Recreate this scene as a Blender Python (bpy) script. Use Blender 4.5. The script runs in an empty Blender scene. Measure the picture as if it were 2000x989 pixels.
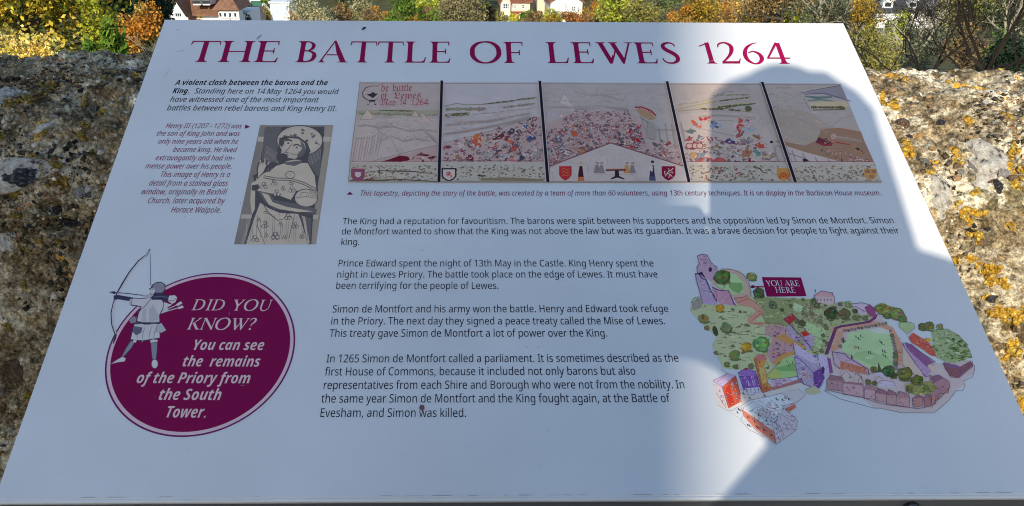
import bpy, bmesh, math, random
import numpy as np
from mathutils import Vector, Matrix
from mathutils.geometry import tessellate_polygon

scene = bpy.context.scene
COL = scene.collection
random.seed(7)
rng = np.random.default_rng(7)

# ------------------------------------------------------------------ camera
CAM_H = 1.30
RIGHT = Vector((0.99985361, -0.01558777, 0.00705494))
FWD = Vector((0.01710826, 0.91661758, -0.39939894)).normalized()
UP = RIGHT.cross(FWD).normalized()
RIGHT = FWD.cross(UP).normalized()
cam_data = bpy.data.cameras.new('camera')
cam_data.sensor_width = 36.0
cam_data.lens = 1535 / 2000 * 36
cam_data.shift_x = 0.038
cam_data.clip_start = 0.01
cam_data.clip_end = 12000
cam = bpy.data.objects.new('camera', cam_data)
m = Matrix((RIGHT, UP, -FWD)).transposed().to_4x4()
m.translation = (0, 0, CAM_H)
cam.matrix_world = m
COL.objects.link(cam)
scene.camera = cam

# ------------------------------------------------------------------ daylight
SUN_AZ, SUN_EL = math.radians(12.8), math.radians(22.4)     # azimuth from -Y towards -X
SUN = Vector((-math.sin(SUN_AZ) * math.cos(SUN_EL), -math.cos(SUN_AZ) * math.cos(SUN_EL), math.sin(SUN_EL)))
world = bpy.data.worlds.new('World')
scene.world = world
world.use_nodes = True
wn = world.node_tree.nodes
wn.clear()
sky = wn.new('ShaderNodeTexSky')
sky.sky_type = 'NISHITA'
sky.sun_disc = False
sky.sun_elevation = SUN_EL
sky.sun_rotation = math.radians(180 + 12.8)
sky.altitude = 60
sky.air_density = 1.0
sky.dust_density = 0.6
sky.ozone_density = 1.7
bg = wn.new('ShaderNodeBackground')
bg.inputs['Strength'].default_value = 0.15
wo = wn.new('ShaderNodeOutputWorld')
world.node_tree.links.new(sky.outputs[0], bg.inputs[0])
world.node_tree.links.new(bg.outputs[0], wo.inputs[0])
sd = bpy.data.lights.new('sun', 'SUN')
sd.energy = 3.5
sd.angle = math.radians(0.53)
sd.color = (1.0, 0.91, 0.76)
so = bpy.data.objects.new('sun', sd)
so.rotation_euler = SUN.to_track_quat('Z', 'Y').to_euler()
so.location = (-3, -12, 9)
COL.objects.link(so)
scene.render.engine = 'CYCLES'
scene.cycles.denoising_prefilter = 'NONE'
scene.cycles.filter_width = 1.05
scene.view_settings.view_transform = 'Standard'
scene.view_settings.look = 'None'
scene.view_settings.gamma = 1
scene.view_settings.exposure = 0.47

# ------------------------------------------------------------------ helpers
def s2l(v):
    v = v / 255.0
    return v / 12.92 if v <= 0.04045 else ((v + 0.055) / 1.055) ** 2.4

def tag(o, label=None, cat=None, group=None, kind=None):
    if label: o['label'] = label
    if cat: o['category'] = cat
    if group: o['group'] = group
    if kind: o['kind'] = kind
    return o

def empty(name, loc, rz=0.0):
    o = bpy.data.objects.new(name, None)
    o.location = loc
    o.rotation_euler = (0, 0, rz)
    o.empty_display_size = 0.1
    COL.objects.link(o)
    return o

def link(name, me, parent=None, loc=None):
    o = bpy.data.objects.new(name, me)
    if parent: o.parent = parent
    if loc is not None: o.location = loc
    COL.objects.link(o)
    return o

def mesh(name, v, f, mat=None, smooth=False):
    me = bpy.data.meshes.new(name)
    if isinstance(v, np.ndarray) and isinstance(f, np.ndarray):
        me.vertices.add(len(v)); me.vertices.foreach_set('co', v.astype(np.float32).ravel())
        n, k = f.shape
        me.loops.add(n * k); me.loops.foreach_set('vertex_index', f.astype(np.int32).ravel())
        me.polygons.add(n); me.polygons.foreach_set('loop_start', np.arange(0, n * k, k, dtype=np.int32))
        me.update(calc_edges=True)
    else:
        me.from_pydata([tuple(p) for p in v], [], [tuple(q) for q in f])
        me.update()
    for mm in (mat if isinstance(mat, (list, tuple)) else [mat]):
        if mm: me.materials.append(mm)
    if smooth:
        me.polygons.foreach_set('use_smooth', [True] * len(me.polygons))
    return me

class MB:
    """collects solid shapes for ONE mesh object"""
    def __init__(s): s.v = []; s.f = []; s.mi = []
    def add(s, v, f, mi=0):
        b = len(s.v); s.v += [tuple(p) for p in v]
        s.f += [tuple(i + b for i in q) for q in f]; s.mi += [mi] * len(f)
    def box(s, x0, x1, y0, y1, z0, z1, mi=0):
        v = [(x, y, z) for x in (x0, x1) for y in (y0, y1) for z in (z0, z1)]
        s.add(v, [(0,1,3,2),(4,6,7,5),(0,4,5,1),(2,3,7,6),(0,2,6,4),(1,5,7,3)], mi)
    def tube(s, a, b, r0, r1, n=6, mi=0):
        a = Vector(a); b = Vector(b); d = (b - a)
        if d.length < 1e-6: return
        d.normalize()
        u = d.orthogonal().normalized(); w = d.cross(u)
        v = []
        for p, r in ((a, r0), (b, r1)):
            for i in range(n):
                t = 2 * math.pi * i / n
                v.append(p + (u * math.cos(t) + w * math.sin(t)) * r)
        f = [(i, (i + 1) % n, n + (i + 1) % n, n + i) for i in range(n)]
        f += [tuple(range(n - 1, -1, -1)), tuple(range(n, 2 * n))]
        s.add(v, f, mi)
    def prism(s, pts, off, mi=0):
        """pts: list of 3D points of a face, off: extrusion vector"""
        n = len(pts); off = Vector(off)
        v = [Vector(p) for p in pts] + [Vector(p) + off for p in pts]
        s.add(v, [tuple(range(n - 1, -1, -1)), tuple(range(n, 2 * n))] + [(i, (i + 1) % n, n + (i + 1) % n, n + i) for i in range(n)], mi)
    def build(s, name, mat, parent=None, loc=None, smooth=False):
        me = mesh(name, s.v, s.f, mat, smooth)
        if any(s.mi): me.polygons.foreach_set('material_index', s.mi)
        return link(name, me, parent, loc)

# ------------------------------------------------------------------ materials
def mat(name, col=(.5,.5,.5), rough=.6, spec=.5, metal=0.0, noise=None, bump=None, rnd=0.0):
    """principled; noise=(scale, amount, detail): brightness mottling; bump=(scale, strength, dist); rnd: per-object variation"""
    M = bpy.data.materials.new(name); M.use_nodes = True
    nt = M.node_tree; N = nt.nodes; L = nt.links
    p = N['Principled BSDF']
    p.inputs['Roughness'].default_value = rough
    p.inputs['Metallic'].default_value = metal
    p.inputs['Specular IOR Level'].default_value = spec
    rgb = N.new('ShaderNodeRGB'); rgb.outputs[0].default_value = (*col, 1)
    out = rgb.outputs[0]
    tc = N.new('ShaderNodeTexCoord')
    def mul(o, fac_socket, lo, hi):
        mr = N.new('ShaderNodeMapRange'); mr.inputs['To Min'].default_value = lo; mr.inputs['To Max'].default_value = hi
        mr.inputs['From Min'].default_value = 0.0 if fac_socket.node.type == 'OBJECT_INFO' else .3
        mr.inputs['From Max'].default_value = 1.0 if fac_socket.node.type == 'OBJECT_INFO' else .7
        L.new(fac_socket, mr.inputs['Value'])
        vm = N.new('ShaderNodeVectorMath'); vm.operation = 'SCALE'
        L.new(o, vm.inputs[0]); L.new(mr.outputs[0], vm.inputs['Scale'])
        return vm.outputs[0]
    if noise:
        nz = N.new('ShaderNodeTexNoise'); nz.inputs['Scale'].default_value = noise[0]
        nz.inputs['Detail'].default_value = noise[2] if len(noise) > 2 else 6
        nz.inputs['Roughness'].default_value = .65
        L.new(tc.outputs['Object'], nz.inputs['Vector'])
        out = mul(out, nz.outputs[0], 1 - noise[1], 1 + noise[1])
    if rnd:
        oi = N.new('ShaderNodeObjectInfo')
        out = mul(out, oi.outputs['Random'], 1 - rnd, 1 + rnd)
    L.new(out, p.inputs['Base Color'])
    if bump:
        nb = N.new('ShaderNodeTexNoise'); nb.inputs['Scale'].default_value = bump[0]; nb.inputs['Detail'].default_value = 8
        L.new(tc.outputs['Object'], nb.inputs['Vector'])
        bp = N.new('ShaderNodeBump'); bp.inputs['Strength'].default_value = bump[1]; bp.inputs['Distance'].default_value = bump[2]
        L.new(nb.outputs[0], bp.inputs['Height']); L.new(bp.outputs[0], p.inputs['Normal'])
    return M

def attr_mat(name, rough=.5, spec=.4, noise=None, trans=0.0):
    M = bpy.data.materials.new(name); M.use_nodes = True
    nt = M.node_tree; N = nt.nodes; L = nt.links
    p = N['Principled BSDF']; p.inputs['Roughness'].default_value = rough
    p.inputs['Specular IOR Level'].default_value = spec
    a = N.new('ShaderNodeAttribute'); a.attribute_name = 'Col'
    out = a.outputs['Color']
    if noise:
        tc = N.new('ShaderNodeTexCoord')
        nz = N.new('ShaderNodeTexNoise'); nz.inputs['Scale'].default_value = noise[0]; nz.inputs['Detail'].default_value = 5
        L.new(tc.outputs['Object'], nz.inputs['Vector'])
        mr = N.new('ShaderNodeMapRange'); mr.inputs['From Min'].default_value = .3; mr.inputs['From Max'].default_value = .7
        mr.inputs['To Min'].default_value = 1 - noise[1]; mr.inputs['To Max'].default_value = 1 + noise[1]
        L.new(nz.outputs[0], mr.inputs['Value'])
        vm = N.new('ShaderNodeVectorMath'); vm.operation = 'SCALE'
        L.new(out, vm.inputs[0]); L.new(mr.outputs[0], vm.inputs['Scale']); out = vm.outputs[0]
    L.new(out, p.inputs['Base Color'])
    if trans:
        tr = N.new('ShaderNodeBsdfTranslucent'); L.new(out, tr.inputs['Color'])
        mx = N.new('ShaderNodeMixShader'); mx.inputs[0].default_value = trans
        L.new(p.outputs[0], mx.inputs[1]); L.new(tr.outputs[0], mx.inputs[2])
        L.new(mx.outputs[0], N['Material Output'].inputs['Surface'])
    return M

def set_cols(me, cols):
    """cols: per-face rgb"""
    a = me.color_attributes.new('Col', 'FLOAT_COLOR', 'CORNER')
    tot = np.zeros(len(me.polygons), dtype=np.int32); me.polygons.foreach_get('loop_total', tot)
    c = np.asarray(cols, dtype=np.float32)
    c = np.concatenate([c, np.ones((len(c), 1), np.float32)], 1)
    a.data.foreach_set('color', np.repeat(c, tot, axis=0).ravel())

# ------------------------------------------------------------------ panel frame of reference (a 841 x 594 mm board tilted 30 degrees)
PW, PH = 0.841, 0.5946
TLC = Vector((-0.36244662, 1.00617411, CAM_H - 0.12574122))
E1 = Vector((1, 0, 0)); E2 = Vector((0, math.cos(math.radians(30)), math.sin(math.radians(30)))); EN = E1.cross(E2)
def _homog(src, dst):
    A = []
    for (x, y), (u, v) in zip(src, dst):
        A.append([x, y, 1, 0, 0, 0, -u*x, -u*y, -u]); A.append([0, 0, 0, x, y, 1, -v*x, -v*y, -v])
    return np.linalg.svd(np.array(A))[2][-1].reshape(3, 3)
HI = np.linalg.inv(_homog([(0,0),(PW,0),(PW,-PH),(0,-PH)], [(322,39),(1647,46),(2069,963.5),(-9.6,974)]))
def brd(x, y):
    """design coordinates of the printed sheet (metres right of / above the top left corner)"""
    p = HI @ np.array([x, y, 1.0]); return p[0] / p[2], p[1] / p[2]
def b2w(u, v, h=0.0):
    return TLC + E1 * u + E2 * v + EN * h
GLYPHS = """
r( 50 31,-27 20,-11 13,7 8,26 7,46 8,66 13,86 20,104 31,120 45,120 35,103 28,85 23,66 22,46 23,27 28,8 35,-10 45,-27
r) 50 5,-27 15,-10 23,8 27,27 29,46 27,66 23,85 15,103 5,120 19,120 30,104 38,86 42,66 44,46 42,26 38,7 30,-11 19,-27
r, 45 7,-22 12,-1 15,19 31,19 32,18 26,-2 18,-22
r- 54 7,38 7,52 47,52 47,38
r. 45 22,-2 15,0 12,9 15,18 22,20 30,18 33,9 30,0
r0 96 48,-2 30,2 18,15 11,34 8,60 9,78 12,93 17,106 25,114 35,120 48,122 65,118 78,106 85,86 88,60 87,42 84,27 79,15 71,6 61,0;48,11 59,14 67,23 71,38 73,60 71,82 67,97 59,106 48,109 36,106 29,97 24,82 23,60 24,39 29,23 36,14
r1 96 45,0 45,84 45,95 46,104 41,100 35,95 23,85 15,95 47,120 60,120 60,0
r2 96 8,0 8,12 39,44 55,60 64,74 67,89 66,98 61,104 55,108 46,109 31,106 17,98 9,107 26,117 46,122 61,119 73,113 80,103 82,90 79,72 68,56 52,39 27,14 27,13 87,13 87,0
r3 96 40,-2 23,0 8,5 8,19 24,13 41,11 55,12 64,17 69,25 71,34 69,44 62,51 52,54 37,56 26,56 26,68 38,68 51,70 60,74 66,82 68,91 66,99 62,104 55,108 46,109 29,106 16,99 8,109 24,118 46,122 62,119 74,113 80,104 83,92 81,81 76,73 68,67 58,63 58,62 71,59 79,53 85,45 86,34 85,24 82,16 75,8 67,3 55,-1
r4 96 61,0 61,27 4,27 4,40 60,121 75,121 75,40 93,40 93,27 75,27 75,0;18,40 61,40 61,78 61,93 62,105 61,105 58,98 54,92
r5 96 42,-2 24,0 11,5 11,19 25,13 42,11 54,12 63,17 69,25 71,37 70,47 64,55 55,60 41,61 31,60 21,59 13,63 18,120 78,120 78,106 31,106 28,72 35,73 46,74 63,71 76,64 84,53 86,38 84,22 75,9 60,1
r6 96 50,-2 39,0 29,4 21,11 15,21 11,35 9,51 12,77 20,99 27,108 36,116 49,120 64,122 72,121 79,120 79,107 72,109 64,109 54,109 45,106 33,95 27,80 24,61 25,61 36,71 44,74 53,75 67,73 79,66 86,54 88,39 86,22 78,9 66,1;50,11 59,12 67,18 72,26 74,39 72,49 68,57 61,62 50,63 37,60 27,52 24,41 27,27 36,15 42,12
r7 96 23,0 72,106 7,106 7,120 88,120 88,108 39,0
r8 96 48,-2 31,0 19,7 11,17 8,31 12,45 21,55 33,63 18,75 14,83 12,93 13,102 17,109 30,118 48,122 62,120 74,114 81,105 84,93 81,80 72,71 61,63 74,55 84,45 88,31 85,18 77,7 64,1;49,69 63,78 68,84 69,92 68,100 63,105 56,109 48,110 39,109 32,105 28,100 27,92 29,82 37,75;48,10 59,12 67,16 72,23 73,31 71,39 66,45 48,56 45,57 28,46 24,39 23,30 24,22 29,16 37,12
r9 96 32,-2 24,-1 17,0 17,13 32,10 43,11 51,14 63,25 70,40 72,59 71,59 61,49 53,46 43,45 29,47 18,54 11,66 8,81 10,93 13,103 19,111 27,117 36,120 47,122 58,120 67,116 76,109 82,98 86,85 87,69 85,43 77,21 70,11 60,4 48,0;46,56 60,60 69,68 72,78 70,93 61,104 55,108 47,109 37,107 30,102 25,94 23,81 24,71 29,63 36,58
rB 109 16,0 16,120 51,120 70,118 85,113 93,104 96,90 95,80 90,73 83,67 73,64 73,63 87,58 97,49 100,34 97,20 89,9 76,2 58,0;31,69 54,69 67,70 75,74 79,80 80,88 79,97 73,103 64,106 51,107 31,107;31,13 56,13 69,14 78,19 82,26 84,35 82,44 77,50 68,55 54,56 31,56
rC 106 65,-2 49,0 35,6 24,15 16,27 12,43 10,60 12,77 17,92 25,104 36,114 51,120 68,122 86,120 101,115 95,102 83,106 68,108 50,105 37,95 29,80 26,60 29,40 37,25 49,15 67,12 82,13 96,16 96,3 82,-1
rE 93 16,0 16,120 83,120 83,107 31,107 31,69 80,69 80,56 31,56 31,13 83,13 83,0
rH 124 16,0 16,120 31,120 31,69 93,69 93,120 108,120 108,0 93,0 93,56 31,56 31,0
rI 57 7,0 7,9 21,12 21,108 7,111 7,120 50,120 50,111 36,108 36,12 50,9 50,0
rK 104 16,0 16,120 31,120 31,61 42,72 52,84 84,120 102,120 55,68 104,0 86,0 44,57 31,47 31,0
rL 88 16,0 16,120 31,120 31,13 84,13 84,0
rM 152 16,0 16,120 39,120 76,22 114,120 136,120 136,0 121,0 121,74 121,91 122,105 82,0 69,0 30,105 29,105 30,91 30,73 30,0
rP 102 16,0 16,120 48,120 68,118 82,111 90,100 93,85 92,75 89,66 83,58 74,52 61,48 45,47 31,47 31,0;31,60 43,60 58,61 69,65 75,73 77,84 76,94 70,101 60,106 47,107 31,107
rS 92 41,-2 23,0 9,4 9,18 24,14 42,11 54,13 62,17 67,23 69,31 67,41 58,48 41,55 28,62 18,69 12,79 10,91 11,100 15,107 21,113 28,118 48,122 66,120 81,115 77,102 63,106 48,108 38,107 31,104 27,98 25,91 28,81 36,74 52,67 69,58 81,48 84,32 81,18 73,7 59,1
rT 93 39,0 39,107 2,107 2,120 92,120 92,107 54,107 54,0
ra 94 36,-2 25,0 16,5 10,13 8,25 10,37 18,46 32,51 51,54 66,54 66,60 65,69 61,75 55,78 48,80 34,77 22,73 18,84 32,89 48,92 63,90 73,84 79,75 81,61 81,0 70,0 67,13 66,13 54,2;39,10 50,12 58,17 64,25 66,36 66,44 53,43 39,42 29,38 25,32 23,25 24,18 28,14
rb 103 57,-2 47,-1 40,2 29,11 28,11 25,0 14,0 14,128 29,128 29,97 29,86 28,78 29,78 40,88 47,91 57,92 72,89 84,80 91,65 94,45 91,25 84,10 72,1;55,11 65,13 73,19 77,30 79,45 76,64 68,75 54,79 42,77 35,71 30,61 29,46 29,45 30,30 35,19 42,13
rc 81 50,-2 39,0 29,3 21,9 15,18 11,30 9,44 11,60 15,72 21,81 30,87 40,90 51,92 65,90 75,87 71,75 61,77 51,79 36,75 27,64 25,45 26,30 31,20 39,13 50,11 63,13 74,16 74,3 64,0
rd 103 46,-2 31,1 19,10 12,25 9,45 12,65 19,80 31,89 46,92 56,91 63,88 74,78 75,78 75,85 74,92 74,128 89,128 89,0 77,0 75,12 74,12 63,2 56,-1;49,11 61,13 69,18 73,28 74,42 74,45 73,59 69,70 61,77 48,79 38,77 30,70 26,59 25,44 26,30 30,19 38,13
re 95 53,-2 41,0 30,4 21,10 15,19 11,31 9,44 10,58 14,70 20,79 28,86 38,90 49,92 60,90 69,87 76,81 82,72 85,63 86,51 86,42 25,42 27,29 32,19 41,13 53,11 68,13 82,17 82,4 69,0;25,54 71,54 69,64 65,72 59,78 49,80 39,78 32,73 27,65
rf 58 18,0 18,79 3,79 3,85 18,90 18,96 20,111 26,121 35,127 48,128 57,128 65,125 61,114 55,116 48,116 41,115 37,111 34,105 33,96 33,90 56,90 56,79 33,79 33,0
rg 103 49,-40 31,-39 16,-35 16,-21 31,-26 50,-28 60,-26 68,-21 73,-13 74,-3 74,1 75,7 75,12 74,12 63,2 46,-2 31,1 19,11 12,25 9,45 12,64 19,79 31,89 46,92 62,88 74,78 75,78 77,90 89,90 89,-2 87,-18 79,-31 67,-38;49,10 60,12 68,18 73,27 75,41 75,45 73,61 68,71 60,77 48,79 38,77 31,70 26,59 25,45 26,30 31,19 38,13
rh 104 14,0 14,128 29,128 29,90 28,78 29,78 34,84 41,88 57,92 72,90 82,84 88,74 90,59 90,0 76,0 76,58 73,70 67,77 55,79 43,77 35,71 30,60 29,47 29,0
ri 43 22,105 16,107 13,114 16,121 22,124 28,121 30,114 28,107;14,0 14,90 29,90 29,0
rk 90 14,0 14,128 29,128 29,61 29,54 28,46 29,46 32,50 36,55 40,60 68,90 86,90 49,52 88,0 70,0 39,42 29,33 29,0
rl 43 14,0 14,128 29,128 29,0
rm 157 14,0 14,90 26,90 28,78 29,78 34,84 41,88 56,92 73,88 83,77 84,77 89,83 96,88 113,92 126,90 136,84 141,74 143,59 143,0 129,0 129,58 127,70 121,77 110,79 99,77 92,72 88,62 86,50 86,0 72,0 72,58 69,70 63,77 53,79 42,77 34,71 30,61 29,47 29,0
rn 104 14,0 14,90 26,90 28,78 29,78 34,84 41,88 58,92 72,90 82,84 88,74 90,59 90,0 76,0 76,58 73,70 67,77 55,79 43,77 35,71 30,61 29,47 29,0
ro 102 51,-2 39,0 29,4 21,10 15,20 11,31 9,45 12,65 20,80 34,89 51,92 63,90 73,86 81,80 87,70 91,59 93,45 90,25 81,11 68,1;51,11 63,13 71,20 76,31 77,45 76,59 71,70 63,77 51,79 39,77 31,70 26,59 25,45 26,31 31,20 39,13
rp 103 14,-40 14,90 26,90 28,78 29,78 40,88 47,91 57,92 72,89 84,80 91,66 94,45 91,25 84,10 72,1 57,-2 47,-1 40,2 29,11 28,11 29,4 29,-3 29,-40;55,11 62,12 68,15 76,27 79,45 77,59 73,70 65,77 54,79 43,77 35,72 31,62 29,48 29,45 30,30 35,20 42,13
rr 69 14,0 14,90 26,90 28,74 29,74 40,86 47,90 56,92 62,91 67,91 65,77 60,78 55,78 42,74 33,64 29,48 29,0
rs 80 37,-2 21,0 9,4 9,17 22,13 37,10 47,11 54,14 57,18 59,24 57,30 50,35 36,41 21,48 12,56 9,68 11,78 18,85 29,90 42,92 58,90 71,86 66,74 54,78 41,80 27,77 24,73 23,69 25,62 32,57 46,52 60,45 70,37 73,25 70,13 63,5 52,0
rt 61 42,-2 29,1 19,9 16,16 15,26 15,79 3,79 3,86 16,92 21,111 30,111 30,90 56,90 56,79 30,79 30,27 31,19 34,14 44,10 51,11 57,12 57,1 50,-1
ru 104 46,-2 32,0 21,6 15,16 13,31 13,90 28,90 28,32 30,20 37,13 48,11 61,13 69,19 73,29 75,43 75,90 89,90 89,0 77,0 75,12 69,6 62,2
rv 85 34,0 0,90 16,90 35,37 38,29 40,20 42,13 43,13 45,20 48,29 50,37 70,90 85,90 51,0
rw 132 27,0 2,90 17,90 30,42 33,28 35,15 36,15 38,22 40,31 42,39 58,90 74,90 90,39 93,27 96,15 99,27 102,42 115,90 130,90 105,0 88,0 72,51 69,64 66,75 65,75 63,64 59,51 43,0
rx 89 3,0 36,46 5,90 21,90 44,56 67,90 84,90 53,46 86,0 69,0 44,36 20,0
ry 86 14,-40 7,-40 2,-39 2,-27 6,-28 12,-28 19,-27 24,-24 32,-12 36,0 0,90 16,90 35,39 40,26 43,14 44,14 47,25 51,39 70,90 86,90 47,-12 41,-24 35,-33 26,-38
r– 101 16,0 16,120 85,120 85,0;25,9 76,9 76,111 25,111
iA 94 -10,0 56,120 71,120 86,0 71,0 67,37 26,37 7,0;34,51 65,51 63,76 61,90 61,104 60,104 54,90 47,75
iB 101 7,0 32,120 63,120 78,118 89,113 97,105 99,92 97,81 92,72 83,66 72,62 79,58 86,53 90,46 91,37 90,26 85,17 78,9 69,4 58,1 45,0;36,69 56,69 70,71 80,78 83,90 82,97 78,103 72,106 61,107 44,107;25,13 46,13 58,14 68,19 73,27 75,37 74,45 70,51 63,55 53,56 34,56
iC 99 55,-2 37,1 23,11 15,25 12,44 15,66 22,87 35,105 53,117 64,120 77,122 93,120 106,115 100,102 90,107 77,108 65,107 55,103 47,96 40,88 31,67 28,44 30,31 36,20 45,14 57,12 71,13 84,16 84,3 71,0
iH 114 7,0 32,120 47,120 37,69 89,69 100,120 115,120 89,0 75,0 86,56 34,56 22,0
iI 54 -3,0 -2,8 13,12 33,108 20,111 22,120 64,120 62,111 48,108 27,12 40,8 39,0
iJ 46 -13,-32 -26,-30 -26,-17 -20,-18 -14,-19 -7,-17 -1,-14 4,-8 7,2 32,120 47,120 22,0 17,-15 9,-25 -1,-30
iK 94 7,0 32,120 47,120 35,62 45,73 91,120 109,120 57,67 86,0 69,0 46,58 32,48 22,0
iM 141 7,0 32,120 53,120 65,22 119,120 142,120 117,0 102,0 117,71 121,91 125,105 67,0 55,0 42,105 41,105 40,96 39,84 36,72 21,0
iS 85 31,-2 16,0 3,4 3,18 15,14 31,11 45,14 55,21 58,27 59,34 58,40 55,45 39,56 28,64 20,74 18,87 19,97 23,106 29,113 37,118 57,122 74,120 87,115 81,102 71,106 57,108 48,107 40,103 35,96 34,88 35,79 41,73 51,67 63,58 72,49 75,35 72,19 63,8 49,1
iT 84 26,0 48,107 15,107 18,120 99,120 96,107 63,107 41,0
iW 144 23,0 18,120 33,120 35,47 35,33 34,18 35,18 41,33 48,49 80,120 96,120 99,50 100,33 100,18 105,32 111,47 142,120 158,120 104,0 89,0 85,77 85,89 84,101 80,90 74,77 38,0
ia 95 32,-2 23,0 15,6 10,16 8,29 11,53 20,73 34,87 43,90 52,92 60,90 67,87 75,76 76,76 81,90 92,90 73,0 61,0 64,17 63,17 50,4 41,0;37,11 49,15 60,27 68,45 69,54 70,61 69,68 65,74 60,78 54,79 42,75 32,64 25,48 23,29 24,21 27,15 31,12
ib 97 45,-2 37,-1 30,3 22,14 21,14 16,0 5,0 32,128 47,128 40,97 38,86 35,77 34,73 35,73 48,86 55,90 64,92 74,90 82,84 87,74 89,61 86,37 77,17 63,3 55,0;44,11 56,15 66,26 72,43 74,61 70,75 60,79 48,75 38,64 30,48 27,29 28,21 31,16 36,12
ic 76 41,-2 28,0 17,7 10,17 8,32 11,55 21,74 36,87 45,90 55,92 67,90 77,87 73,75 65,78 55,79 46,78 38,73 32,65 27,56 23,32 24,23 28,16 35,12 43,11 54,12 65,16 65,4 54,0
id 97 32,-2 23,0 15,6 10,16 8,29 11,53 20,73 34,86 42,90 52,92 60,90 67,87 75,76 76,76 77,87 79,98 86,128 100,128 73,0 61,0 63,17 62,17 49,4 41,0;37,11 49,15 59,26 67,42 70,61 69,68 66,74 61,78 53,79 41,75 32,63 25,47 23,29 27,15
ie 84 41,-2 27,1 17,7 10,18 8,32 11,53 20,73 34,86 43,90 53,92 64,90 72,86 77,79 79,71 77,62 73,55 66,48 56,43 43,40 26,39 23,39 23,36 23,33 24,24 28,17 34,12 43,11 55,12 68,17 68,5 55,0;26,51 27,51 45,53 59,59 63,63 64,70 61,77 52,79 44,78 37,72 30,63
if 53 -8,-40 -14,-40 -19,-39 -19,-26 -14,-27 -9,-28 -4,-27 0,-23 5,-9 24,79 8,79 9,85 26,90 28,99 35,117 44,126 59,128 67,128 74,125 71,114 65,116 59,116 49,113 43,99 41,90 60,90 58,79 39,79 20,-11 16,-23 10,-32 3,-38
ig 97 31,-40 16,-39 4,-35 4,-21 16,-26 31,-28 40,-27 48,-23 54,-16 57,-6 59,0 61,9 63,17 62,17 49,4 41,0 33,-2 23,0 15,6 10,16 8,29 11,53 20,73 34,87 42,90 52,92 60,90 67,87 75,76 76,76 81,90 93,90 72,-5 66,-21 58,-32 46,-38;37,11 49,15 59,26 67,42 70,61 66,74 61,78 53,79 41,75 32,63 25,47 23,29 27,15
ih 97 5,0 32,128 47,128 39,95 37,84 34,73 35,73 42,82 52,89 65,92 74,90 82,86 86,79 88,69 87,62 86,55 74,0 59,0 71,56 73,67 70,76 61,79 49,75 37,62 28,39 19,0
ii 43 36,105 30,107 28,113 30,120 38,124 43,122 45,116 42,108;5,0 24,90 39,90 19,0
ik 83 5,0 32,128 47,128 36,77 31,56 28,47 71,90 88,90 50,51 74,0 57,0 38,42 26,33 19,0
il 43 5,0 32,128 47,128 19,0
im 147 5,0 24,90 36,90 34,73 35,73 42,82 52,89 64,92 72,90 78,86 82,80 84,72 85,72 93,81 103,89 116,92 125,90 132,86 136,79 138,70 137,62 136,55 124,0 109,0 121,56 122,63 123,68 120,76 111,79 100,75 88,63 80,41 72,0 57,0 69,56 70,67 68,76 59,79 48,75 36,62 28,39 19,0
in 97 4,-1 23,90 36,90 35,74 42,82 52,89 65,92 75,91 82,86 87,79 88,70 88,62 86,55 75,-1 59,-1 71,57 72,63 73,68 70,76 61,79 49,75 37,62 28,39 20,-1
io 95 42,-1 28,1 17,8 10,19 8,33 11,54 19,73 33,86 43,90 53,91 67,89 78,82 84,71 87,56 84,36 75,17 61,4 52,0;42,11 50,12 57,17 63,23 68,33 71,44 72,58 70,68 64,76 53,79 45,77 37,73 31,65 27,56 23,33 24,24 28,17 34,12
ip 97 -4,-40 24,90 36,90 34,73 35,73 48,86 56,90 65,92 75,90 82,84 87,74 89,61 86,37 77,17 63,3 55,0 45,-2 37,-1 31,3 22,14 21,14 20,6 19,-2 11,-40;44,11 56,15 66,26 72,43 74,61 70,75 60,79 48,75 38,64 30,48 27,29 28,21 31,16 36,12
iq 97 50,-40 58,-2 60,5 62,13 63,17 62,17 49,4 41,0 33,-2 23,0 15,6 10,16 8,29 11,53 20,73 34,87 43,90 52,92 60,90 67,87 75,76 76,76 81,90 92,90 65,-40;37,11 49,15 59,26 67,42 70,61 66,74 61,78 53,79 41,75 32,63 25,47 23,29 27,15
ir 67 5,0 24,90 36,90 34,73 35,73 42,82 51,89 62,92 67,91 72,90 69,77 60,78 52,77 45,73 34,59 28,41 19,0
is 73 26,-2 12,0 1,4 1,18 12,13 26,10 34,11 41,14 45,19 46,25 43,33 31,41 16,52 13,58 11,66 13,76 20,85 29,90 42,92 57,90 69,85 64,74 55,77 42,79 30,76 27,72 26,67 29,59 41,51 55,41 60,34 61,26 59,14 51,5 40,0
it 56 31,-2 23,-1 16,3 11,9 10,18 10,24 11,30 21,79 7,79 9,85 24,92 34,110 43,110 38,90 61,90 59,79 36,79 26,30 25,25 24,20 26,13 33,10 39,11 45,13 45,1 39,-1
iu 97 32,-2 23,0 15,4 11,11 9,21 10,28 11,35 23,90 38,90 26,33 24,22 27,14 36,11 48,15 61,28 66,38 70,51 78,90 92,90 73,0 61,0 63,17 62,17 55,8 45,1
iv 78 18,0 8,90 23,90 28,40 29,30 29,19 30,11 35,21 40,32 44,40 71,90 86,90 38,0
iw 121 13,0 10,90 24,90 25,42 25,25 25,13 29,21 32,31 36,39 60,90 76,90 79,42 79,27 79,13 80,13 85,28 93,46 112,90 128,90 86,0 68,0 66,49 65,62 66,76 65,76 61,64 54,50 31,0
ix 81 -6,0 33,46 13,90 28,90 42,57 69,90 86,90 48,46 69,0 54,0 39,35 11,0
iy 78 -4,-40 -11,-40 -16,-39 -16,-27 -11,-28 -5,-28 1,-27 7,-24 16,-12 22,-1 8,90 23,90 29,46 30,34 31,21 31,12 35,20 40,31 44,41 71,90 86,90 29,-15 15,-34 7,-39
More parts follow.
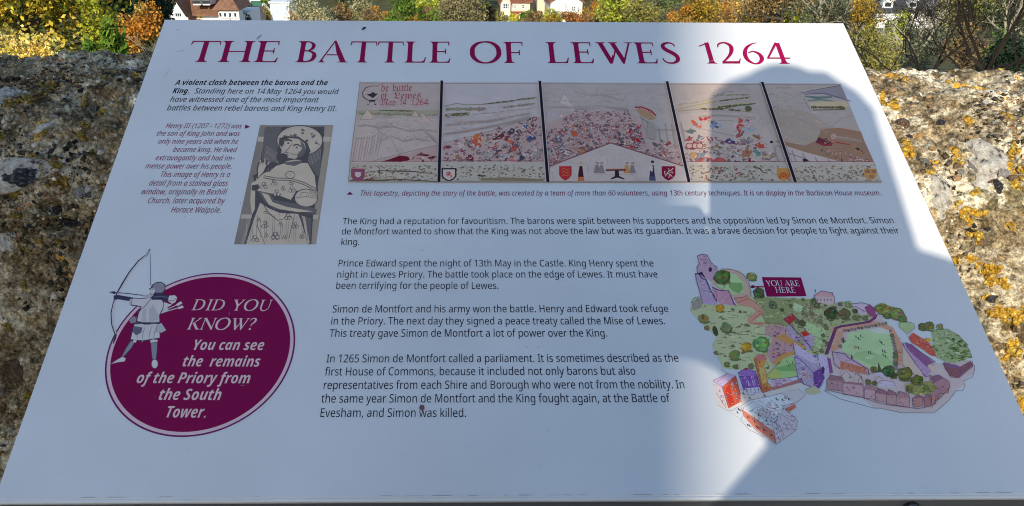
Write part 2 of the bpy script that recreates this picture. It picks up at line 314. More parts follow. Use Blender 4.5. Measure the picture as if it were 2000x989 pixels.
bA 105 -10,0 53,120 83,120 95,0 71,0 69,29 30,29 16,0;40,50 68,50 66,81 65,91 65,101 64,101 61,92 56,82
bK 103 4,0 30,120 55,120 42,62 55,79 89,120 118,120 70,62 94,0 66,0 49,49 38,43 29,0
bP 102 4,0 30,120 63,120 76,119 87,116 94,110 99,103 103,85 102,72 96,61 88,53 78,47 65,44 51,43 38,43 29,0;43,63 53,63 63,65 71,69 76,76 78,84 74,95 62,99 50,99
bS 89 33,-2 16,0 3,6 3,28 18,22 33,19 47,22 51,27 52,32 51,39 48,43 38,52 28,60 20,71 17,85 19,95 22,104 28,111 37,117 47,120 58,122 76,120 91,113 82,94 70,99 58,100 47,97 44,93 43,87 44,81 47,77 58,68 73,54 76,45 78,35 76,24 71,15 64,7 55,2
bT 89 22,0 43,99 14,99 18,120 101,120 97,99 68,99 47,0
bY 95 25,0 35,46 15,120 41,120 51,71 82,120 110,120 59,46 50,0
ba 100 33,-2 21,2 11,12 8,21 7,32 10,54 19,74 32,88 41,92 50,93 64,90 73,80 78,92 97,92 77,0 59,0 60,12 59,12 48,2;43,18 52,22 60,33 64,46 65,60 62,70 54,73 46,70 39,60 34,47 32,33 35,22
bb 100 50,-2 36,2 27,12 22,0 3,0 30,128 55,128 50,104 48,96 45,87 43,79 53,89 59,92 67,93 79,90 89,79 92,71 93,60 89,38 81,18 68,4 59,0;46,18 54,22 61,31 66,44 67,59 65,70 57,73 51,72 47,69 40,58 36,44 34,33 38,22
bc 81 41,-2 24,2 17,6 12,13 9,21 7,32 11,55 20,75 27,83 35,88 45,92 56,93 71,92 83,87 75,69 67,72 57,73 50,72 44,68 35,53 32,34 33,27 36,22 41,19 47,18 58,20 69,25 69,5 57,0
bd 100 33,-2 21,2 11,12 8,21 7,32 10,54 19,74 32,88 41,92 50,93 57,92 63,89 71,80 72,84 72,91 74,98 80,128 104,128 77,0 59,0 60,12 59,12 48,2;44,18 49,19 54,23 60,34 64,47 65,59 62,69 59,72 54,73 46,70 39,60 34,47 32,33 35,22
be 94 44,-2 29,1 17,7 10,18 7,34 11,56 20,75 28,83 36,88 47,92 59,93 72,92 82,86 87,78 89,68 86,55 76,45 60,39 37,36 32,36 32,35 32,33 33,26 37,21 42,18 49,17 62,19 76,24 76,5 61,0;35,53 39,53 51,54 59,58 64,62 66,68 64,74 57,76 48,73 40,65
bf 63 -4,-40 -18,-38 -18,-18 -9,-20 0,-17 6,-6 22,73 9,73 11,85 26,92 28,99 33,113 40,122 49,127 62,128 72,127 81,124 74,106 69,108 63,109 56,105 52,97 51,92 69,92 65,73 47,73 29,-10 24,-25 13,-36 6,-39
bg 100 32,-40 15,-39 2,-34 2,-13 16,-18 31,-20 39,-19 45,-16 49,-11 52,-4 53,-1 55,7 57,12 56,12 46,2 40,-1 32,-2 20,2 11,13 7,32 10,54 19,74 32,88 40,92 49,93 63,90 73,80 78,92 97,92 77,-2 73,-15 68,-25 61,-32 52,-37;44,18 53,22 60,32 64,46 65,59 62,69 59,72 54,73 46,70 39,60 34,47 32,33 36,22
bh 101 3,0 30,128 55,128 50,105 47,95 45,85 43,79 55,90 69,93 80,92 87,86 91,78 93,67 91,52 80,0 55,0 67,54 68,63 66,71 59,73 54,72 49,69 41,56 36,38 28,0
bi 50 39,103 30,105 27,108 26,113 27,119 30,124 41,128 50,125 53,122 54,118 50,107 45,104;3,0 22,92 47,92 28,0
bl 50 3,0 30,128 55,128 28,0
bm 152 3,0 22,92 41,92 40,75 53,88 60,92 69,93 78,92 84,88 88,83 91,75 104,88 112,92 121,93 131,92 138,86 142,78 143,67 142,52 131,0 106,0 117,54 119,63 117,71 110,73 105,72 100,69 93,56 87,38 79,0 55,0 66,54 67,63 65,71 59,73 54,72 49,69 41,56 36,38 28,0
bn 101 3,0 22,92 41,92 40,75 53,88 60,92 69,93 80,92 87,86 91,78 93,67 91,52 80,0 55,0 67,54 68,63 66,71 59,73 54,72 49,69 41,56 36,38 28,0
bo 98 42,-2 33,-1 24,3 17,8 12,15 8,23 7,34 10,56 19,76 26,83 35,89 45,92 56,93 70,91 81,84 88,72 91,57 88,35 79,16 72,9 64,3 54,0;44,18 51,20 56,24 63,38 66,57 63,69 60,72 54,73 44,69 38,60 34,47 32,34 35,22
br 71 3,0 22,92 41,92 40,75 53,88 61,92 69,93 73,93 77,93 72,69 68,70 63,70 55,68 47,63 41,54 36,41 28,0
bs 79 29,-2 14,0 2,4 2,24 15,19 28,17 38,19 42,22 43,27 40,33 29,40 16,50 13,56 11,64 14,77 21,86 32,91 46,93 62,92 76,86 68,68 58,73 47,75 40,73 36,67 39,62 49,55 63,45 67,39 68,30 65,16 58,6 45,0
bt 69 34,-2 24,-1 16,3 11,9 10,19 11,29 20,73 8,73 10,85 26,92 37,111 53,111 49,92 72,92 68,73 45,73 35,29 35,24 37,20 42,18 49,19 55,21 55,3 46,0
bu 101 32,-2 22,0 15,5 11,14 9,25 10,32 11,42 21,92 46,92 35,38 34,28 36,21 42,18 48,19 53,23 60,36 66,54 74,92 99,92 79,0 60,0 62,17 61,17 49,4 41,0
bv 86 20,0 8,92 33,92 36,44 37,35 37,25 38,25 41,34 45,43 69,92 96,92 46,0
bw 132 14,0 10,92 33,92 34,51 33,38 33,23 36,33 40,42 42,48 61,92 88,92 88,48 88,36 87,23 88,23 91,32 95,43 98,51 116,92 141,92 97,0 70,0 70,43 70,51 70,61 71,71 70,71 67,62 63,52 60,44 41,0
by 87 1,-40 -7,-40 -12,-39 -12,-19 -7,-20 -2,-20 5,-19 11,-16 20,-4 22,0 8,92 33,92 37,49 38,37 38,25 39,25 42,35 48,48 69,92 96,92 40,-13 32,-25 23,-34 12,-39
kL 91 58,-4 47,-2 33,4 13,12 9,10 5,4 2,5 7,15 11,22 15,28 23,26 31,32 33,39 29,50 21,62 12,75 8,86 11,99 19,111 32,120 48,123 66,119 77,108 80,101 81,92 80,83 79,77 80,75 78,72 76,73 74,73 64,70 60,64 63,59 69,57 77,59 78,55 69,53 59,56 56,66 56,72 59,80 59,81 61,83 65,83 73,86 76,95 74,105 68,112 59,118 48,119 37,118 29,113 23,105 21,96 22,89 26,82 32,72 39,62 44,54 46,46 41,35 26,24 50,14 64,10 67,10 70,11 74,15 79,22 83,20 75,10 63,-3 61,-4
kM 159 32,-4 32,-3 30,0 25,4 20,5 15,-1 12,1 21,14 26,18 32,16 37,13 42,10 48,17 52,27 55,52 53,77 47,95 38,106 26,109 17,108 10,103 6,96 4,86 6,76 10,68 17,62 26,58 24,54 14,59 6,66 1,76 0,87 1,96 4,105 15,117 23,121 31,122 46,118 57,107 65,120 70,123 76,124 91,119 101,104 105,112 110,118 117,121 126,122 141,118 150,108 153,90 153,88 153,85 154,85 154,81 142,78 136,71 135,60 135,19 137,15 141,11 144,9 153,15 155,12 138,-4 135,-4 131,1 124,5 121,14 121,55 123,66 129,73 140,81 140,84 139,97 135,106 129,110 121,112 109,109 102,99 105,84 106,68 103,44 94,21 76,-4 72,-4 72,-3 70,0 65,4 61,5 55,-1 52,1 61,14 66,18 72,16 77,13 82,10 91,30 94,55 92,78 87,97 79,110 71,114 63,111 60,103 65,84 67,62 65,45 60,30 45,7 35,-4
ka 70 20,-4 18,-2 19,-1 16,3 11,10 6,21 4,36 6,51 13,63 20,71 33,83 37,83 37,82 61,70 61,67 57,64 56,57 56,22 57,14 62,11 67,15 69,13 56,-4 53,-3 54,-1 48,5 45,10 45,16 45,17 32,7;30,11 34,13 45,22 45,64 29,74 18,61 15,44 16,32 20,22 25,14
kb 67 28,-4 27,-2 23,1 16,4 7,7 7,11 11,13 11,19 11,99 8,109 11,111 15,102 24,114 38,118 38,115 30,113 26,109 22,93 22,66 47,83 49,81 47,78 52,69 61,55 63,43 61,32 55,21 31,-4;38,8 42,11 47,17 52,26 53,33 51,45 42,61 36,71 22,62 22,18 24,14 35,9
ke 59 31,-4 28,-3 29,-1 20,4 14,9 11,16 10,25 10,57 10,61 13,64 35,83 39,83 53,58 54,55 53,53 21,28 27,16 36,12 43,14 51,20 53,18;21,32 41,49 42,50 30,73 24,68 21,65 21,61
kf 40 15,-33 12,14 11,51 11,66 3,66 3,70 9,74 11,82 13,91 15,98 18,106 22,112 27,117 32,118 36,118 39,117 44,116 46,118 49,117 42,103 35,107 28,108 21,105 19,98 21,88 22,83 24,76 40,76 40,66 24,66 24,45 23,27 22,10 21,-9 19,-33
kh 67 29,-33 26,-31 46,3 53,31 48,50 35,69 22,58 22,19 24,13 27,11 35,17 37,15 27,4 22,-4 19,-4 15,2 6,6 6,9 10,12 11,16 11,99 8,109 11,111 15,102 24,114 38,118 38,115 30,113 26,109 22,93 22,63 44,83 46,81 46,79 46,78 47,76 51,71 56,63 61,54 63,39 59,19 48,-5
kl 36 21,-4 19,-3 19,-1 16,2 12,4 6,6 6,9 10,12 11,16 11,99 8,109 11,111 15,102 24,114 38,118 38,115 30,113 26,109 22,93 22,19 23,14 27,12 30,10 32,10 33,11 39,15 41,13
ko 66 31,-4 24,2 7,7 7,11 11,15 11,25 11,54 11,61 10,68 47,83 49,80 46,78 56,63 61,53 63,43 58,26 46,9 34,-4;39,8 43,11 47,17 51,25 52,33 50,44 44,56 37,66 33,73 22,69 22,16 29,13 34,11
ks 64 26,-4 20,2 5,12 5,15 14,22 18,32 12,45 6,57 10,65 23,78 30,83 31,82 32,82 40,77 47,75 55,78 57,85 54,94 47,98 42,96 39,89 35,92 32,93 37,100 45,102 51,101 56,97 60,92 61,85 60,78 55,71 43,55 56,44 60,31 58,20 50,10 37,2 29,-4;28,41 45,63 36,65 27,71 24,72 20,70 17,66 15,63 20,54;37,7 43,9 49,15 52,23 49,33 42,40 36,43 33,41 16,20 29,11 34,8
kt 40 24,-4 21,-3 21,-1 15,3 9,6 9,9 13,11 14,17 14,66 5,66 5,70 16,82 25,101 29,101 25,76 40,76 40,66 25,66 25,14 31,10 33,11 38,15 40,12 32,5
kw 101 17,-4 14,2 8,5 8,8 12,11 13,17 13,50 10,62 6,69 8,76 15,86 18,85 17,80 20,72 24,63 44,83 46,83 46,81 48,78 51,75 55,70 58,62 81,83 83,83 83,80 84,77 85,74 90,66 95,57 97,44 96,34 92,24 83,12 68,-4 64,-4 56,1 43,5 43,8 46,10 47,16 47,50 44,64 38,69 35,68 25,58 25,17 26,11 30,8 30,5 24,2 21,-4;73,7 76,10 81,16 85,24 87,34 83,52 72,70 58,58 58,14 71,8
ky 69 29,-33 26,-31 46,3 52,31 48,50 34,69 22,58 22,17 23,13 26,11 33,16 35,13 19,-4 16,-4 6,6 6,9 10,12 11,19 11,53 9,61 5,66 4,70 14,87 17,85 16,81 19,74 22,64 22,63 43,83 46,81 45,79 47,76 50,71 56,63 60,54 62,47 62,39 59,19 48,-5
"""
# ------------------------------------------------------------------ the information panel
ROOT = Vector((TLC.x + PW / 2, 0.78, 0.0))
panel = empty('information_panel', ROOT)
tag(panel, 'large tilted white history panel with crimson title and colour pictures, before the parapet', 'information panel')

def board_material():
    M = mat('panel_white', (.78, .78, .77), .34, .35)
    nt = M.node_tree; N = nt.nodes; L = nt.links; p = N['Principled BSDF']
    tc = N.new('ShaderNodeTexCoord')
    n1 = N.new('ShaderNodeTexNoise'); n1.inputs['Scale'].default_value = 7; n1.inputs['Detail'].default_value = 5
    n2 = N.new('ShaderNodeTexNoise'); n2.inputs['Scale'].default_value = 160; n2.inputs['Detail'].default_value = 3
    r1 = N.new('ShaderNodeMapRange'); r1.inputs['From Min'].default_value = .35; r1.inputs['From Max'].default_value = .7
    r1.inputs['To Min'].default_value = 1.0; r1.inputs['To Max'].default_value = .90
    r2 = N.new('ShaderNodeMapRange'); r2.inputs['From Min'].default_value = .68; r2.inputs['From Max'].default_value = .82
    r2.inputs['To Min'].default_value = 1.0; r2.inputs['To Max'].default_value = .88
    mu = N.new('ShaderNodeMath'); mu.operation = 'MULTIPLY'
    vm = N.new('ShaderNodeVectorMath'); vm.operation = 'SCALE'; vm.inputs[0].default_value = (.78, .78, .77)
    for n in (n1, n2): L.new(tc.outputs['Object'], n.inputs['Vector'])
    L.new(n1.outputs[0], r1.inputs['Value']); L.new(n2.outputs[0], r2.inputs['Value'])
    L.new(r1.outputs[0], mu.inputs[0]); L.new(r2.outputs[0], mu.inputs[1]); L.new(mu.outputs[0], vm.inputs['Scale'])
    L.new(vm.outputs[0], p.inputs['Base Color'])
    rr = N.new('ShaderNodeMapRange'); rr.inputs['To Min'].default_value = .28; rr.inputs['To Max'].default_value = .48
    L.new(n1.outputs[0], rr.inputs['Value']); L.new(rr.outputs[0], p.inputs['Roughness'])
    return M
M_BOARD = board_material()
M_STEEL = mat('grey_steel', (.16, .16, .165), .45, .5, .6, noise=(9, .15))
M_SCREW = mat('dark_screw', (.05, .05, .055), .3, .5, .9)

# face sheet with its folded front lip: one cross-section swept along the width
prof = [(0, 0), (0, -.003), (-PH, -.003)]
prof_top = [(-.0006, 0.0), (-PH, 0.0)]
steps = 6
R = .0024
lip = []
for i in range(1, steps + 1):
    t = math.radians(60) * i / steps + math.radians(4)
    lip.append((-PH - .0015 - R * math.sin(t), -.0004 - R * (1 - math.cos(t))))
sect = [(0, 0), (-PH, 0), (-PH - .0006, -.0007), (-PH - .0015, -.0004)] + lip
sect += [(lip[-1][0] + .0005, lip[-1][1] - .004), (-PH + .001, -.006), (0, -.006)]
mb = MB()
v = []
for u in (0, PW):
    for (a, h) in sect: v.append(b2w(u, a, h) - ROOT)
n = len(sect)
mb.add(v, [(i, (i + 1) % n, n + (i + 1) % n, n + i) for i in range(n)] + [tuple(range(n - 1, -1, -1)), tuple(range(n, 2 * n))])
mb.build('board', M_BOARD, panel)
# dark steel tray under the sheet: vertical front flange and slim side rims
mb = MB()
front = b2w(0, -PH - .0036, -.0055) - ROOT
x0, x1 = front.x + .004, front.x + PW - .004
mb.box(x0, x1, front.y + .0005, front.y + .0035, front.z - .055, front.z + .001)
def slab(mb, u0, u1, a0, a1, h0, h1):
    v = [b2w(u, a, h) - ROOT for u in (u0, u1) for a in (a0, a1) for h in (h0, h1)]
    mb.add(v, [(0,1,3,2),(4,6,7,5),(0,4,5,1),(2,3,7,6),(0,2,6,4),(1,5,7,3)])
slab(mb, -.0012, .006, -PH + .002, .0012, -.028, -.0065)
slab(mb, PW - .006, PW + .0012, -PH + .002, .0012, -.028, -.0065)
slab(mb, .008, PW - .008, -.004, .0014, -.030, -.0062)
slab(mb, .009, PW - .009, -PH + .004, -.006, -.014, -.0085)
mb.build('tray_frame', M_STEEL, panel)
for px in (265, 1790):
    u, _ = brd(px, 974)
    c = Vector((TLC.x + u, front.y + ROOT.y, front.z - .0085)) - ROOT
    mb = MB()
    mb.tube(c + Vector((0, 0, 0)), c + Vector((0, -.0022, 0)), .0074, .0068, 18)
    mb.tube(c + Vector((0, -.0022, 0)), c + Vector((0, -.0042, 0)), .0068, .0036, 18)
    mb.tube(c + Vector((0, -.0042, 0)), c + Vector((0, -.0046, 0)), .0022, .0022, 6)
    mb.build('screw', M_SCREW, panel, smooth=False)
for sx in (-.27, .27):
    mb = MB()
    x = TLC.x + PW / 2 + sx - ROOT.x
    mb.box(x - .03, x + .03, -.03, .03, 0.0, (b2w(0, -PH * .56).z - .03))
    mb.box(x - .06, x + .06, -.06, .06, 0.0, .01)
    mb.build('post', M_STEEL, panel)

# ---------------- lettering
GL = {}
for line in GLYPHS.strip().split('\n'):
    key = line[:2]; a, rest = line[2:].strip().split(' ', 1)
    GL[key] = (int(a), [[tuple(map(int, p.split(','))) for p in c.split()] for c in rest.split(';')])
GCACHE = {}
def glyph(key):
    if key not in GCACHE:
        a, cons = GL[key]
        def within(p, c):
            r = False
            for k in range(len(c)):
                (ax, ay), (bx, by) = c[k], c[k-1]
                if (ay > p[1]) != (by > p[1]) and p[0] < (bx-ax)*(p[1]-ay)/(by-ay)+ax: r = not r
            return r
        outer = [c for c in cons if sum(within(c[0], d) for d in cons if d is not c) % 2 == 0]
        pts, tri = [], []
        for c in outer:
            grp = [c] + [d for d in cons if d is not c and d not in outer and within(d[0], c)]
            b = len(pts)
            tri += [tuple(i + b for i in t) for t in tessellate_polygon([[Vector((x, y, 0)) for x, y in q] for q in grp])]
            pts += [p for q in grp for p in q]
        GCACHE[key] = (a, pts, tri)
    return GCACHE[key]

PANEL_REF = (s2l(137), s2l(152), s2l(178))
def shade(r, g, b, k=.78):
    """surface colour of an ink seen in the open shade next to the white sheet"""
    v = [max(.001, s2l(c) / w * k) for c, w in zip((r, g, b), PANEL_REF)]
    m_ = max(v)
    return tuple(q * (.72 / m_) ** .85 for q in v) if m_ > .72 else tuple(v)
INK = (.012, .010, .026); CRIM = (.31, .005, .07); CRIM2 = (.24, .006, .07); WHITE = (.76, .76, .76)

class Print:
    """flat inks lying on the sheet; each later ink sits a few microns over the inks it overlaps"""
    def __init__(s, base=2.0e-4, step=6e-6):
        s.v = []; s.f = []; s.c = []; s.base = base; s.step = step
        s.bb = np.zeros((20000, 5)); s.n = 0
    def _h(s, P):
        x0, y0 = min(p[0] for p in P), min(p[1] for p in P); x1, y1 = max(p[0] for p in P), max(p[1] for p in P)
        B = s.bb[:s.n]
        hit = (B[:, 0] < x1) & (B[:, 2] > x0) & (B[:, 1] < y1) & (B[:, 3] > y0)
        l = (B[hit, 4].max() + 1) if hit.any() else 0
        s.bb[s.n] = (x0, y0, x1, y1, l); s.n += 1
        return s.base + l * s.step
    def board(s, P, col, tris=None, h=None):
        if len(P) < 3: return
        if h is None: h = s._h(P)
        b = len(s.v)
        s.v += [b2w(u, v, h) - ROOT for u, v in P]
        if tris is None:
            ar = sum(P[i][0] * P[(i+1) % len(P)][1] - P[(i+1) % len(P)][0] * P[i][1] for i in range(len(P)))
            ix = list(range(b, b + len(P)))
            s.f.append(tuple(ix if ar > 0 else ix[::-1])); s.c.append(col)
        else:
            for t in tris:
                (ax, ay), (bx, by), (cx, cy) = P[t[0]], P[t[1]], P[t[2]]
                t = t if (bx-ax)*(cy-ay)-(cx-ax)*(by-ay) > 0 else t[::-1]
                s.f.append(tuple(b + i for i in t)); s.c.append(col)
    def poly(s, pts, col):
        P = [brd(*p) for p in pts]
        s.board(P, col, tessellate_polygon([[Vector((u, v, 0)) for u, v in P]]) if len(P) > 4 else None)
    def line(s, pts, w, col):
        """w: width in design pixels, number or list"""
        n = len(pts)
        W = w if isinstance(w, (list, tuple)) else [w] * n
        L, Rr = [], []
        for i, p in enumerate(pts):
            a = pts[max(0, i - 1)]; b = pts[min(n - 1, i + 1)]
            dx, dy = b[0] - a[0], b[1] - a[1]; d = math.hypot(dx, dy) or 1
            nx, ny = -dy / d * W[i] / 2, dx / d * W[i] / 2
            L.append((p[0] + nx, p[1] + ny)); Rr.append((p[0] - nx, p[1] - ny))
        P = [brd(*p) for p in L + Rr]
        tr = []
        for i in range(n - 1):
            tr += [(i, i + 1, n + i + 1), (i, n + i + 1, n + i)]
        s.board(P, col, tr)
    def ell(s, cx, cy, rx, ry, col, n=14, rot=0.0):
        c, q = math.cos(rot), math.sin(rot)
        s.poly([(cx + rx * math.cos(t) * c - ry * math.sin(t) * q, cy + rx * math.cos(t) * q + ry * math.sin(t) * c)
                for t in [2 * math.pi * i / n for i in range(n)]], col)
    def blob(s, cx, cy, rx, ry, col, j=.3, n=9, rot=0.0, R=random):
        c, q = math.cos(rot), math.sin(rot); pts = []
        for i in range(n):
            t = 2 * math.pi * i / n; k = 1 + R.uniform(-j, j)
            x, y = rx * math.cos(t) * k, ry * math.sin(t) * k
            pts.append((cx + x * c - y * q, cy + x * q + y * c))
        s.poly(pts, col)
    def text(s, st, string, x0, y0, x1, y1, cap, col, shear=0.0, space=1.0):
        """a line of type whose baseline runs between two design points; fitted to that length"""
        keys = []; adv = 0
        for ch in string:
            if ch == ' ': keys.append(None); adv += 44 * space; continue
            if ch == '–': ch = '-'
            k = st + ch
            if k not in GL: k = 'r' + ch
            keys.append((k, ch)); adv += glyph(k)[0]
        a = brd(x0, y0); b = brd(x1, y1)
        sx = (b[0] - a[0]) / adv; sy = cap / 119.0
        x = 0
        for kk in keys:
            if kk is None: x += 44 * space; continue
            k, ch = kk
            g = glyph(k); sh = shear
            if st in 'ib' and k[0] == 'r': sh = shear + .2
            P = []
            for gx, gy in g[1]:
                px = x + gx + gy * sh
                P.append((a[0] + px * sx, a[1] + (b[1] - a[1]) * (x * sx) / max(1e-6, b[0] - a[0]) + gy * sy))
            s.board(P, col, g[2], h=s.base)
            x += g[0]
    def build(s, name, M, label=None):
        me = mesh(name, s.v, s.f, M)
        set_cols(me, s.c)
        o = link(name, me, panel)
        if label: o['label'] = label
        return o

M_INK = attr_mat('printed_ink', .5, .06, noise=(60, .05))

# ---- roman display capitals drawn stroke by stroke: unit = cap height, x from 0
def catmull(p, k=5):
    out = []
    for i in range(len(p) - 1):
        p0 = p[max(0, i-1)]; p1 = p[i]; p2 = p[i+1]; p3 = p[min(len(p)-1, i+2)]
        for j in range(k):
            t = j / k
            out.append(tuple(.5 * (2*b + (c-a)*t + (2*a-5*b+4*c-d)*t*t + (3*b-a-3*c+d)*t**3) for a, b, c, d in zip(p0, p1, p2, p3)))
    out.append(tuple(p[-1])); return out
def vst(p, k=5):
    """stroke of varying width: (x, y, w)"""
    q = catmull(p, k); n = len(q); L, Rr = [], []
    for i in range(n):
        a = q[max(0, i-1)]; b = q[min(n-1, i+1)]; dx, dy = b[0]-a[0], b[1]-a[1]; d = math.hypot(dx, dy) or 1
        L.append((q[i][0] - dy/d*q[i][2]/2, q[i][1] + dx/d*q[i][2]/2)); Rr.append((q[i][0] + dy/d*q[i][2]/2, q[i][1] - dx/d*q[i][2]/2))
    return [[L[i], L[i+1], Rr[i+1], Rr[i]] for i in range(n-1)]
def stem(x, w, y0=0, y1=1, s=.11, lo=True, hi=True, dx=0.0):
    """flared stem centred on x (top shifted by dx)"""
    h = w / 2
    P = []
    if lo: P += [(x-h-s, y0), (x+h+s, y0), (x+h+s, y0+.022), (x+h+.04, y0+.045), (x+h+.004, y0+.13)]
    else: P += [(x-h, y0), (x+h, y0)]
    X = x + dx
    if hi: P += [(X+h+.004, y1-.13), (X+h+.04, y1-.045), (X+h+s, y1-.022), (X+h+s, y1), (X-h-s, y1), (X-h-s, y1-.022), (X-h-.04, y1-.045), (X-h-.004, y1-.13)]
    else: P += [(X+h, y1), (X-h, y1)]
    if lo: P += [(x-h-.004, y0+.13), (x-h-.04, y0+.045), (x-h-s, y0+.022)]
    return [P]
def roman(ch, w=.16, t=.055):
    """list of polygons, advance"""
    if ch == 'T': return stem(.48, w, 0, .98, hi=False) + [[(.02,.945),(.94,.945),(.96,.80),(.99,.80),(.965,1.0),(.0,1.0),(-.03,.80),(.0,.80),(.05,.93)]], .97
    if ch == 'H': return stem(.2, w) + stem(.92, w) + [[(.2,.47),(.92,.47),(.92,.52),(.2,.52)]], 1.13
    if ch == 'I': return stem(.2, w), .4
    if ch == 'E': return stem(.2, w, s=.11) + [[(.2,.95),(.70,.95),(.72,.80),(.75,.80),(.745,1),(.2,1)], [(.2,.495),(.58,.495),(.60,.40),(.63,.40),(.63,.66),(.60,.66),(.58,.55),(.2,.55)], [(.2,0),(.76,0),(.80,.22),(.77,.22),(.71,.075),(.64,.05),(.2,.05)]], .88
    if ch == 'F': return stem(.2, w) + [[(.2,.95),(.68,.95),(.70,.80),(.73,.80),(.725,1),(.2,1)], [(.2,.46),(.56,.46),(.58,.36),(.61,.36),(.61,.62),(.58,.62),(.56,.515),(.2,.515)]], .80
    if ch == 'L': return stem(.2, w) + [[(.2,0),(.76,0),(.82,.26),(.785,.26),(.72,.085),(.62,.052),(.2,.052)]], .88
    if ch == 'B': return stem(.2, w) + vst([(.2,.972,.05),(.42,.965,.055),(.575,.86,.11),(.60,.76,.145),(.555,.63,.11),(.40,.535,.05),(.2,.53,.05)]) + vst([(.2,.53,.05),(.45,.525,.055),(.64,.42,.12),(.68,.285,.165),(.62,.12,.12),(.44,.03,.055),(.2,.028,.05)]), .84
    if ch == 'R': return stem(.2, w) + vst([(.2,.972,.05),(.42,.965,.055),(.59,.86,.11),(.62,.735,.15),(.56,.58,.11),(.40,.49,.05),(.2,.485,.05)]) + vst([(.40,.50,.10),(.60,.26,.15),(.76,.08,.15),(.98,-.02,.06)]), .95
    if ch == 'D': return stem(.2, w) + vst([(.2,.972,.05),(.50,.965,.06),(.80,.82,.13),(.91,.5,.175),(.80,.18,.13),(.50,.035,.06),(.2,.028,.05)]), 1.10
    if ch == 'A': return stem(.50-.42, .055, 0, 1.02, s=.10, hi=False, dx=.42) + [[(.46,1.03),(.54,1.03),(.985,.045),(1.08,.02),(1.08,0),(.66,0),(.66,.02),(.77,.045),(.60,.45)]] + [[(.24,.33),(.72,.33),(.70,.38),(.26,.38)]], 1.06
    if ch in 'OQ': return vst([(.56,1.0,.06),(.30,.93,.11),(.12,.72,.165),(.09,.5,.18),(.13,.27,.165),(.32,.06,.11),(.58,-.005,.06),(.84,.07,.11),(1.03,.29,.165),(1.07,.5,.18),(1.02,.74,.165),(.82,.94,.11),(.56,1.0,.06)]), 1.18
    if ch == 'W': return [[(.0,1),(0,.975),(.09,.95),(.43,-.02),(.49,-.02),(.62,.32),(.57,.40),(.51,.25),(.27,.95),(.36,.975),(.36,1)],[(.47,1),(.47,.975),(.55,.95),(.91,-.02),(.97,-.02),(1.29,.95),(1.38,.975),(1.38,1),(1.10,1),(1.10,.975),(1.22,.95),(.99,.25),(.73,.95),(.82,.975),(.82,1)],[(.49,0),(.53,-.02),(.74,.62),(.70,.70)]], 1.36
    if ch == 'V': return [[(.0,1),(0,.975),(.09,.95),(.47,-.02),(.53,-.02),(.91,.95),(1.0,.975),(1.0,1),(.7,1),(.7,.975),(.83,.95),(.57,.25),(.28,.95),(.37,.975),(.37,1)]], .98
    if ch == 'S': return vst([(.60,.80,.035),(.57,.91,.06),(.40,.985,.07),(.20,.91,.12),(.165,.76,.155),(.28,.62,.165),(.47,.48,.17),(.60,.33,.165),(.59,.14,.14),(.42,.02,.08),(.22,.03,.06),(.09,.13,.05),(.06,.25,.03)]), .76
    if ch == 'N': return stem(.16, .055) + stem(.96, .055, lo=False) + [[(.10,1.0),(.26,1.0),(1.0,.12),(1.0,-.03),(.94,-.03),(.10,.93)]], 1.12
    if ch == 'U': return stem(.2, w, .3, 1, lo=False) + vst([(.2,.42,w),(.22,.2,w*.95),(.40,.01,.09),(.60,.0,.07),(.82,.16,.06),(.87,.42,.06)]) + stem(.87, .06, .35, 1, lo=False), 1.03
    if ch == 'Y': return stem(.5, w, 0, .5, hi=False) + [[(.0,1),(0,.975),(.09,.95),(.42,.40),(.58,.46),(.29,.95),(.38,.975),(.38,1)], [(.50,.50),(.58,.42),(.88,.95),(.97,.975),(.97,1),(.68,1),(.68,.975),(.80,.95)]], .96
    if ch == 'K': return stem(.2, w) + [[(.30,.47),(.36,.47),(.83,.95),(.92,.975),(.92,1),(.62,1),(.62,.975),(.71,.95)]] + [[(.34,.50),(.47,.60),(.86,.12),(1.02,.02),(1.02,0),(.75,-.01)]], 1.0
    if ch == '?': return vst([(.08,.80,.05),(.14,.93,.07),(.34,1.0,.08),(.50,.88,.14),(.47,.68,.14),(.32,.50,.09),(.27,.30,.045)]) + [[(.20,.02),(.27,-.02),(.34,.02),(.36,.09),(.31,.15),(.24,.15),(.19,.09)]], .62
    if ch == '1': return stem(.36, w, 0, 1, hi=False) + [[(.04,.80),(.02,.84),(.40,1.02),(.44,1.02),(.44,.9),(.28,.9)]], .62
    if ch == '2': return vst([(.07,.77,.04),(.14,.93,.07),(.36,1.0,.08),(.56,.89,.14),(.59,.70,.165),(.48,.45,.12),(.28,.22,.08),(.08,.05,.06)]) + [[(.05,0),(.74,0),(.83,.24),(.80,.24),(.72,.115),(.20,.105)]], .86
    if ch == '6': return vst([(.74,1.0,.03),(.52,.94,.06),(.26,.74,.12),(.13,.45,.165),(.17,.17,.15),(.38,.0,.07),(.60,.06,.11),(.73,.26,.165),(.67,.47,.13),(.47,.575,.06),(.27,.50,.05)]), .88
    if ch == '4': return stem(.60, w, 0, 1.0, hi=False) + [[(.0,.235),(.0,.285),(.50,1.02),(.56,1.02),(.56,.93),(.10,.30),(.88,.30),(.90,.235)]], .92
    return [], .45
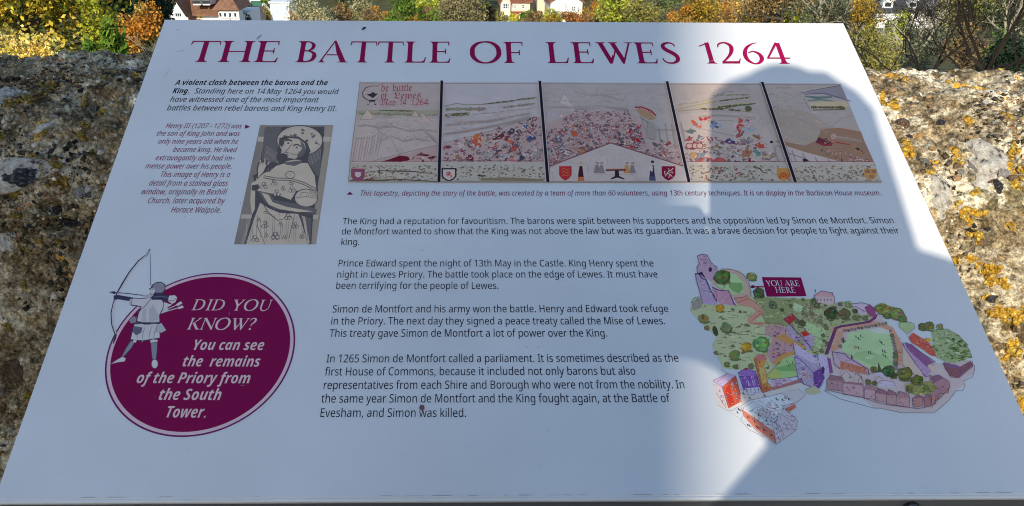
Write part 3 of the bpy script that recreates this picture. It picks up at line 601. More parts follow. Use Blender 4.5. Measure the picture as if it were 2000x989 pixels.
def display(pr, string, x0, y0, x1, y1, cap, col, w=.16, shear=0.0, track=.05, rise=()):
    units = []; adv = 0
    for ch in string:
        P, a = roman(ch, w); units.append((P, adv)); adv += a + (track if ch != ' ' else 0)
    adv -= track
    a = brd(x0, y0); b = brd(x1, y1); sx = (b[0] - a[0]) / adv
    for P, off in units:
        for poly in P:
            Q = [(a[0] + (off + x) * sx + y * shear * cap, a[1] + (b[1] - a[1]) * off / adv + y * cap) for x, y in poly]
            tr = tessellate_polygon([[Vector((u, v, 0)) for u, v in Q]]) if len(Q) > 4 else None
            pr.board(Q, col, tr)

for word, xa, xb in (('THE', 370, 546), ('BATTLE', 576, 884), ('OF', 918, 1027), ('LEWES', 1069, 1334), ('1264', 1367, 1549)):
    pr = Print(); ya = 121.5 + (xa - 370) * .0032; yb = 121.5 + (xb - 370) * .0032
    xo = {'THE': 4, 'BATTLE': 0, 'OF': 0, 'LEWES': 0, '1264': 8}[word]
    display(pr, word, xa - (6 if word == 'THE' else 0) + (0 if word != '1264' else 6), ya, xb, yb, .0385, CRIM, w=.172, track=.06)
    pr.build('printed_title_word', M_INK)

# body copy
pr = Print()
C75 = .0076
for (s_, xa, ya, xb, yb, cap) in (
    ("The King had a reputation for favouritism. The barons were split between his supporters and the opposition led by Simon de Montfort. Simon", 669, 438.5, 1748, 436.7, .0078),
    ("de Montfort wanted to show that the King was not above the law but was its guardian. It was a brave decision for people to fight against their", 666.5, 458.5, 1758, 456.5, .0078),
    ("king.", 665, 479, 703, 479, .0078),
    ("Prince Edward spent the night of 13th May in the Castle. King Henry spent the", 659.5, 521, 1278, 521, .0078),
    ("night in Lewes Priory. The battle took place on the edge of Lewes. It must have", 657, 543, 1286, 542.5, .0078),
    ("been terrifying for the people of Lewes.", 655, 565, 975, 565, .0078),
    ("Simon de Montfort and his army won the battle. Henry and Edward took refuge", 648.5, 611, 1307, 610, .0078),
    ("in the Priory. The next day they signed a peace treaty called the Mise of Lewes.", 645.5, 634.5, 1301, 634, .0078),
    ("This treaty gave Simon de Montfort a lot of power over the King.", 643, 658.5, 1188, 658, .0078),
    ("In 1265 Simon de Montfort called a parliament. It is sometimes described as the", 637, 708.5, 1327, 707, .0078),
    ("first House of Commons, because it included not only barons but also", 634, 734, 1243, 732.5, .0078),
    ("representatives from each Shire and Borough who were not from the nobility. In", 630.5, 760.5, 1339, 759, .0078),
    ("the same year Simon de Montfort and the King fought again, at the Battle of", 627, 787, 1309, 786, .0078),
    ("Evesham, and Simon was killed.", 624, 815, 912, 815, .0078)):
    pr.text('r', s_, xa, ya, xb, yb, cap, INK)
pr.build('printed_text', M_INK)
pr = Print()
pr.text('b', "A violent clash between the barons and the", 342, 166.3, 640, 166.8, .0085, INK)
pr.text('b', "King.", 336, 182.7, 370, 182.8, .0085, INK)
pr.text('i', "Standing here on 14 May 1264 you would", 379, 183, 661, 184.5, .0085, INK)
pr.text('i', "have witnessed one of the most important", 331, 199.5, 622, 200.5, .0085, INK)
pr.text('i', "battles between rebel barons and King Henry III.", 325, 216, 658, 217.8, .0085, INK)
pr.build('printed_text', M_INK)
pr = Print()
for s_, xa, ya, xb in (("Henry III (1207 – 1272) was", 323, 250.7, 472), ("the son of King John and was", 305, 265.7, 468), ("only nine years old when he", 308, 281.3, 465),
    ("became king. He lived", 337, 297.3, 462), ("extravagantly and had im-", 303, 313.5, 457), ("mense power over his people.", 283, 329.5, 453), ("This image of Henry is a", 312, 346, 449),
    ("detail from a stained glass", 290, 363, 445), ("window, originally in Bexhill", 275, 380, 442), ("Church, later acquired by", 287, 397.5, 438), ("Horace Walpole.", 333, 415.5, 432)):
    pr.text('i', s_, xa, ya, xb, ya + .6, .0074, CRIM2)
pr.poly([(479.5, 244), (489, 248.2), (478, 252.3)], shade(70, 20, 62))
pr.build('printed_caption', M_INK)
pr = Print()
pr.text('i', "This tapestry, depicting the story of the battle, was created by a team of more than 60 volunteers, using 13th century techniques. It is on display in the Barbican House museum.", 703, 382.7, 1723, 382.2, .0070, CRIM2)
pr.poly([(677.5, 380.8), (683.5, 374.8), (689.5, 380.8)], shade(70, 20, 62))
pr.build('printed_caption', M_INK)
def wd(w, k): return [q / k for q in w] if isinstance(w, (list, tuple)) else w / k
def Z(ox, oy, sc):
    return lambda *pts: [(ox + x / sc, oy + y / sc) for x, y in pts]

# ---------------- crimson roundel with the archer
pr = Print()
def ring(r0, r1, col, n=120):
    for i in range(n):
        a, b = 2*math.pi*i/n, 2*math.pi*(i+1)/n
        P = [(.1346 + r*math.cos(t), -.4622 + r*1.005*math.sin(t)) for r, t in ((r0,a),(r1,a),(r1,b),(r0,b))]
        if r0 == 0: P = P[1:]
        pr.board(P, col, h=pr.base)
FILL = (.25, .007, .075)
ring(0, .0774, FILL); ring(.0774, .0803, shade(190, 178, 212)); ring(.0803, .0818, shade(72, 22, 78))
for i in range(1): pr._h([(.05,-.55),(.22,-.37)])
LIL = shade(196, 186, 214)
display(pr, 'DID YOU', 373, 606.5, 527, 607.5, .0118, LIL, w=.13, shear=.16, track=.07)
display(pr, 'KNOW?', 364, 644, 496, 645, .0122, LIL, w=.13, shear=.16, track=.03)
pr.base += 2.4e-5
for s_, xa, xb, y in (("You can see", 375, 515.5, 683.8), ("the  remains", 355, 507.5, 716), ("of the Priory from", 265, 489, 748.7), ("the South", 308, 432, 781.4), ("Tower.", 322, 403, 815.8)):
    pr.text('b', s_, xa, y, xb, y + .5, .0102, LIL)
pr.build('roundel_print', M_INK)

pr = Print(base=2.6e-4)
z = Z(200, 480, 3.805)
g1, g2, g3, g4, dk = shade(142,150,172), shade(120,127,150), shade(92,96,120), shade(66,68,98), shade(38,40,66)
W_ = lambda pts, w, c: pr.line(z(*pts), wd(w, 3.805), c)
W_([(355,28),(330,72),(270,118),(205,200),(150,290),(112,362),(88,430),(72,500),(78,590),(100,660),(96,690),(82,728)], [10,15,15,17,19,20,20,21,21,18,16,9], dk)
W_([(352,34),(326,78),(272,124),(208,206),(155,296),(116,366),(90,434),(76,504),(82,590),(103,656)], [4,8,9,10,11,12,12,13,13,8], g1)
W_([(356,62),(358,180),(360,300)], 4, g4)
pr.poly(z((50,346),(92,340),(104,352),(92,363)), dk); W_([(95,350),(200,360),(330,376)], 9, dk); W_([(105,352),(200,363),(320,378)], 3, g1)
# tunic
pr.poly(z((222,388),(300,392),(360,385),(440,392),(458,420),(455,470),(428,520),(430,572),(340,586),(254,566),(262,520),(288,460),(262,452),(214,448)), dk)
pr.poly(z((226,394),(300,397),(360,390),(436,397),(452,424),(449,468),(423,518),(425,566),(340,580),(260,561),(268,520),(294,454),(262,446),(219,441)), g1)
pr.poly(z((350,470),(380,440),(420,520),(415,560),(345,570)), g2); pr.poly(z((300,480),(325,470),(330,570),(290,565)), g2)
# belt, skirt
pr.poly(z((236,570),(430,572),(432,690),(300,712),(206,702)), dk); pr.poly(z((242,585),(424,584),(427,685),(300,706),(213,697)), g1)
for x in (270, 310, 360, 395): W_([(x+10,600),(x-6,650),(x-12,695)], [2,6,3], g3)
W_([(250,572),(330,590),(430,572)], 5, g4)
W_([(362,400),(310,460),(264,500)], 5, g4)
pr.poly(z((200,560),(225,528),(256,534),(250,572),(215,580)), g3); pr.poly(z((228,640),(240,600),(300,610),(290,650),(250,668)), g4); pr.poly(z((398,640),(412,590),(440,576),(476,630),(440,650)), g2)
W_([(398,640),(412,590),(440,576),(476,630),(440,650),(398,640)], 3, g4)
# arms
pr.poly(z((85,372),(120,368),(235,388),(214,416),(120,400),(86,406)), dk); pr.poly(z((205,400),(224,394),(214,446),(198,440)), g2)
pr.poly(z((300,372),(340,362),(372,368),(365,388),(310,392)), g2)
pr.poly(z((360,388),(384,366),(480,366),(500,384),(488,412),(430,404),(370,404)), dk); W_([(380,384),(440,378),(490,388)], 7, g4)
pr.poly(z((498,374),(540,370),(558,388),(545,420),(520,436),(488,412)), g1); W_([(490,408),(530,412),(552,390)], 4, g4)
pr.poly(z((458,420),(500,436),(520,440),(470,470),(455,468)), g1)
# head
pr.poly(z((352,330),(346,322),(360,316),(372,292),(400,274),(440,270),(468,290),(472,325),(456,352),(448,366),(380,366),(352,360),(360,344)), dk)
pr.poly(z((372,322),(378,296),(402,280),(440,276),(462,294),(465,325),(446,350),(400,352),(388,334)), g3)
pr.poly(z((352,332),(366,318),(390,324),(392,348),(376,364),(356,358),(362,346)), g1); W_([(366,330),(378,328)], 4, dk)
# quiver arrows
pr.poly(z((436,508),(462,458),(500,470),(480,492)), g1); W_([(470,480),(560,440),(592,422)], 5, g1); W_([(470,492),(560,466),(602,460)], 6, g1)
pr.poly(z((548,438),(582,416),(597,430),(560,452)), g1); pr.poly(z((560,460),(598,446),(606,462),(570,474)), g1); W_([(480,482),(560,446)], 3, g4)
# legs
pr.poly(z((210,706),(248,712),(226,760),(186,806),(150,840),(142,826),(176,760)), dk); pr.poly(z((214,712),(240,716),(218,758),(180,802),(150,832),(148,824),(182,760)), g3)
pr.poly(z((232,700),(258,704),(250,722),(228,720)), g1)
pr.poly(z((148,828),(176,838),(166,862),(120,868),(62,882),(110,850)), g1); W_([(62,882),(110,850),(148,828)], 3, g4)
pr.poly(z((360,722),(414,714),(412,780),(404,846),(370,848),(362,790)), dk); pr.poly(z((364,726),(408,720),(406,780),(399,842),(375,843),(368,790)), g3)
pr.poly(z((356,706),(380,698),(412,702),(412,716),(360,724)), g1)
pr.ell(*z((390,880))[0], 26/3.8, 36/3.8, g4, 12); pr.ell(*z((391,880))[0], 22/3.8, 32/3.8, g1, 12)
pr.build('archer_print', M_INK)

# ---------------- grey portrait of the king
pr = Print()
K_ = 2.748
z = Z(430, 140, K_)
b0, b1, b2, b3, bl, bd = shade(104,104,110), shade(72,74,84), shade(128,127,130), shade(138,136,138), shade(150,148,148), shade(56,58,68)
W_ = lambda pts, w, c: pr.line(z(*pts), wd(w, K_), c)
P_ = lambda c, *pts: pr.poly(z(*pts), c)
P_(b0, (215,288),(608,288),(515,928),(75,928))
P_(shade(92,92,98), (215,288),(245,288),(200,540),(165,760),(110,928),(75,928)); P_(shade(108,106,108), (575,288),(608,288),(515,928),(480,928),(540,560))
P_(bd, (245,296),(560,296),(555,420),(520,640),(500,800),(470,880),(150,860),(185,720),(200,560),(215,480))
P_(b2, (205,350),(238,352),(234,378),(200,376)); P_(b2, (555,350),(596,352),(590,378),(552,376)); P_(b2, (116,768),(176,768),(170,790),(110,790)); P_(b2, (480,770),(528,770),(524,794),(478,792))
P_(b1, (240,300),(330,296),(320,380),(290,480),(230,520),(222,470)); P_(b1,(470,460),(545,400),(535,560),(500,560))
for i in range(14):
    x = 250 + i * 5; W_([(x, 400 + i*3), (x - 14 + i, 470 + i * 2)], 2, b0)
for i in range(9):
    x = 470 + i * 8; W_([(x, 520 - i*6), (x + 10, 440 - i * 6)], 2, b0)
# halo
cx, cy = z((428,372))[0]
pr.ell(cx, cy, 126/K_, 84/K_, bd, 26); pr.ell(cx, cy, 121/K_, 79/K_, b2, 26); pr.ell(cx+2, cy-1, 108/K_, 68/K_, b3, 26)
for x, y in ((440,322),(500,345),(520,385),(470,375),(395,335),(350,350)):
    for k in range(4):
        pr.blob(*z((x + random.uniform(-12,12), y + random.uniform(-10,10)))[0], 3.2, 2.4, b1, .4, 6)
        pr.blob(*z((x + random.uniform(-12,12), y + random.uniform(-10,10)))[0], 2.2, 1.6, b3, .4, 6)
# robe
P_(bd, (178,560),(240,520),(300,505),(360,480),(470,480),(520,560),(525,640),(500,760),(490,928),(130,928),(170,780),(190,640))
P_(b3, (195,572),(250,540),(300,540),(430,570),(505,610),(505,650),(410,640),(380,690),(300,660),(240,650),(200,640))
P_(bl, (240,562),(300,508),(360,490),(470,492),(508,560),(516,628),(460,600),(380,575),(310,572))
W_([(234,566),(300,578),(380,580),(450,602),(514,636)], 16, b1); W_([(236,566),(300,578),(380,580),(450,602),(514,636)], 6, b3)
P_(b1, (200,640),(270,655),(290,690),(420,712),(520,740),(515,770),(400,745),(290,740),(240,700))
P_(bl, (222,650),(262,664),(282,702),(360,728),(450,744),(500,752),(420,756),(320,740),(262,716))
P_(b3, (215,705),(262,735),(320,760),(420,765),(440,820),(470,928),(140,928),(180,800))
P_(bl, (222,720),(250,745),(235,928),(165,928),(190,800)); P_(bl, (300,770),(360,780),(345,928),(285,928))
P_(b1, (430,770),(490,790),(486,900),(462,860)); P_(b2, (440,775),(455,780),(482,920),(470,928))
W_([(225,700),(260,760),(310,800),(350,790)], [2,6,5,2], bd); W_([(200,770),(200,830),(230,900),(240,928)], [2,5,4,3], b1); W_([(400,770),(385,830),(370,900)], [2,5,3], b1)
P_(bl, (168,600),(205,580),(210,640),(190,640),(188,740),(172,770),(162,700)); W_([(190,640),(188,740),(172,770)], 3, b1)
for x, y, q in ((290,600,1),(340,630,.8),(235,615,1.2),(385,635,1.2),(380,600,.8),(305,655,1.2),(247,755,.8),(365,782,1.2),(208,798,.7),(240,826,1.2),(325,820,.8),(405,828,1.1),(250,880,.8),(297,885,1.4),(188,900,1.2),(348,892,.8),(438,886,.9)):
    for k in range(3):
        t = k * 2.1 + .5
        pr.blob(*z((x + 9*q*math.cos(t), y + 9*q*math.sin(t)))[0], 3.6*q, 3.4*q, b1, .25, 7)
        pr.blob(*z((x + 9*q*math.cos(t), y + 9*q*math.sin(t)))[0], 2.2*q, 2.0*q, bl, .25, 7)
# orb + hands
cx, cy = z((462,680))[0]; pr.ell(cx, cy, 64/K_, 50/K_, bd, 20); pr.ell(cx, cy, 60/K_, 46/K_, b3, 20); pr.ell(cx+1, cy-2, 50/K_, 34/K_, bl, 20)
W_([(402,680),(460,672),(522,682)], 3, b1); W_([(430,672),(438,650),(470,652),(474,672)], 3, b1)
for i in range(4): W_([(482 + i*11, 640),(486 + i*10, 668 + i*2)], [9,5], bd); W_([(482 + i*11, 641),(486 + i*10, 665 + i*2)], [6,3], bl)
P_(bd, (196,520),(205,490),(240,480),(258,500),(236,545),(200,580)); P_(bl, (204,520),(212,495),(238,488),(250,502),(232,540),(204,572))
for x in (222, 240, 256): W_([(x, 500),(x + (x-238)*.5, 458 + abs(x-235))], [12,9], bd); W_([(x, 500),(x + (x-238)*.5, 461 + abs(x-235))], [7,5], bl)
P_(bd, (170,612),(205,606),(214,626),(196,640),(170,640))
# brooch
cx, cy = z((377,556))[0]; pr.ell(cx, cy, 27/K_, 21/K_, bd, 16); pr.ell(cx, cy, 23/K_, 17/K_, bl, 16); pr.ell(cx, cy, 11/K_, 9/K_, b2, 10)
# collar and head
P_(b1, (345,470),(430,462),(440,492),(400,508),(350,500)); W_([(356,482),(432,474)], 10, b3)
P_(bd, (318,360),(350,348),(420,350),(470,385),(486,430),(450,478),(400,474),(360,482),(320,476),(302,458),(322,420),(316,390))
P_(b2, (335,375),(372,358),(420,362),(455,388),(462,420),(440,455),(400,470),(350,462),(322,450),(332,425),(322,405))
P_(b3, (350,372),(385,362),(425,372),(446,396),(440,420),(400,436),(372,432),(352,420))
P_(bd, (318,374),(350,356),(342,392),(330,410)); P_(b1, (300,458),(330,444),(360,452),(352,478),(322,486),(306,476)); P_(bd, (440,420),(476,412),(478,446),(446,466))
W_([(352,376),(366,370),(384,376)], [2,5,2], bd); W_([(396,400),(412,394),(432,402)], [2,5,2], bd)
for x, y in ((366,386),(412,409)): pr.ell(*z((x, y))[0], 3.4, 1.8, b2, 10); pr.ell(*z((x, y))[0], 2.1, 1.7, bd, 8)
W_([(386,388),(366,418),(350,430),(362,436)], [3,5,6,3], b1); W_([(332,440),(350,446),(372,450)], [3,6,2], bd); W_([(336,432),(356,438),(372,438)], [2,4,2], b1)
W_([(380,440),(400,450),(430,446)], 3, b1)
P_(b1, (430,372),(452,392),(462,425),(444,455),(410,468),(420,440),(440,418)); P_(bd, (306,452),(330,440),(352,446),(366,456),(352,480),(326,488),(306,478)); W_([(350,372),(366,366),(388,374)], 7, bd); W_([(392,398),(414,392),(436,404)], 7, bd)
for i in range(26):
    x = 150 + i * 13; W_([(x, 760 + (i*37) % 40), (x - 8 + (i*13) % 17, 830 + (i*29) % 50), (x - 4, 915)], [.8, 2.2, .8], b1 if i % 3 else b2)
for i in range(16):
    x = 262 + i * 14; W_([(x, 520 + (i*17) % 16), (x - 6 + (i*7) % 13, 560 + (i % 4) * 6)], [1, 2], b2)
for i in range(12): W_([(210 + i*16, 590 + (i*23) % 60), (224 + i*16, 606 + (i*31) % 60)], [1, 2.4], b2)
pr.build('king_portrait_print', M_INK)

# ---------------- the tapestry strip
pr = Print()
TR = random.Random(11)
GOLD = shade(150,105,60)
base = shade(150,142,152)
tz = (703,160.5); tr_ = (1642,164); bl_ = (680,357); br_ = (1722,357.5)
bounds = [((703,160.5),(680,357.5)), ((863,161),(857.5,357.5)), ((1054,161.5),(1070,357.5)), ((1302,162.5),(1345,357.5)), ((1487.5,163.5),(1552.5,357.5)), ((1642,164),(1722,357.5))]
cols = [shade(124,120,130), shade(128,128,142), shade(122,121,132), shade(122,119,128), shade(120,118,127)]
def pl(i, s, t):
    """point in tapestry panel i: s across 0..1, t down 0..1"""
    (a, b), (c, d) = bounds[i], bounds[i+1]
    x0 = a[0] + (b[0]-a[0])*t; x1 = c[0] + (d[0]-c[0])*t; y0 = a[1] + (b[1]-a[1])*t; y1 = c[1] + (d[1]-c[1])*t
    return (x0 + (x1-x0)*s, y0 + (y1-y0)*s)
def clip(i, x, y, mx=2.0):
    """keep ornaments inside their panel"""
    (a, b), (c, d) = bounds[i], bounds[i+1]
    t = (y - a[1]) / (b[1] - a[1]); x0 = a[0] + (b[0]-a[0])*t; x1 = c[0] + (d[0]-c[0])*t
    return x0 + mx + (3 if i else 0) < x < x1 - mx - 3 and .02 < t < .985
for i in range(5):
    pr.poly([pl(i,0,0), pl(i,1,0), pl(i,1,1), pl(i,0,1)], cols[i])
    for k in range(150):
        s_, t_ = TR.random(), TR.uniform(.03,.8)
        x, y = pl(i, s_, t_); j = TR.uniform(.84, 1.12)
        if clip(i, x, y, 9): pr.line([(x-TR.uniform(4,9), y+TR.uniform(-1,1)), (x, y), (x+TR.uniform(4,9), y+TR.uniform(-1,1))], TR.uniform(1,2.6), tuple(c*j for c in cols[i]))
def mute(r, g, b, k=.42): return tuple(int(v * (1 - k) + w * k) for v, w in zip((r, g, b), (104, 92, 102)))
MUT = [shade(*mute(*c)) for c in ((86,20,38),(104,28,46),(118,50,48),(34,32,52),(48,54,84),(140,88,66),(92,98,116),(66,76,84),(112,82,60),(150,142,156),(76,26,52),(52,30,38),(118,98,70),(28,26,40),(96,24,36),(84,78,90),(120,70,72))]
PALE = [shade(172,164,176), shade(162,150,160), shade(182,172,184)]
def stitch(i, n, t0, t1, cols_, l=5, w=.8, wav=1.2):
    for _ in range(n):
        x, y = pl(i, TR.random(), TR.uniform(t0, t1)); k = TR.uniform(.5, 1.2) * l
        if clip(i, x, y, k + 1): pr.line([(x-k, y+TR.uniform(-wav,wav)), (x-k*.3, y+TR.uniform(-wav,wav)), (x+k*.3, y+TR.uniform(-wav,wav)), (x+k, y+TR.uniform(-wav,wav))], [w*.4, w, w, w*.4], TR.choice(cols_))
SK = [shade(112,106,118), shade(152,148,158), shade(104,100,108), shade(120,112,112)]
def figure(i, x, y, q, col=None, out=None):
    if not clip(i, x, y, q * .8): return
    col = col or TR.choice(MUT); rot = TR.uniform(-.9, .9)
    w, h = q * TR.uniform(.7, 1.25), q * TR.uniform(.35, .7)
    pr.blob(x, y, w + .8, h + .8, out or TR.choice(PALE + [MUT[3], shade(96,84,96)]), .4, 9, rot, TR)
    pr.blob(x, y, w, h, col, .5, 10, rot, TR)
    if q > 2.3:
        pr.blob(x + TR.uniform(-.4,.4)*w, y - h*1.0, q*.28, q*.28, TR.choice((PALE[0], MUT[3], col)), .2, 6, 0, TR)
        a = TR.uniform(-1.2, 1.2)
        pr.line([(x, y), (x + q*1.1*math.cos(a), y + q*.9*math.sin(a))], [1.3, .6], TR.choice((col, PALE[0], MUT[3])))
    for _ in range(2):
        a = TR.uniform(0, 6.28); pr.line([(x + w*.6*math.cos(a), y + h*.6*math.sin(a)), (x + w*1.5*math.cos(a+.2), y + h*1.6*math.sin(a+.2))], [.9, .4], TR.choice((MUT[3], MUT[13], MUT[0], PALE[0])))
    if TR.random() < .5: pr.blob(x + TR.uniform(-.4,.4)*w, y + TR.uniform(-.3,.3)*h, q*.25, q*.2, TR.choice(PALE + MUT), .3, 6, 0, TR)
def inside(P, x, y):
    r = False
    for k in range(len(P)):
        (ax, ay), (bx, by) = P[k], P[k-1]
        if (ay > y) != (by > y) and x < (bx-ax)*(y-ay)/(by-ay)+ax: r = not r
    return r
def crowd(i, P, n, q0, q1, ground=None, cols_=None, avoid=None):
    if ground: pr.poly(P, ground)
    xs = [p[0] for p in P]; ys = [p[1] for p in P]; got = 0
    pts = []
    for _ in range(n * 14):
        if got >= n: break
        x, y = TR.uniform(min(xs), max(xs)), TR.uniform(min(ys), max(ys))
        q = TR.uniform(q0, q1)
        if not inside(P, x, y) or (avoid and inside(avoid, x, y)): continue
        if any((x-a)**2 + (y-b)**2 < (q*.62)**2 for a, b in pts): continue
        pts.append((x, y)); got += 1
    pts.sort(key=lambda p: p[1])
    for x, y in pts: figure(i, x, y, TR.uniform(q0, q1), TR.choice(cols_) if cols_ else None)
def tufts(i, a, b, n, col, amp=3, w=2.2, thick=1.6):
    """hedge line with bushes along a-b"""
    for k in range(n):
        t = (k + TR.uniform(-.3,.3)) / n; x = a[0]+(b[0]-a[0])*t; y = a[1]+(b[1]-a[1])*t
        if clip(i, x, y, w+1): pr.blob(x, y - amp*TR.random()*.4, w*TR.uniform(.6,1.4), thick*TR.uniform(.5,1.3), tuple(c*TR.uniform(.8,1.3) for c in col), .35, 7, 0, TR)
z5 = Z(670,150,4.495); z6 = Z(1040,150,4.497); z7 = Z(1290,150,4.444)
LN = shade(98,92,100); OL = shade(92,94,88); OLD = shade(64,68,52)
# panel 1: tents, hills, title lettering
pr.poly(z5((118,300),(200,296),(480,290),(850,300),(848,330),(118,340)), shade(112,114,108))
tufts(0, z5((118,330))[0], z5((850,345))[0], 46, OL, 4, 3.2, 2.6); tufts(0, z5((330,300))[0], z5((610,305))[0], 20, OLD, 2, 3.5, 1.2)
pr.poly(z5((105,390),(300,372),(700,366),(840,372),(835,600),(100,790),(50,790)), shade(130,126,134))
for P in (((150,380),(215,290),(285,375)), ((600,350),(635,300),(665,350)), ((680,330),(700,325),(790,400),(700,400))):
    pr.poly(z5(*P), shade(160,150,154)); pr.line(z5(*(P + P[:1])), .9, LN)
for k in range(9):
    x = 120 + k * 24
    pr.line(z5((x, 540 - k*4), (x - 22, 640), (x - 38, 770 - k * 12)), .9, LN); pr.poly(z5((x, 545-k*4),(x+11,543-k*4),(x-12,650),(x-26,760-k*12),(x-36,760-k*12),(x-22,650)), shade(160,152,160) if k % 2 else shade(126,116,124))
pr.line(z5((110,545),(250,540),(330,485),(345,520),(300,700)), 1.0, LN); pr.line(z5((290,450),(340,500),(420,540),(500,690)), .9, LN)
for k in range(14):
    x, y = TR.uniform(300, 780), TR.uniform(390, 560)
    if y < 600 - (x-300)*.1: pr.line(z5((x, y), (x + TR.uniform(-20,20), y + TR.uniform(20,60))), .8, shade(120,112,118)); pr.blob(*z5((x,y))[0], 4, 3, shade(150,141,146), .4, 8, 0, TR)
for k in range(5): pr.line(z5((700 + k*22, 470 + k*10), (800 + k*8, 570 + k*6)), .9, LN)
pr.poly(z5((110,790),(835,605),(832,792)), shade(126,112,122))
pr.line(z5((110,790),(340,722),(600,655),(838,602)), 1.1, LN)
crowd(0, z5((330,770),(640,700),(832,640),(832,788)), 26, 1.2, 2.6, None, [shade(168,120,134), shade(104,24,44), shade(130,58,76), PALE[0]])
for P in (((335,750),(410,728),(500,695),(575,705),(588,735),(520,748),(505,765),(480,750)), ((635,695),(690,665),(705,680),(770,690),(740,702),(690,695)), ((735,715),(790,700),(825,700),(780,732)), ((690,745),(706,730),(716,750),(702,758))):
    pr.poly(z5(*P), shade(72,18,34))
stitch(0, 90, .32, .78, SK, 4, .9, 2.2)
LC = shade(112,44,58)
LO = shade(174,162,172)
for dxy, c in (((.8, .6), LC),):
    for s_, x0, x1, y, cap in (('he', 331, 400, 128, .0125), ('battle', 432, 606, 128, .0125), ('of', 328, 386, 192, .0112), ('Lewes', 446, 684, 194, .0112), ('May', 318, 464, 254, .0104), ('14', 492, 554, 254, .0104), ('1264', 592, 748, 254, .0104)):
        a, b = z5((x0, y), (x1, y)); st = 'k' if s_[0].isalpha() else 'r'
        pr.base += 2.5e-4; pr.text(st, s_, a[0], a[1], b[0], b[1], cap, c); pr.base -= 2.5e-4
W5 = lambda pts, w, c: pr.line(z5(*pts), wd(w, 4.495), c)
W5([(325,72),(300,88),(262,84),(200,100),(172,140),(178,180),(220,206),(280,208),(312,186)], [3,12,9,10,10,12,12,10,4], shade(66,58,66))
W5([(325,76),(300,92),(262,88),(206,104),(180,142),(186,176),(222,200),(278,202),(308,186)], [2,6,5,5,5,6,6,5,2], shade(160,150,152))
pr.poly(z5((205,158),(245,150),(262,134),(282,150),(310,150),(285,172),(262,190),(240,176)), shade(36,36,48)); pr.poly(z5((228,208),(286,208),(280,222),(232,222)), shade(36,36,48))
pr.poly(z5((202,252),(222,242),(230,252)), shade(36,36,48)); pr.poly(z5((268,248),(288,238),(296,250)), shade(36,36,48)); W5([(240,222),(228,240)], 4, shade(36,36,48)); W5([(272,222),(280,240)], 4, shade(36,36,48))
# panel 2
pr.poly(z5((888,50),(1710,50),(1725,185),(1480,215),(1250,240),(1000,238),(885,270)), shade(129,130,147))
for k in range(60):
    x, y = TR.uniform(900,1700), TR.uniform(70,200); W5([(x,y),(x+40,y-2),(x+80,y+TR.uniform(-4,4))], TR.uniform(2,6), shade(*(int(v*TR.uniform(.95,1.06)) for v in (129,130,147))))
W5([(885,262),(1000,236),(1080,250),(1240,245),(1480,222),(1560,195),(1700,185)], 7, OL)
stitch(1, 90, .2, .6, SK, 6, .8, .8)
tufts(1, z5((885,290))[0], z5((1260,290))[0], 26, OL, 3, 4.5, 3.4); tufts(1, z5((885,345))[0], z5((1110,330))[0], 18, OLD, 3, 4, 3); tufts(1, z5((1410,275))[0], z5((1690,240))[0], 22, OL, 2, 3, 2.2); tufts(1, z5((1240,242))[0], z5((1700,190))[0], 26, OLD, 1, 2.6, 1.2)
W5([(885,375),(1100,335),(1300,320),(1700,275)], 4, LN)
P = z5((885,585),(1170,515),(1650,368),(1738,350),(1772,792),(880,792))
pr.poly(P, shade(126,116,126)); W5([(880,585),(1170,517),(1650,368)], 5, LN)
crowd(1, P, 250, 2.4, 5.2)
for x, y, q, c in ((920,625,9,(84,24,48)),(1030,600,9,(140,140,152)),(1190,540,12,(150,84,44)),(1170,590,13,(140,60,44)),(1360,535,13,(66,24,34)),(1440,545,11,(96,28,44)),(1655,545,11,(30,54,104)),(1600,440,9,(36,56,96)),(1480,485,10,(40,34,60)),(1470,570,9,(150,80,50)),(1490,640,11,(158,62,56)),(1290,690,15,(118,118,128)),(1400,710,10,(100,116,150)),(1590,700,14,(36,40,70)),(1600,690,9,(170,166,180)),(1120,725,12,(74,20,40)),(1010,705,10,(110,84,60)),(1480,745,13,(140,84,90)),(1700,680,14,(104,104,112)),(1290,625,9,(110,44,66))):
    x, y = z5((x, y))[0]; figure(1, x, y, q / 1.45, shade(*mute(*c, .15)))
# panel 3
W6 = lambda pts, w, c: pr.line(z6(*pts), wd(w, 4.497), c)
for P, w in ((((105,210),(240,225),(275,145),(310,220),(420,215)), 4), (((370,130),(420,150),(560,170),(760,155)), 5), (((380,290),(520,285),(700,285),(830,282)), 5), (((560,230),(640,215),(700,230)), 4)): W6(P, w, LN)
pr.poly(z6((240,235),(275,150),(330,235),(345,250),(380,300),(330,290),(300,250)), shade(158,154,164))
pr.poly(z6((720,282),(825,282),(838,340),(740,340)), shade(104,104,112)); tufts(2, z6((110,330))[0], z6((330,360))[0], 16, shade(128,126,138), 3, 3, 3)
stitch(2, 70, .05, .33, SK, 6, .9, 1.4)
for k in range(90):
    x, y = TR.uniform(830,1240), TR.uniform(90,400); x, y = z6((x,y))[0]
    if clip(2, x, y, 4): pr.line([(x-3,y+1),(x,y-1),(x+3,y+.5)], .9, shade(120,112,122))
P = z6((115,390),(380,300),(840,300),(960,400),(1000,560),(1300,600),(1318,800),(685,600),(150,800))
pr.poly(z6((115,420),(380,300),(840,300),(990,420),(1000,575),(1270,590),(1312,795),(685,592),(152,795)), shade(124,112,122))
crowd(2, z6((240,400),(380,300),(840,300),(930,420),(700,460),(300,470)), 190, 1.3, 2.7)
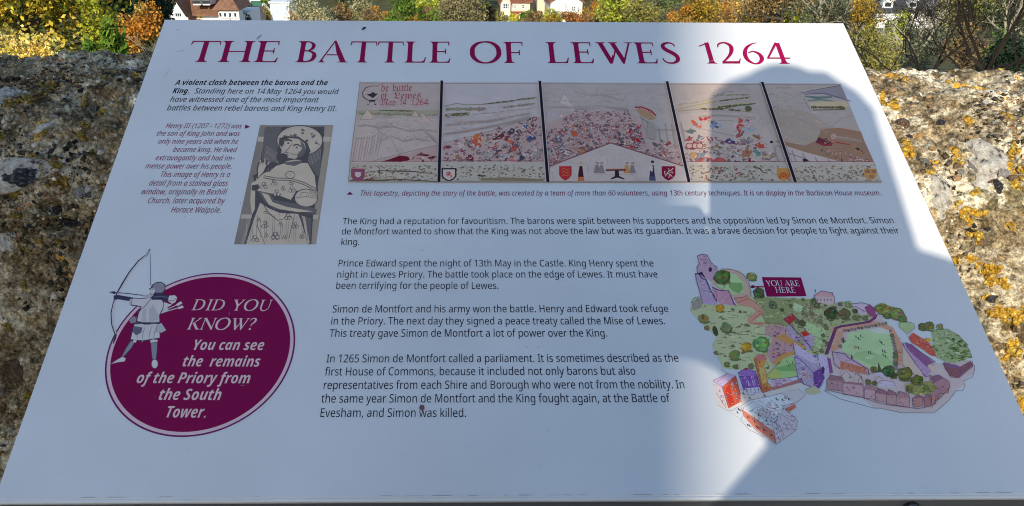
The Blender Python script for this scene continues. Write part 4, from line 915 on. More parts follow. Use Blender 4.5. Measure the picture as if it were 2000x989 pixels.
crowd(2, z6((115,470),(400,420),(900,420),(990,560),(900,660),(685,590),(430,680),(150,790)), 300, 1.9, 4.0, None, [shade(*mute(*c)) for c in ((104,26,46),(116,36,52),(84,28,52),(36,38,66),(46,56,84),(162,156,172),(130,120,130),(150,90,60),(30,32,50),(150,64,70))])
crowd(2, z6((1000,590),(1270,600),(1310,795),(960,690),(900,650)), 90, 1.6, 3.4, None, [shade(*mute(*c)) for c in ((150,140,148),(130,120,124),(104,44,48),(90,84,90),(170,162,170))])
for x, y, q, c in ((860,480,13,(120,24,40)),(900,560,14,(110,20,36)),(930,450,10,(126,30,44)),(870,620,10,(128,40,44)),(940,530,8,(120,28,60)),(220,560,13,(60,70,100)),(250,620,11,(70,84,110)),(370,510,10,(150,66,44)),(270,500,9,(140,52,44)),(430,660,12,(150,98,62)),(430,630,10,(110,70,60)),(1190,590,12,(112,40,44)),(1080,600,11,(56,72,66)),(1160,680,11,(120,48,44)),(1135,570,10,(88,56,50)),(785,600,9,(26,26,44)),(300,680,10,(170,166,180)),(170,690,13,(120,118,126)),(500,520,11,(80,70,90))):
    x, y = z6((x, y))[0]; figure(2, x, y, q / 1.7, shade(*mute(*c, .15)))
for k in range(9): W6([(905+k*19, 268+k*8), (900+k*20, 255+k*6)], [7,3], shade(116,34,36))
pr.poly(z6((905,290),(960,282),(1040,320),(1085,370),(1030,385),(950,340)), shade(118,98,86)); W6([(900,272),(960,268),(1040,300),(1085,345)], 12, shade(112,36,38))
GR = shade(106,104,112)
for a, b in (((960,370),(990,470)), ((1000,395),(1040,560)), ((1050,420),(1060,560)), ((1110,450),(1120,560)), ((1165,410),(1190,580)), ((1220,420),(1260,640)), ((1000,470),(1250,470)), ((945,355),(1050,430))): W6([a, b], 13, GR)
pr.poly(z6((1000,480),(1040,400),(1075,430),(1080,560),(1010,545)), shade(112,110,116))
# gabled hall
pr.poly(z6((150,812),(685,596),(1322,808),(1358,935),(155,935)), shade(136,133,144))
W6([(150,800),(685,594),(1322,798)], 11, shade(90,54,66)); W6([(150,806),(685,601),(1322,805)], 5, shade(160,152,160))
for P in (((480,850),(490,780),(520,720),(600,660),(690,650),(800,665),(880,720),(915,800),(920,880)), ((530,860),(545,770),(600,700),(690,680),(790,700),(850,760),(870,860)), ((655,780),(660,710),(700,710),(705,775)), ((720,780),(722,700),(760,700),(770,780)), ((180,930),(170,840)), ((490,800),(495,930)), ((930,760),(960,930)), ((1110,850),(1130,930)), ((330,760),(480,790),(490,800)), ((620,860),(560,930)), ((860,860),(940,930)), ((700,870),(680,930)), ((560,870),(900,870))): W6(P, 3, shade(118,112,120))
def shield(zf, x, y, w, h, col, edge=None):
    P = lambda k: [(x-w*k, y-h*k), (x+w*k, y-h*k), (x+w*k, y+h*.25*k), (x+w*.62*k, y+h*.72*k), (x, y+h*1.05*k), (x-w*.62*k, y+h*.72*k), (x-w*k, y+h*.25*k)]
    if edge: pr.poly(zf(*P(1.0)), edge); pr.poly(zf(*P(.8)), col)
    else: pr.poly(zf(*P(1.0)), col)
shield(z6, 288, 860, 55, 62, shade(128,34,44))
for k in range(3): W6([(255, 826+k*28),(275,818+k*28),(300,828+k*26),(322,820+k*26)], [3,7,4,6], shade(170,110,60)); W6([(262,834+k*26),(258,842+k*26)], 3, shade(170,110,60)); W6([(305,834+k*24),(310,842+k*24)], 3, shade(170,110,60))
shield(z6, 1192, 860, 60, 62, shade(86,14,44))
for P in (((1165,890),(1180,860),(1200,835),(1190,815)), ((1180,860),(1205,870),(1225,890)), ((1190,840),(1220,830),(1232,815)), ((1200,850),(1225,850),(1232,860)), ((1165,880),(1155,850),(1165,840)), ((1200,870),(1195,900))): W6(P, [4,9,8,4][:len(P)], shade(186,178,190))
def robed(zf, W, x, y, h, c1, c2, hat):
    pr.poly(zf((x-12,y-h*.8),(x+12,y-h*.8),(x+20,y-h*.4),(x+30,y),(x-28,y),(x-22,y-h*.45)), c1); pr.poly(zf((x-26,y-h*.22),(x+26,y-h*.22),(x+30,y),(x-28,y)), c2)
    pr.ell(*zf((x, y-h*.9))[0], 10/4.5, 12/4.5, shade(190,170,160), 9); pr.poly(zf((x-16,y-h*.93),(x-6,y-h*1.05),(x+14,y-h*1.02),(x+16,y-h*.92)), hat)
robed(z6, W6, 424, 928, 165, shade(40,22,30), shade(160,96,66), shade(150,130,104))
robed(z6, W6, 1050, 925, 170, shade(38,38,62), shade(52,56,84), shade(24,24,34))
pr.poly(z6((1030,780),(1056,800),(1050,850),(1026,830)), shade(188,182,196))
for x, c in ((566,(92,90,100)), (605,(96,92,102)), (826,(140,104,70)), (876,(92,90,100))): robed(z6, W6, x, 860, 92, shade(*c), shade(*c), shade(80,76,84))
pr.poly(z6((640,826),(815,824),(818,838),(645,840)), shade(72,34,44)); pr.poly(z6((722,838),(755,838),(760,885),(810,908),(800,914),(742,898),(690,914),(686,906),(722,885)), shade(34,24,34)); W6([(655,822),(800,820)], 5, shade(150,110,104))
# panel 4
W7 = lambda pts, w, c: pr.line(z7(*pts), wd(w, 4.444), c)
stitch(3, 80, .1, .45, SK, 6, .8, 1.2)
W7([(160,240),(300,230),(420,200),(560,135),(640,130)], 5, LN)
W7([(150,285),(300,250),(500,215),(650,200),(770,178)], 9, shade(112,112,80)); W7([(150,300),(400,280),(600,280),(720,305),(790,308)], 5, shade(96,96,70)); W7([(560,275),(700,250),(820,238)], 7, OLD); W7([(300,262),(500,262),(640,240),(830,215)], 6, shade(126,126,92))
tufts(3, z7((170,250))[0], z7((440,200))[0], 14, shade(116,114,92), 2, 2, 1.6); tufts(3, z7((470,165))[0], z7((780,160))[0], 20, OL, 3, 2, 1.6); tufts(3, z7((350,285))[0], z7((560,285))[0], 14, OLD, 3, 2.4, 1.8); tufts(3, z7((520,215))[0], z7((780,183))[0], 18, OLD, 3, 2, 1.4); tufts(3, z7((510,270))[0], z7((830,235))[0], 22, OLD, 3, 2.3, 1.8); tufts(3, z7((600,292))[0], z7((700,300))[0], 8, OLD, 3, 2, 2)
pr.blob(*z7((765,280))[0], 7, 7, OLD, .3, 9, 0, TR)
pr.poly(z7((160,330),(400,310),(820,320),(900,400),(960,520),(1010,780),(230,780)), shade(128,124,132))
W7([(330,450),(560,500),(860,560),(930,590)], 4, LN); W7([(380,380),(640,385)], 3, LN)
crowd(3, z7((215,600),(330,520),(860,560),(1000,700),(1000,778),(225,778)), 190, 1.6, 3.8, None, [shade(*mute(*c)) for c in ((150,140,150),(120,60,60),(96,40,50),(58,84,96),(84,92,70),(170,162,172),(90,98,120),(60,40,46),(140,120,110))])
for x, y, q, c in ((400,365,10,(140,36,44)),(350,370,8,(140,40,48)),(300,410,14,(176,84,66)),(330,430,10,(160,90,80)),(455,425,14,(92,116,150)),(500,420,11,(100,124,156)),(685,440,19,(140,44,50)),(695,385,12,(150,50,50)),(690,500,11,(130,50,54)),(765,455,15,(100,130,160)),(755,388,9,(90,60,100)),(270,480,13,(60,90,92)),(340,530,11,(64,84,110)),(390,560,12,(120,120,124)),(255,540,11,(120,50,54)),(300,600,20,(96,46,52)),(435,545,12,(80,40,60)),(605,570,13,(30,40,92)),(735,560,13,(96,88,100)),(840,525,12,(96,72,50)),(865,600,14,(138,52,44)),(750,665,20,(112,84,64)),(840,670,13,(64,104,104)),(490,730,25,(134,62,66)),(400,745,16,(110,112,130)),(340,730,12,(130,60,60)),(280,690,12,(150,120,80)),(370,675,13,(84,96,120)),(800,755,16,(88,24,40)),(670,745,10,(44,16,30)),(950,690,18,(132,126,112)),(500,610,14,(90,84,60))):
    x, y = z7((x, y))[0]; figure(3, x, y, q / 1.5, shade(*mute(*c, .15)))
W7([(480,550),(560,570),(640,585),(740,590)], [4,7,7,8], shade(84,40,60)); W7([(230,580),(380,610),(520,660)], [5,6,3], shade(84,84,66)); pr.ell(*z7((660,692))[0], 2.6, 3, shade(190,184,196), 9)
for x in (300, 250, 340): pr.ell(*z7((x, 605))[0], 7, 6, shade(84,40,50), 14); pr.ell(*z7((x, 605))[0], 5.6, 4.7, shade(140,124,130), 14)
for a, b in (((175,400),(215,570)), ((985,610),(1035,775)), ((1000,600),(1080,620)), ((190,470),(230,480))): W7([a, b], 14, GR)
# panel 5
pr.poly(z7((920,300),(1100,285),(1280,310),(1400,380),(1520,450),(1740,480),(1770,560),(1870,780),(1170,780),(1090,600),(1000,420)), shade(116,112,116))
for k in range(150):
    x, y = TR.uniform(950,1700), TR.uniform(310,600)
    if y > 300 + max(0, x-1280)*.6: x, y = z7((x,y))[0]; (clip(4,x,y,4) and pr.line([(x-2.5,y+TR.uniform(-2,2)),(x,y),(x+2.5,y+TR.uniform(-2,2))], .9, shade(*TR.choice(((112,104,108),(152,144,148),(124,100,84))))))
pr.poly(z7((1400,455),(1560,455),(1740,480),(1770,560),(1870,778),(1640,775),(1400,690),(1200,640),(1060,590),(1050,560),(1250,600),(1350,560)), shade(104,88,82))
W7([(1000,560),(1080,590),(1250,650),(1400,690),(1560,730)], [10,16,22,16,10], shade(106,90,76)); W7([(1380,460),(1560,455),(1740,490)], [8,16,20], shade(112,84,74))
pr.poly(z7((1080,600),(1250,655),(1400,695),(1560,740),(1640,778),(1165,778)), shade(138,134,146))
for a, b in (((1090,610),(1140,775)), ((1140,640),(1190,775)), ((1230,665),(1300,775)), ((1340,700),(1380,770)), ((1450,720),(1500,775)), ((1090,660),(1250,710))): W7([a, b], 12, GR)
crowd(4, z7((1500,740),(1600,690),(1860,730),(1868,775),(1600,775)), 46, 1.6, 3.2, None, [shade(*mute(*c)) for c in ((110,40,44),(126,62,60),(90,34,44),(150,110,104))]); crowd(4, z7((1380,640),(1560,640),(1700,690),(1780,730),(1560,720)), 22, 1.6, 3.0, None, [shade(*mute(*c)) for c in ((110,50,44),(126,72,60),(134,98,74))])
pr.poly(z7((1345,575),(1375,525),(1410,545),(1440,535),(1480,560),(1490,600),(1420,605)), shade(66,34,50)); W7([(1360,570),(1440,600),(1520,570),(1600,585),(1670,600)], [9,9,12,7,5], shade(116,36,50)); pr.blob(*z7((1500,520))[0], 6, 5, shade(136,116,128), .3, 9, 0, TR)
pr.poly(z7((1685,625),(1710,620),(1705,605),(1720,625),(1755,645),(1778,672),(1750,668),(1740,650)), shade(34,26,32))
pr.poly(z7((1232,715),(1260,712),(1300,740),(1310,765),(1270,772),(1240,750)), shade(28,30,46)); pr.ell(*z7((1280,750))[0], 3, 3, shade(176,170,182), 9); pr.ell(*z7((958,560))[0], 4, 4, shade(176,170,182), 9); pr.ell(*z7((963,568))[0], 3.4, 3, shade(40,40,60), 9)
W7([(960,295),(1100,292),(1200,300),(1300,320),(1380,370),(1470,435)], 7, shade(110,108,114)); W7([(1480,440),(1560,370),(1670,335)], 4, LN)
P5 = z7((1230,150),(1560,80),(1590,130),(1620,205),(1480,175),(1400,150)); pr.poly(P5, shade(98,100,118)); W7([(1210,145),(1380,110),(1560,78)], 6, shade(60,60,88)); W7([(1250,155),(1420,145),(1540,180),(1650,215)], 7, shade(66,66,96))
W7([(1250,170),(1350,185),(1490,178)], [8,22,12], shade(66,86,94)); W7([(1275,212),(1400,200),(1500,215)], [10,14,8], shade(74,92,94)); pr.poly(z7((1285,225),(1600,215),(1640,262),(1310,262)), shade(146,140,130)); tufts(4, z7((1310,268))[0], z7((1600,272))[0], 22, OLD, 2, 2.6, 2.4); W7([(1320,292),(1450,290),(1600,285)], 8, OLD)
for P in (((1000,110),(1010,98),(1070,100),(1075,112)), ((1110,165),(1120,155),(1140,170),(1165,180)), ((1180,180),(1200,150),(1225,160)), ((940,160),(975,148),(985,160)), ((1010,180),(1020,250),(1015,290)), ((1240,190),(1270,240),(1300,300)), ((980,270),(1000,255)), ((1070,215),(1110,190)), ((1110,270),(1120,250))): W7(P, 5, shade(86,84,94))
for i, pts in ((0, z5((120,430),(200,420),(300,440),(420,430),(560,470),(700,460),(830,480))), (0, z5((300,560),(420,520),(520,560),(640,540),(760,560))), (1, z5((890,420),(1100,400),(1300,380),(1500,340),(1640,320))), (1, z5((890,500),(1050,480),(1250,440),(1450,400),(1640,350))), (2, z6((110,270),(240,260),(400,270),(560,250),(700,265),(840,260))), (2, z6((420,180),(560,150),(640,160),(760,200),(830,190))), (3, z7((330,340),(500,330),(700,345),(820,350))), (4, z7((1000,350),(1150,340),(1300,400),(1420,470))), (4, z7((1480,520),(1600,530),(1740,560)))):
    for k in range(3): pr.line([(x + k*1.5, y + k*1.6 + TR.uniform(-1,1)) for x, y in pts], [1.0] + [1.6] * (len(pts)-2) + [.6], shade(*(118 - k*4, 112 - k*4, 120 - k*4)))
for i, q, n_ in ((0, z5((300,380),(700,380),(780,560),(300,560)), 60), (1, z5((900,300),(1650,270),(1640,340),(900,480)), 80), (2, z6((400,120),(820,120),(820,270),(400,280)), 60), (3, z7((600,320),(900,320),(960,520),(700,500)), 50), (4, z7((1000,100),(1220,100),(1260,290),(1010,290)), 40), (4, z7((1420,480),(1740,500),(1860,770),(1640,740),(1400,640)), 90)):
    xs = [p[0] for p in q]; ys = [p[1] for p in q]
    for _ in range(n_ * 2):
        x, y = TR.uniform(min(xs), max(xs)), TR.uniform(min(ys), max(ys))
        if inside(q, x, y) and clip(i, x, y, 4): pr.blob(x, y, TR.uniform(1.5, 4), TR.uniform(.6, 1.6), tuple(v * TR.uniform(.78, 1.12) for v in (cols[i] if not (i == 4 and y > 255) else shade(118,92,80))), .4, 7, TR.uniform(-.4,.4), TR)
# lower border of plants, shields
for i in range(5):
    if i == 2: continue
    a = .80
    pr.poly([pl(i,0,a), pl(i,1,a), pl(i,1,1), pl(i,0,1)], shade(126,127,132)); pr.line([pl(i,0,a), pl(i,1,a)], 1.4, shade(170,160,170)); pr.line([pl(i,0,a-.012), pl(i,1,a-.012)], .8, shade(96,70,80))
    for k in range(230):
        x, y = pl(i, TR.uniform(.03,.97), TR.uniform(a+.03,.98)); c = TR.choice(((82,80,66),(62,62,52),(108,104,94),(142,136,138),(94,88,86),(112,104,86),(74,72,66),(120,114,116)))
        if clip(i,x,y,3): pr.blob(x, y, TR.uniform(1.2,3.6), TR.uniform(.7,1.8), shade(*c), .4, 7, TR.uniform(-.6,.6), TR)
    if i in (3,): 
        for k in range(26):
            x, y = pl(i, TR.uniform(.05,.6), TR.uniform(a+.04,.95)); (clip(i,x,y,3) and pr.blob(x, y, TR.uniform(1,2.6), TR.uniform(.8,1.8), shade(*TR.choice(((120,50,48),(96,40,44),(60,54,44),(140,96,84)))), .4, 7, TR.uniform(-1,1), TR))
W5([(200,845),(320,828),(480,832),(640,838),(820,860)], [5,7,10,8,4], shade(58,54,50)); W5([(322,800),(324,900)], 5, shade(50,44,46)); W5([(60,915),(300,915),(500,905),(830,925)], [10,14,8,12], shade(60,62,48)); W5([(190,905),(240,905),(290,870)], [8,12,4], shade(100,34,44)); W5([(655,830),(650,920)], 4, shade(60,56,50)); W5([(440,870),(445,905)], 6, shade(70,72,50))
W5([(1180,875),(1240,880)], 14, shade(50,46,50)); W5([(1385,930),(1370,850),(1345,800)], [20,13,6], shade(108,106,110)); W5([(1375,870),(1400,800)], [9,5], shade(108,106,110)); W5([(1210,910),(1400,905),(1760,915)], [20,30,18], shade(92,88,76))
shield(z5, 132, 868, 60, 58, shade(104,52,72), None)
for k in range(3): W5([(80+k*4, 832+k*30),(186-k*4, 832+k*30)], 9, shade(66,60,96))
shield(z5, 132, 864, 27, 24, shade(170,164,178))
shield(z5, 931, 868, 66, 58, shade(176,168,178), shade(24,24,42))
for P in (((905,850),(930,845),(950,858)), ((915,880),(935,865),(930,840)), ((935,865),(955,880),(945,895)), ((905,870),(920,862),(940,870))): W5(P, [5,10,5], shade(124,24,44))
shield(z7, 1070, 855, 62, 55, shade(134,100,58))
for k in range(3): W7([(1025, 858+k*16),(1068,838+k*16),(1115,860+k*16)], [8,9,8], shade(126,38,36))
shield(z7, 1820, 853, 55, 50, shade(126,104,68))
for x, y in ((1795,828),(1850,828),(1830,870)):
    for k in range(3): W7([(x-20,y-10+k*9),(x+20,y-10+k*9)], 4.5, shade(104,40,56) if k % 2 == 0 else shade(70,64,110))
W7([(1180,840),(1200,820),(1220,840),(1200,855)], 6, shade(130,80,100)); W7([(1270,870),(1300,830),(1330,860)], 3, shade(160,152,160)); W7([(1420,790),(1440,775),(1450,800),(1430,840)], [8,10,6,3], shade(150,118,134)); W7([(830,795),(860,800),(890,835),(930,840)], [10,12,7,5], shade(40,36,44)); W7([(650,850),(690,835),(710,850),(680,860)], 10, shade(104,36,44)); W7([(350,850),(420,830),(440,800)], [6,10,4], shade(90,56,50)); W7([(390,860),(400,890),(450,910)], [6,10,5], shade(96,44,46))
# hem lines and the black dividers
pr.line([pl(0,0,.012)] + [pl(4,1,.012)], 1.0, shade(96,92,104)); pr.line([(681,356.6),(1721,357)], 1.2, shade(96,94,104)); pr.line([(703.5,161),(680.6,357)], .9, shade(90,88,96))
for i in (1, 2, 3, 4):
    (a, b) = bounds[i]
    for dx, w, c in ((0, 8.4 if i > 1 else 7.6, shade(172,170,190)), (0, 5.8, shade(18,18,30))):
        pr.poly([(a[0]+dx-w*.45, a[1]-.8), (a[0]+dx+w*.45, a[1]-.8), (b[0]+dx+w*.52, b[1]+.8), (b[0]+dx-w*.52, b[1]+.8)], c)
pr.build('tapestry_print', M_INK)
# ---------------- watercolour town map
pr = Print()
MR = random.Random(5)
def lit(r, g, b): return tuple(min(.8, s2l(c) / s2l(w) * .72 + .012) for c, w in zip((r, g, b), (214, 220, 216)))
a3 = Z(1300,480,3.297); a4 = Z(1550,540,3.297); a8 = Z(1350,680,4.947); a2 = Z(1300,480,1.943)
def P3(c, *p): pr.poly(a3(*p), c)
def P4(c, *p): pr.poly(a4(*p), c)
def P8(c, *p): pr.poly(a8(*p), c)
def L3(w, c, *p): pr.line(a3(*p), wd(w, 3.297), c)
def L4(w, c, *p): pr.line(a4(*p), wd(w, 3.297), c)
def L8(w, c, *p): pr.line(a8(*p), wd(w, 4.947), c)
OUT = shade(72,56,92); LILA = shade(122,114,150); PAVE = shade(136,134,152); GRN = shade(124,146,124); GR2 = lit(196,204,140); BRN = shade(118,92,96); DKG = shade(54,70,52)
def tree_(zf, x, y, r, c=(86,100,66), n=5):
    x, y = zf((x, y))[0]; r *= .86; c = tuple(int(v * .86) for v in c)
    for k in range(2): pr.blob(x + r*.3, y + r*.75, r*.9, r*.28, shade(70,84,66), .3, 8, 0, MR)
    pr.blob(x, y, r*1.05, r*.9, tuple(q*.55 for q in shade(*c)), .16, 11, 0, MR)
    pr.blob(x, y, r*.93, r*.8, shade(*c), .16, 11, 0, MR)
    for k in range(n):
        t = MR.uniform(0, 6.28); d = MR.uniform(.2,.7) * r
        pr.blob(x + d*math.cos(t), y + d*.8*math.sin(t), r*.28, r*.2, tuple(q * MR.choice((.45,.7,1.35,1.6)) for q in shade(*c)), .4, 6, 0, MR)
def mottle(poly, n, cols_, q0, q1):
    xs = [p[0] for p in poly]; ys = [p[1] for p in poly]
    for _ in range(n * 3):
        if n <= 0: break
        x, y = MR.uniform(min(xs), max(xs)), MR.uniform(min(ys), max(ys))
        if inside(poly, x, y):
            n -= 1; w = MR.uniform(q0, q1); pr.blob(x, y, w, w * MR.uniform(.3,.6), MR.choice(cols_), .4, 7, MR.uniform(-.5,.5), MR)
# pale pavement skirt and its outline
sk = a4((200,735),(420,765),(520,845),(700,875),(900,880),(1000,800),(1040,735),(1100,700),(1095,670),(1165,620),(1165,570),(1140,540),(960,560),(900,560),(690,440),(560,250),(540,240),(420,280),(240,330),(190,500),(230,640))
pr.poly(sk, PAVE); pr.line(a4((200,738),(300,790),(520,850),(560,850),(700,880),(905,880),(925,865),(1000,800),(1050,735),(1090,735),(1105,705),(1095,675),(1150,650),(1165,610),(1165,570)), .8, OUT)
P8(shade(144,150,172), (690,480),(1040,396),(1110,455),(1010,530),(900,600),(780,610)); L8(3, OUT, (1040,396),(1110,455),(1010,535))
P8(lit(226,214,198), (210,320),(470,420),(880,330),(1060,340),(1100,360),(1000,400),(870,430),(480,560),(350,600),(260,560),(230,450)); L8(2.5, OUT, (255,552),(345,602),(400,605),(470,560)); L8(2, shade(110,106,124), (345,602),(500,700),(620,800),(760,870))
L8(3, OUT, (500,655),(478,700),(560,790),(700,860))
# slope with meadow, trees and footpath (left)
SL = a3((190,330),(250,375),(440,385),(540,330),(600,330),(1010,345),(1060,480),(1010,700),(830,700),(700,770),(640,900),(480,800),(370,790),(300,640),(330,590),(210,480),(160,420),(170,350))
pr.poly(SL, lit(204,208,150))
mottle(SL, 150, [lit(*c) for c in ((150,160,90),(206,206,140),(120,130,76),(196,190,130),(220,216,160),(140,120,90))], 1.5, 6)
for k in range(120):
    x, y = MR.uniform(1350,1560), MR.uniform(590,720)
    if inside(SL, x, y): pr.line([(x,y),(x+MR.uniform(3,8),y+MR.uniform(-1,1)),(x+MR.uniform(8,14),y+MR.uniform(-1.5,1.5))], [.4,1.1,.4], lit(110,100,70))
SR = a3((560,330),(980,350),(1050,380),(1080,520),(1010,700),(840,640),(640,500),(600,400))
pr.poly(SR, shade(98,112,86)); mottle(SR, 110, [shade(*c) for c in ((84,98,70),(128,142,112),(70,80,58),(120,126,100),(100,90,84),(134,146,122))], 1.5, 5)
RG = a4((0,220),(120,150),(230,180),(330,160),(520,260),(430,300),(250,330),(200,500),(120,500),(0,360)); pr.poly(RG, shade(112,126,104)); mottle(RG, 80, [shade(*c) for c in ((84,96,68),(70,78,62),(126,136,116),(100,88,92),(60,70,52))], 1.5, 4.5)
P4(shade(122,150,124), (60,290),(200,340),(210,400),(110,380),(70,330)); P4(shade(124,148,128), (0,170),(80,200),(70,240),(0,220)); P4(shade(120,146,120), (110,380),(190,420),(170,470),(110,430))
for x, y, r in ((20,290,6),(150,190,6),(120,240,5),(210,330,6),(190,380,5),(130,160,7),(170,290,6),(60,230,4),(235,270,7),(40,320,5),(215,435,5),(180,480,5),(60,150,4)): tree_(a4, x, y, r, MR.choice(((84,92,70),(74,84,60),(100,104,84),(110,98,100))))
# castle and lawn
P3(shade(132,124,122), (275,180),(400,145),(480,165),(540,240),(560,330),(500,360),(430,330),(300,250)); L3(3, OUT, (360,150),(430,155),(500,185),(540,245),(550,330)); L3(5, shade(126,112,128), (390,165),(460,180),(520,230),(545,290))
P3(shade(122,150,124), (300,190),(380,170),(450,185),(500,240),(500,300),(440,318),(340,270)); P3(shade(86,120,84), (410,240),(490,240),(502,280),(470,310),(430,290),(405,265))
P3(shade(128,112,142), (205,70),(230,55),(270,60),(290,110),(330,140),(345,190),(290,230),(215,180),(205,130),(215,118)); L3(5, OUT, (205,68),(235,56),(268,62),(292,110),(335,145)); L3(4, OUT, (205,70),(218,118),(270,108)); L3(5, OUT, (216,120),(202,140),(205,178)); L3(4, OUT, (225,90),(250,95),(262,85)); pr.ell(*a3((288,155))[0], 3.5, 5, shade(44,30,60), 10)
mottle(a3((215,75),(270,65),(320,140),(330,190),(220,170)), 22, [shade(100,84,116), shade(150,136,160), shade(112,92,124)], 1, 3)
P3(LILA, (190,185),(260,215),(310,330),(330,360),(240,375),(220,300),(195,230)); L3(8, shade(52,40,84), (190,182),(215,185),(240,215),(260,220),(290,290),(330,360)); mottle(a3((200,230),(270,240),(300,330),(240,330)), 26, [shade(150,146,180), shade(96,84,130), shade(170,166,196)], 1, 3); L3(4, OUT, (190,185),(215,280),(240,375)); P3(shade(40,30,62), (200,180),(235,170),(260,215),(230,190))
P3(lit(206,170,200), (240,332),(330,360),(320,382),(245,376)); P3(shade(150,118,150), (300,270),(345,300),(400,290),(430,360),(440,385),(350,375),(320,340)); L3(8, shade(92,50,96), (300,268),(345,290),(405,292),(440,372),(450,385)); L3(3, shade(100,70,110), (330,370),(330,300)); mottle(a3((330,310),(410,310),(430,370),(345,368)), 18, [shade(170,140,170), shade(120,84,124), shade(190,160,180)], 1, 3)
P3(lit(220,160,130), (440,345),(520,325),(560,350),(600,390),(640,420),(620,450),(560,490),(640,500),(630,520),(540,505),(520,480),(580,430),(560,400),(470,385)); L3(3, lit(170,90,70), (540,340),(600,385),(630,425),(560,480),(550,500),(640,505)); L3(6, shade(130,60,84), (440,340),(500,335),(525,320),(530,345),(460,370)); L3(5, shade(110,72,84), (640,500),(740,500),(800,540))
tree_(a3, 362, 200, 18, (76,92,56), 12); L3(7, shade(56,40,40), (375,235),(378,262)); tree_(a3, 555, 200, 11, (104,116,80)); tree_(a3, 600, 305, 13, (72,80,58), 8); tree_(a3, 690, 380, 10, (84,96,80)); tree_(a3, 750, 415, 4.5, (70,80,56)); tree_(a3, 805, 388, 4.5, (80,90,66)); tree_(a3, 880, 500, 8, (66,84,50))
for x, y, r, c in ((245,470,12,(132,134,90)),(390,530,13,(120,136,104)),(445,705,13,(118,136,84)),(520,655,12,(190,150,60)),(350,405,10,(190,150,60)),(325,690,5,(120,120,96)),(265,530,6,(120,120,90)),(395,765,7,(110,120,80)),(450,780,6,(110,120,80)),(550,775,7,(110,120,90)),(480,425,3,(90,100,70))): tree_(a3, x, y, r, tuple(int(v*.85) for v in c))
pr.blob(*a3((320,550))[0], 5, 11, lit(80,84,50), .1, 9, -.3, MR)
tree_(a3, 618, 635, 18, (90,140,92), 14); P3(lit(170,160,140), (170,370),(210,335),(240,350),(230,400),(180,420)); L3(3, lit(100,100,80), (165,420),(180,380),(165,370),(190,335),(230,330))
pr.poly([tuple(a3((x,y))[0]) for x,y in ((620,204),(872,206),(908,327),(652,330))], CRIM if False else shade(84,10,58)); L3(9, shade(100,34,64), (548,266),(632,266)); pr.blob(*a3((560,266))[0], 4, 3, shade(60,20,50), .2, 8, 0, MR)
# shrubs above the white house
for k in range(34):
    tree_(a3, MR.uniform(880,1000), MR.uniform(360,480), MR.uniform(2,4), MR.choice(((112,110,100),(128,116,110),(96,104,84))), 1)
# halls in the middle
P3(shade(128,108,126), (640,520),(740,510),(830,590),(820,700),(680,760),(650,700),(690,600),(640,570)); mottle(a3((650,530),(760,520),(830,600),(800,690),(690,740),(680,620)), 46, [shade(110,66,90), shade(136,100,120), shade(90,60,84), shade(150,130,110), shade(76,60,84)], 1.5, 4.5)
P3(shade(150,120,80), (700,590),(760,570),(820,610),(900,650),(880,670),(760,620)); P3(shade(122,40,48), (758,478),(818,440),(840,470),(800,510)); P3(LILA, (770,530),(800,510),(850,580),(880,600),(850,620),(790,580)); P3(LILA, (870,575),(920,560),(960,590),(950,650),(920,680),(890,640)); P3(shade(138,40,40), (870,562),(905,545),(930,575),(890,590))
mottle(a3((780,540),(900,590),(950,640),(910,660),(820,600)), 26, [shade(72,50,110), shade(160,150,190), shade(90,60,110)], 1, 2.6); L3(5, shade(72,40,96), (770,480),(830,540),(890,600),(950,680)); L3(4, OUT, (758,478),(818,440),(900,545))
P3(shade(150,120,78), (690,760),(720,720),(770,690),(830,685),(832,705),(780,715),(730,750),(712,776)); P3(shade(110,142,104), (650,840),(700,790),(740,750),(800,710),(835,720),(850,840),(760,855),(660,860)); P3(lit(196,204,110), (650,835),(690,795),(730,800),(745,850),(670,862)); P3(shade(84,124,84), (700,790),(830,760),(850,810),(740,808)); L3(2.5, OUT, (650,840),(700,790),(740,750)); L3(2.5, OUT, (650,840),(665,860),(760,862),(850,842))
for x, y in ((780,750),(800,765),(790,775),(815,755)): L3(4, shade(50,44,60), (x,y-10),(x+4,y+8))
# building group lower left
P8(lit(214,188,206), (212,315),(350,250),(430,265),(300,380)); P8(lit(214,96,62), (300,382),(432,268),(478,440),(478,520),(362,585)); P8(lit(228,206,196), (212,318),(300,382),(362,585),(330,575),(240,430)); P8(lit(206,60,30), (325,400),(370,355),(420,545),(372,560))
for L in (((210,315),(350,248),(432,268),(300,382),(212,318)), ((300,382),(362,585),(478,520)), ((432,268),(478,450)), ((290,205),(350,250),(250,330)), ((240,430),(340,585))): L8(3.2, lit(110,60,90), *L)
for x, y in ((390,350),(415,345),(400,390),(430,400),(415,440),(440,445),(340,470),(275,415),(290,470),(300,520),(440,490)): P8(lit(90,60,100), (x-6,y-9),(x+6,y-12),(x+7,y+8),(x-5,y+11)); P8(lit(230,216,226), (x-3,y-6),(x+2,y-7),(x+3,y+4),(x-2,y+6))
P8(lit(168,120,190), (455,240),(530,190),(620,225),(645,275),(480,272)); P8(lit(150,90,176), (472,275),(642,272),(672,400),(510,405)); P8(lit(226,216,222), (520,390),(660,380),(672,440),(570,455)); P8(lit(180,70,60), (510,200),(545,196),(550,212),(515,216)); L8(4, lit(90,40,100), (455,240),(530,195),(620,225),(680,420),(570,460)); L8(4, lit(90,40,100), (455,240),(510,410)); L8(3, lit(90,40,100), (472,275),(642,272))
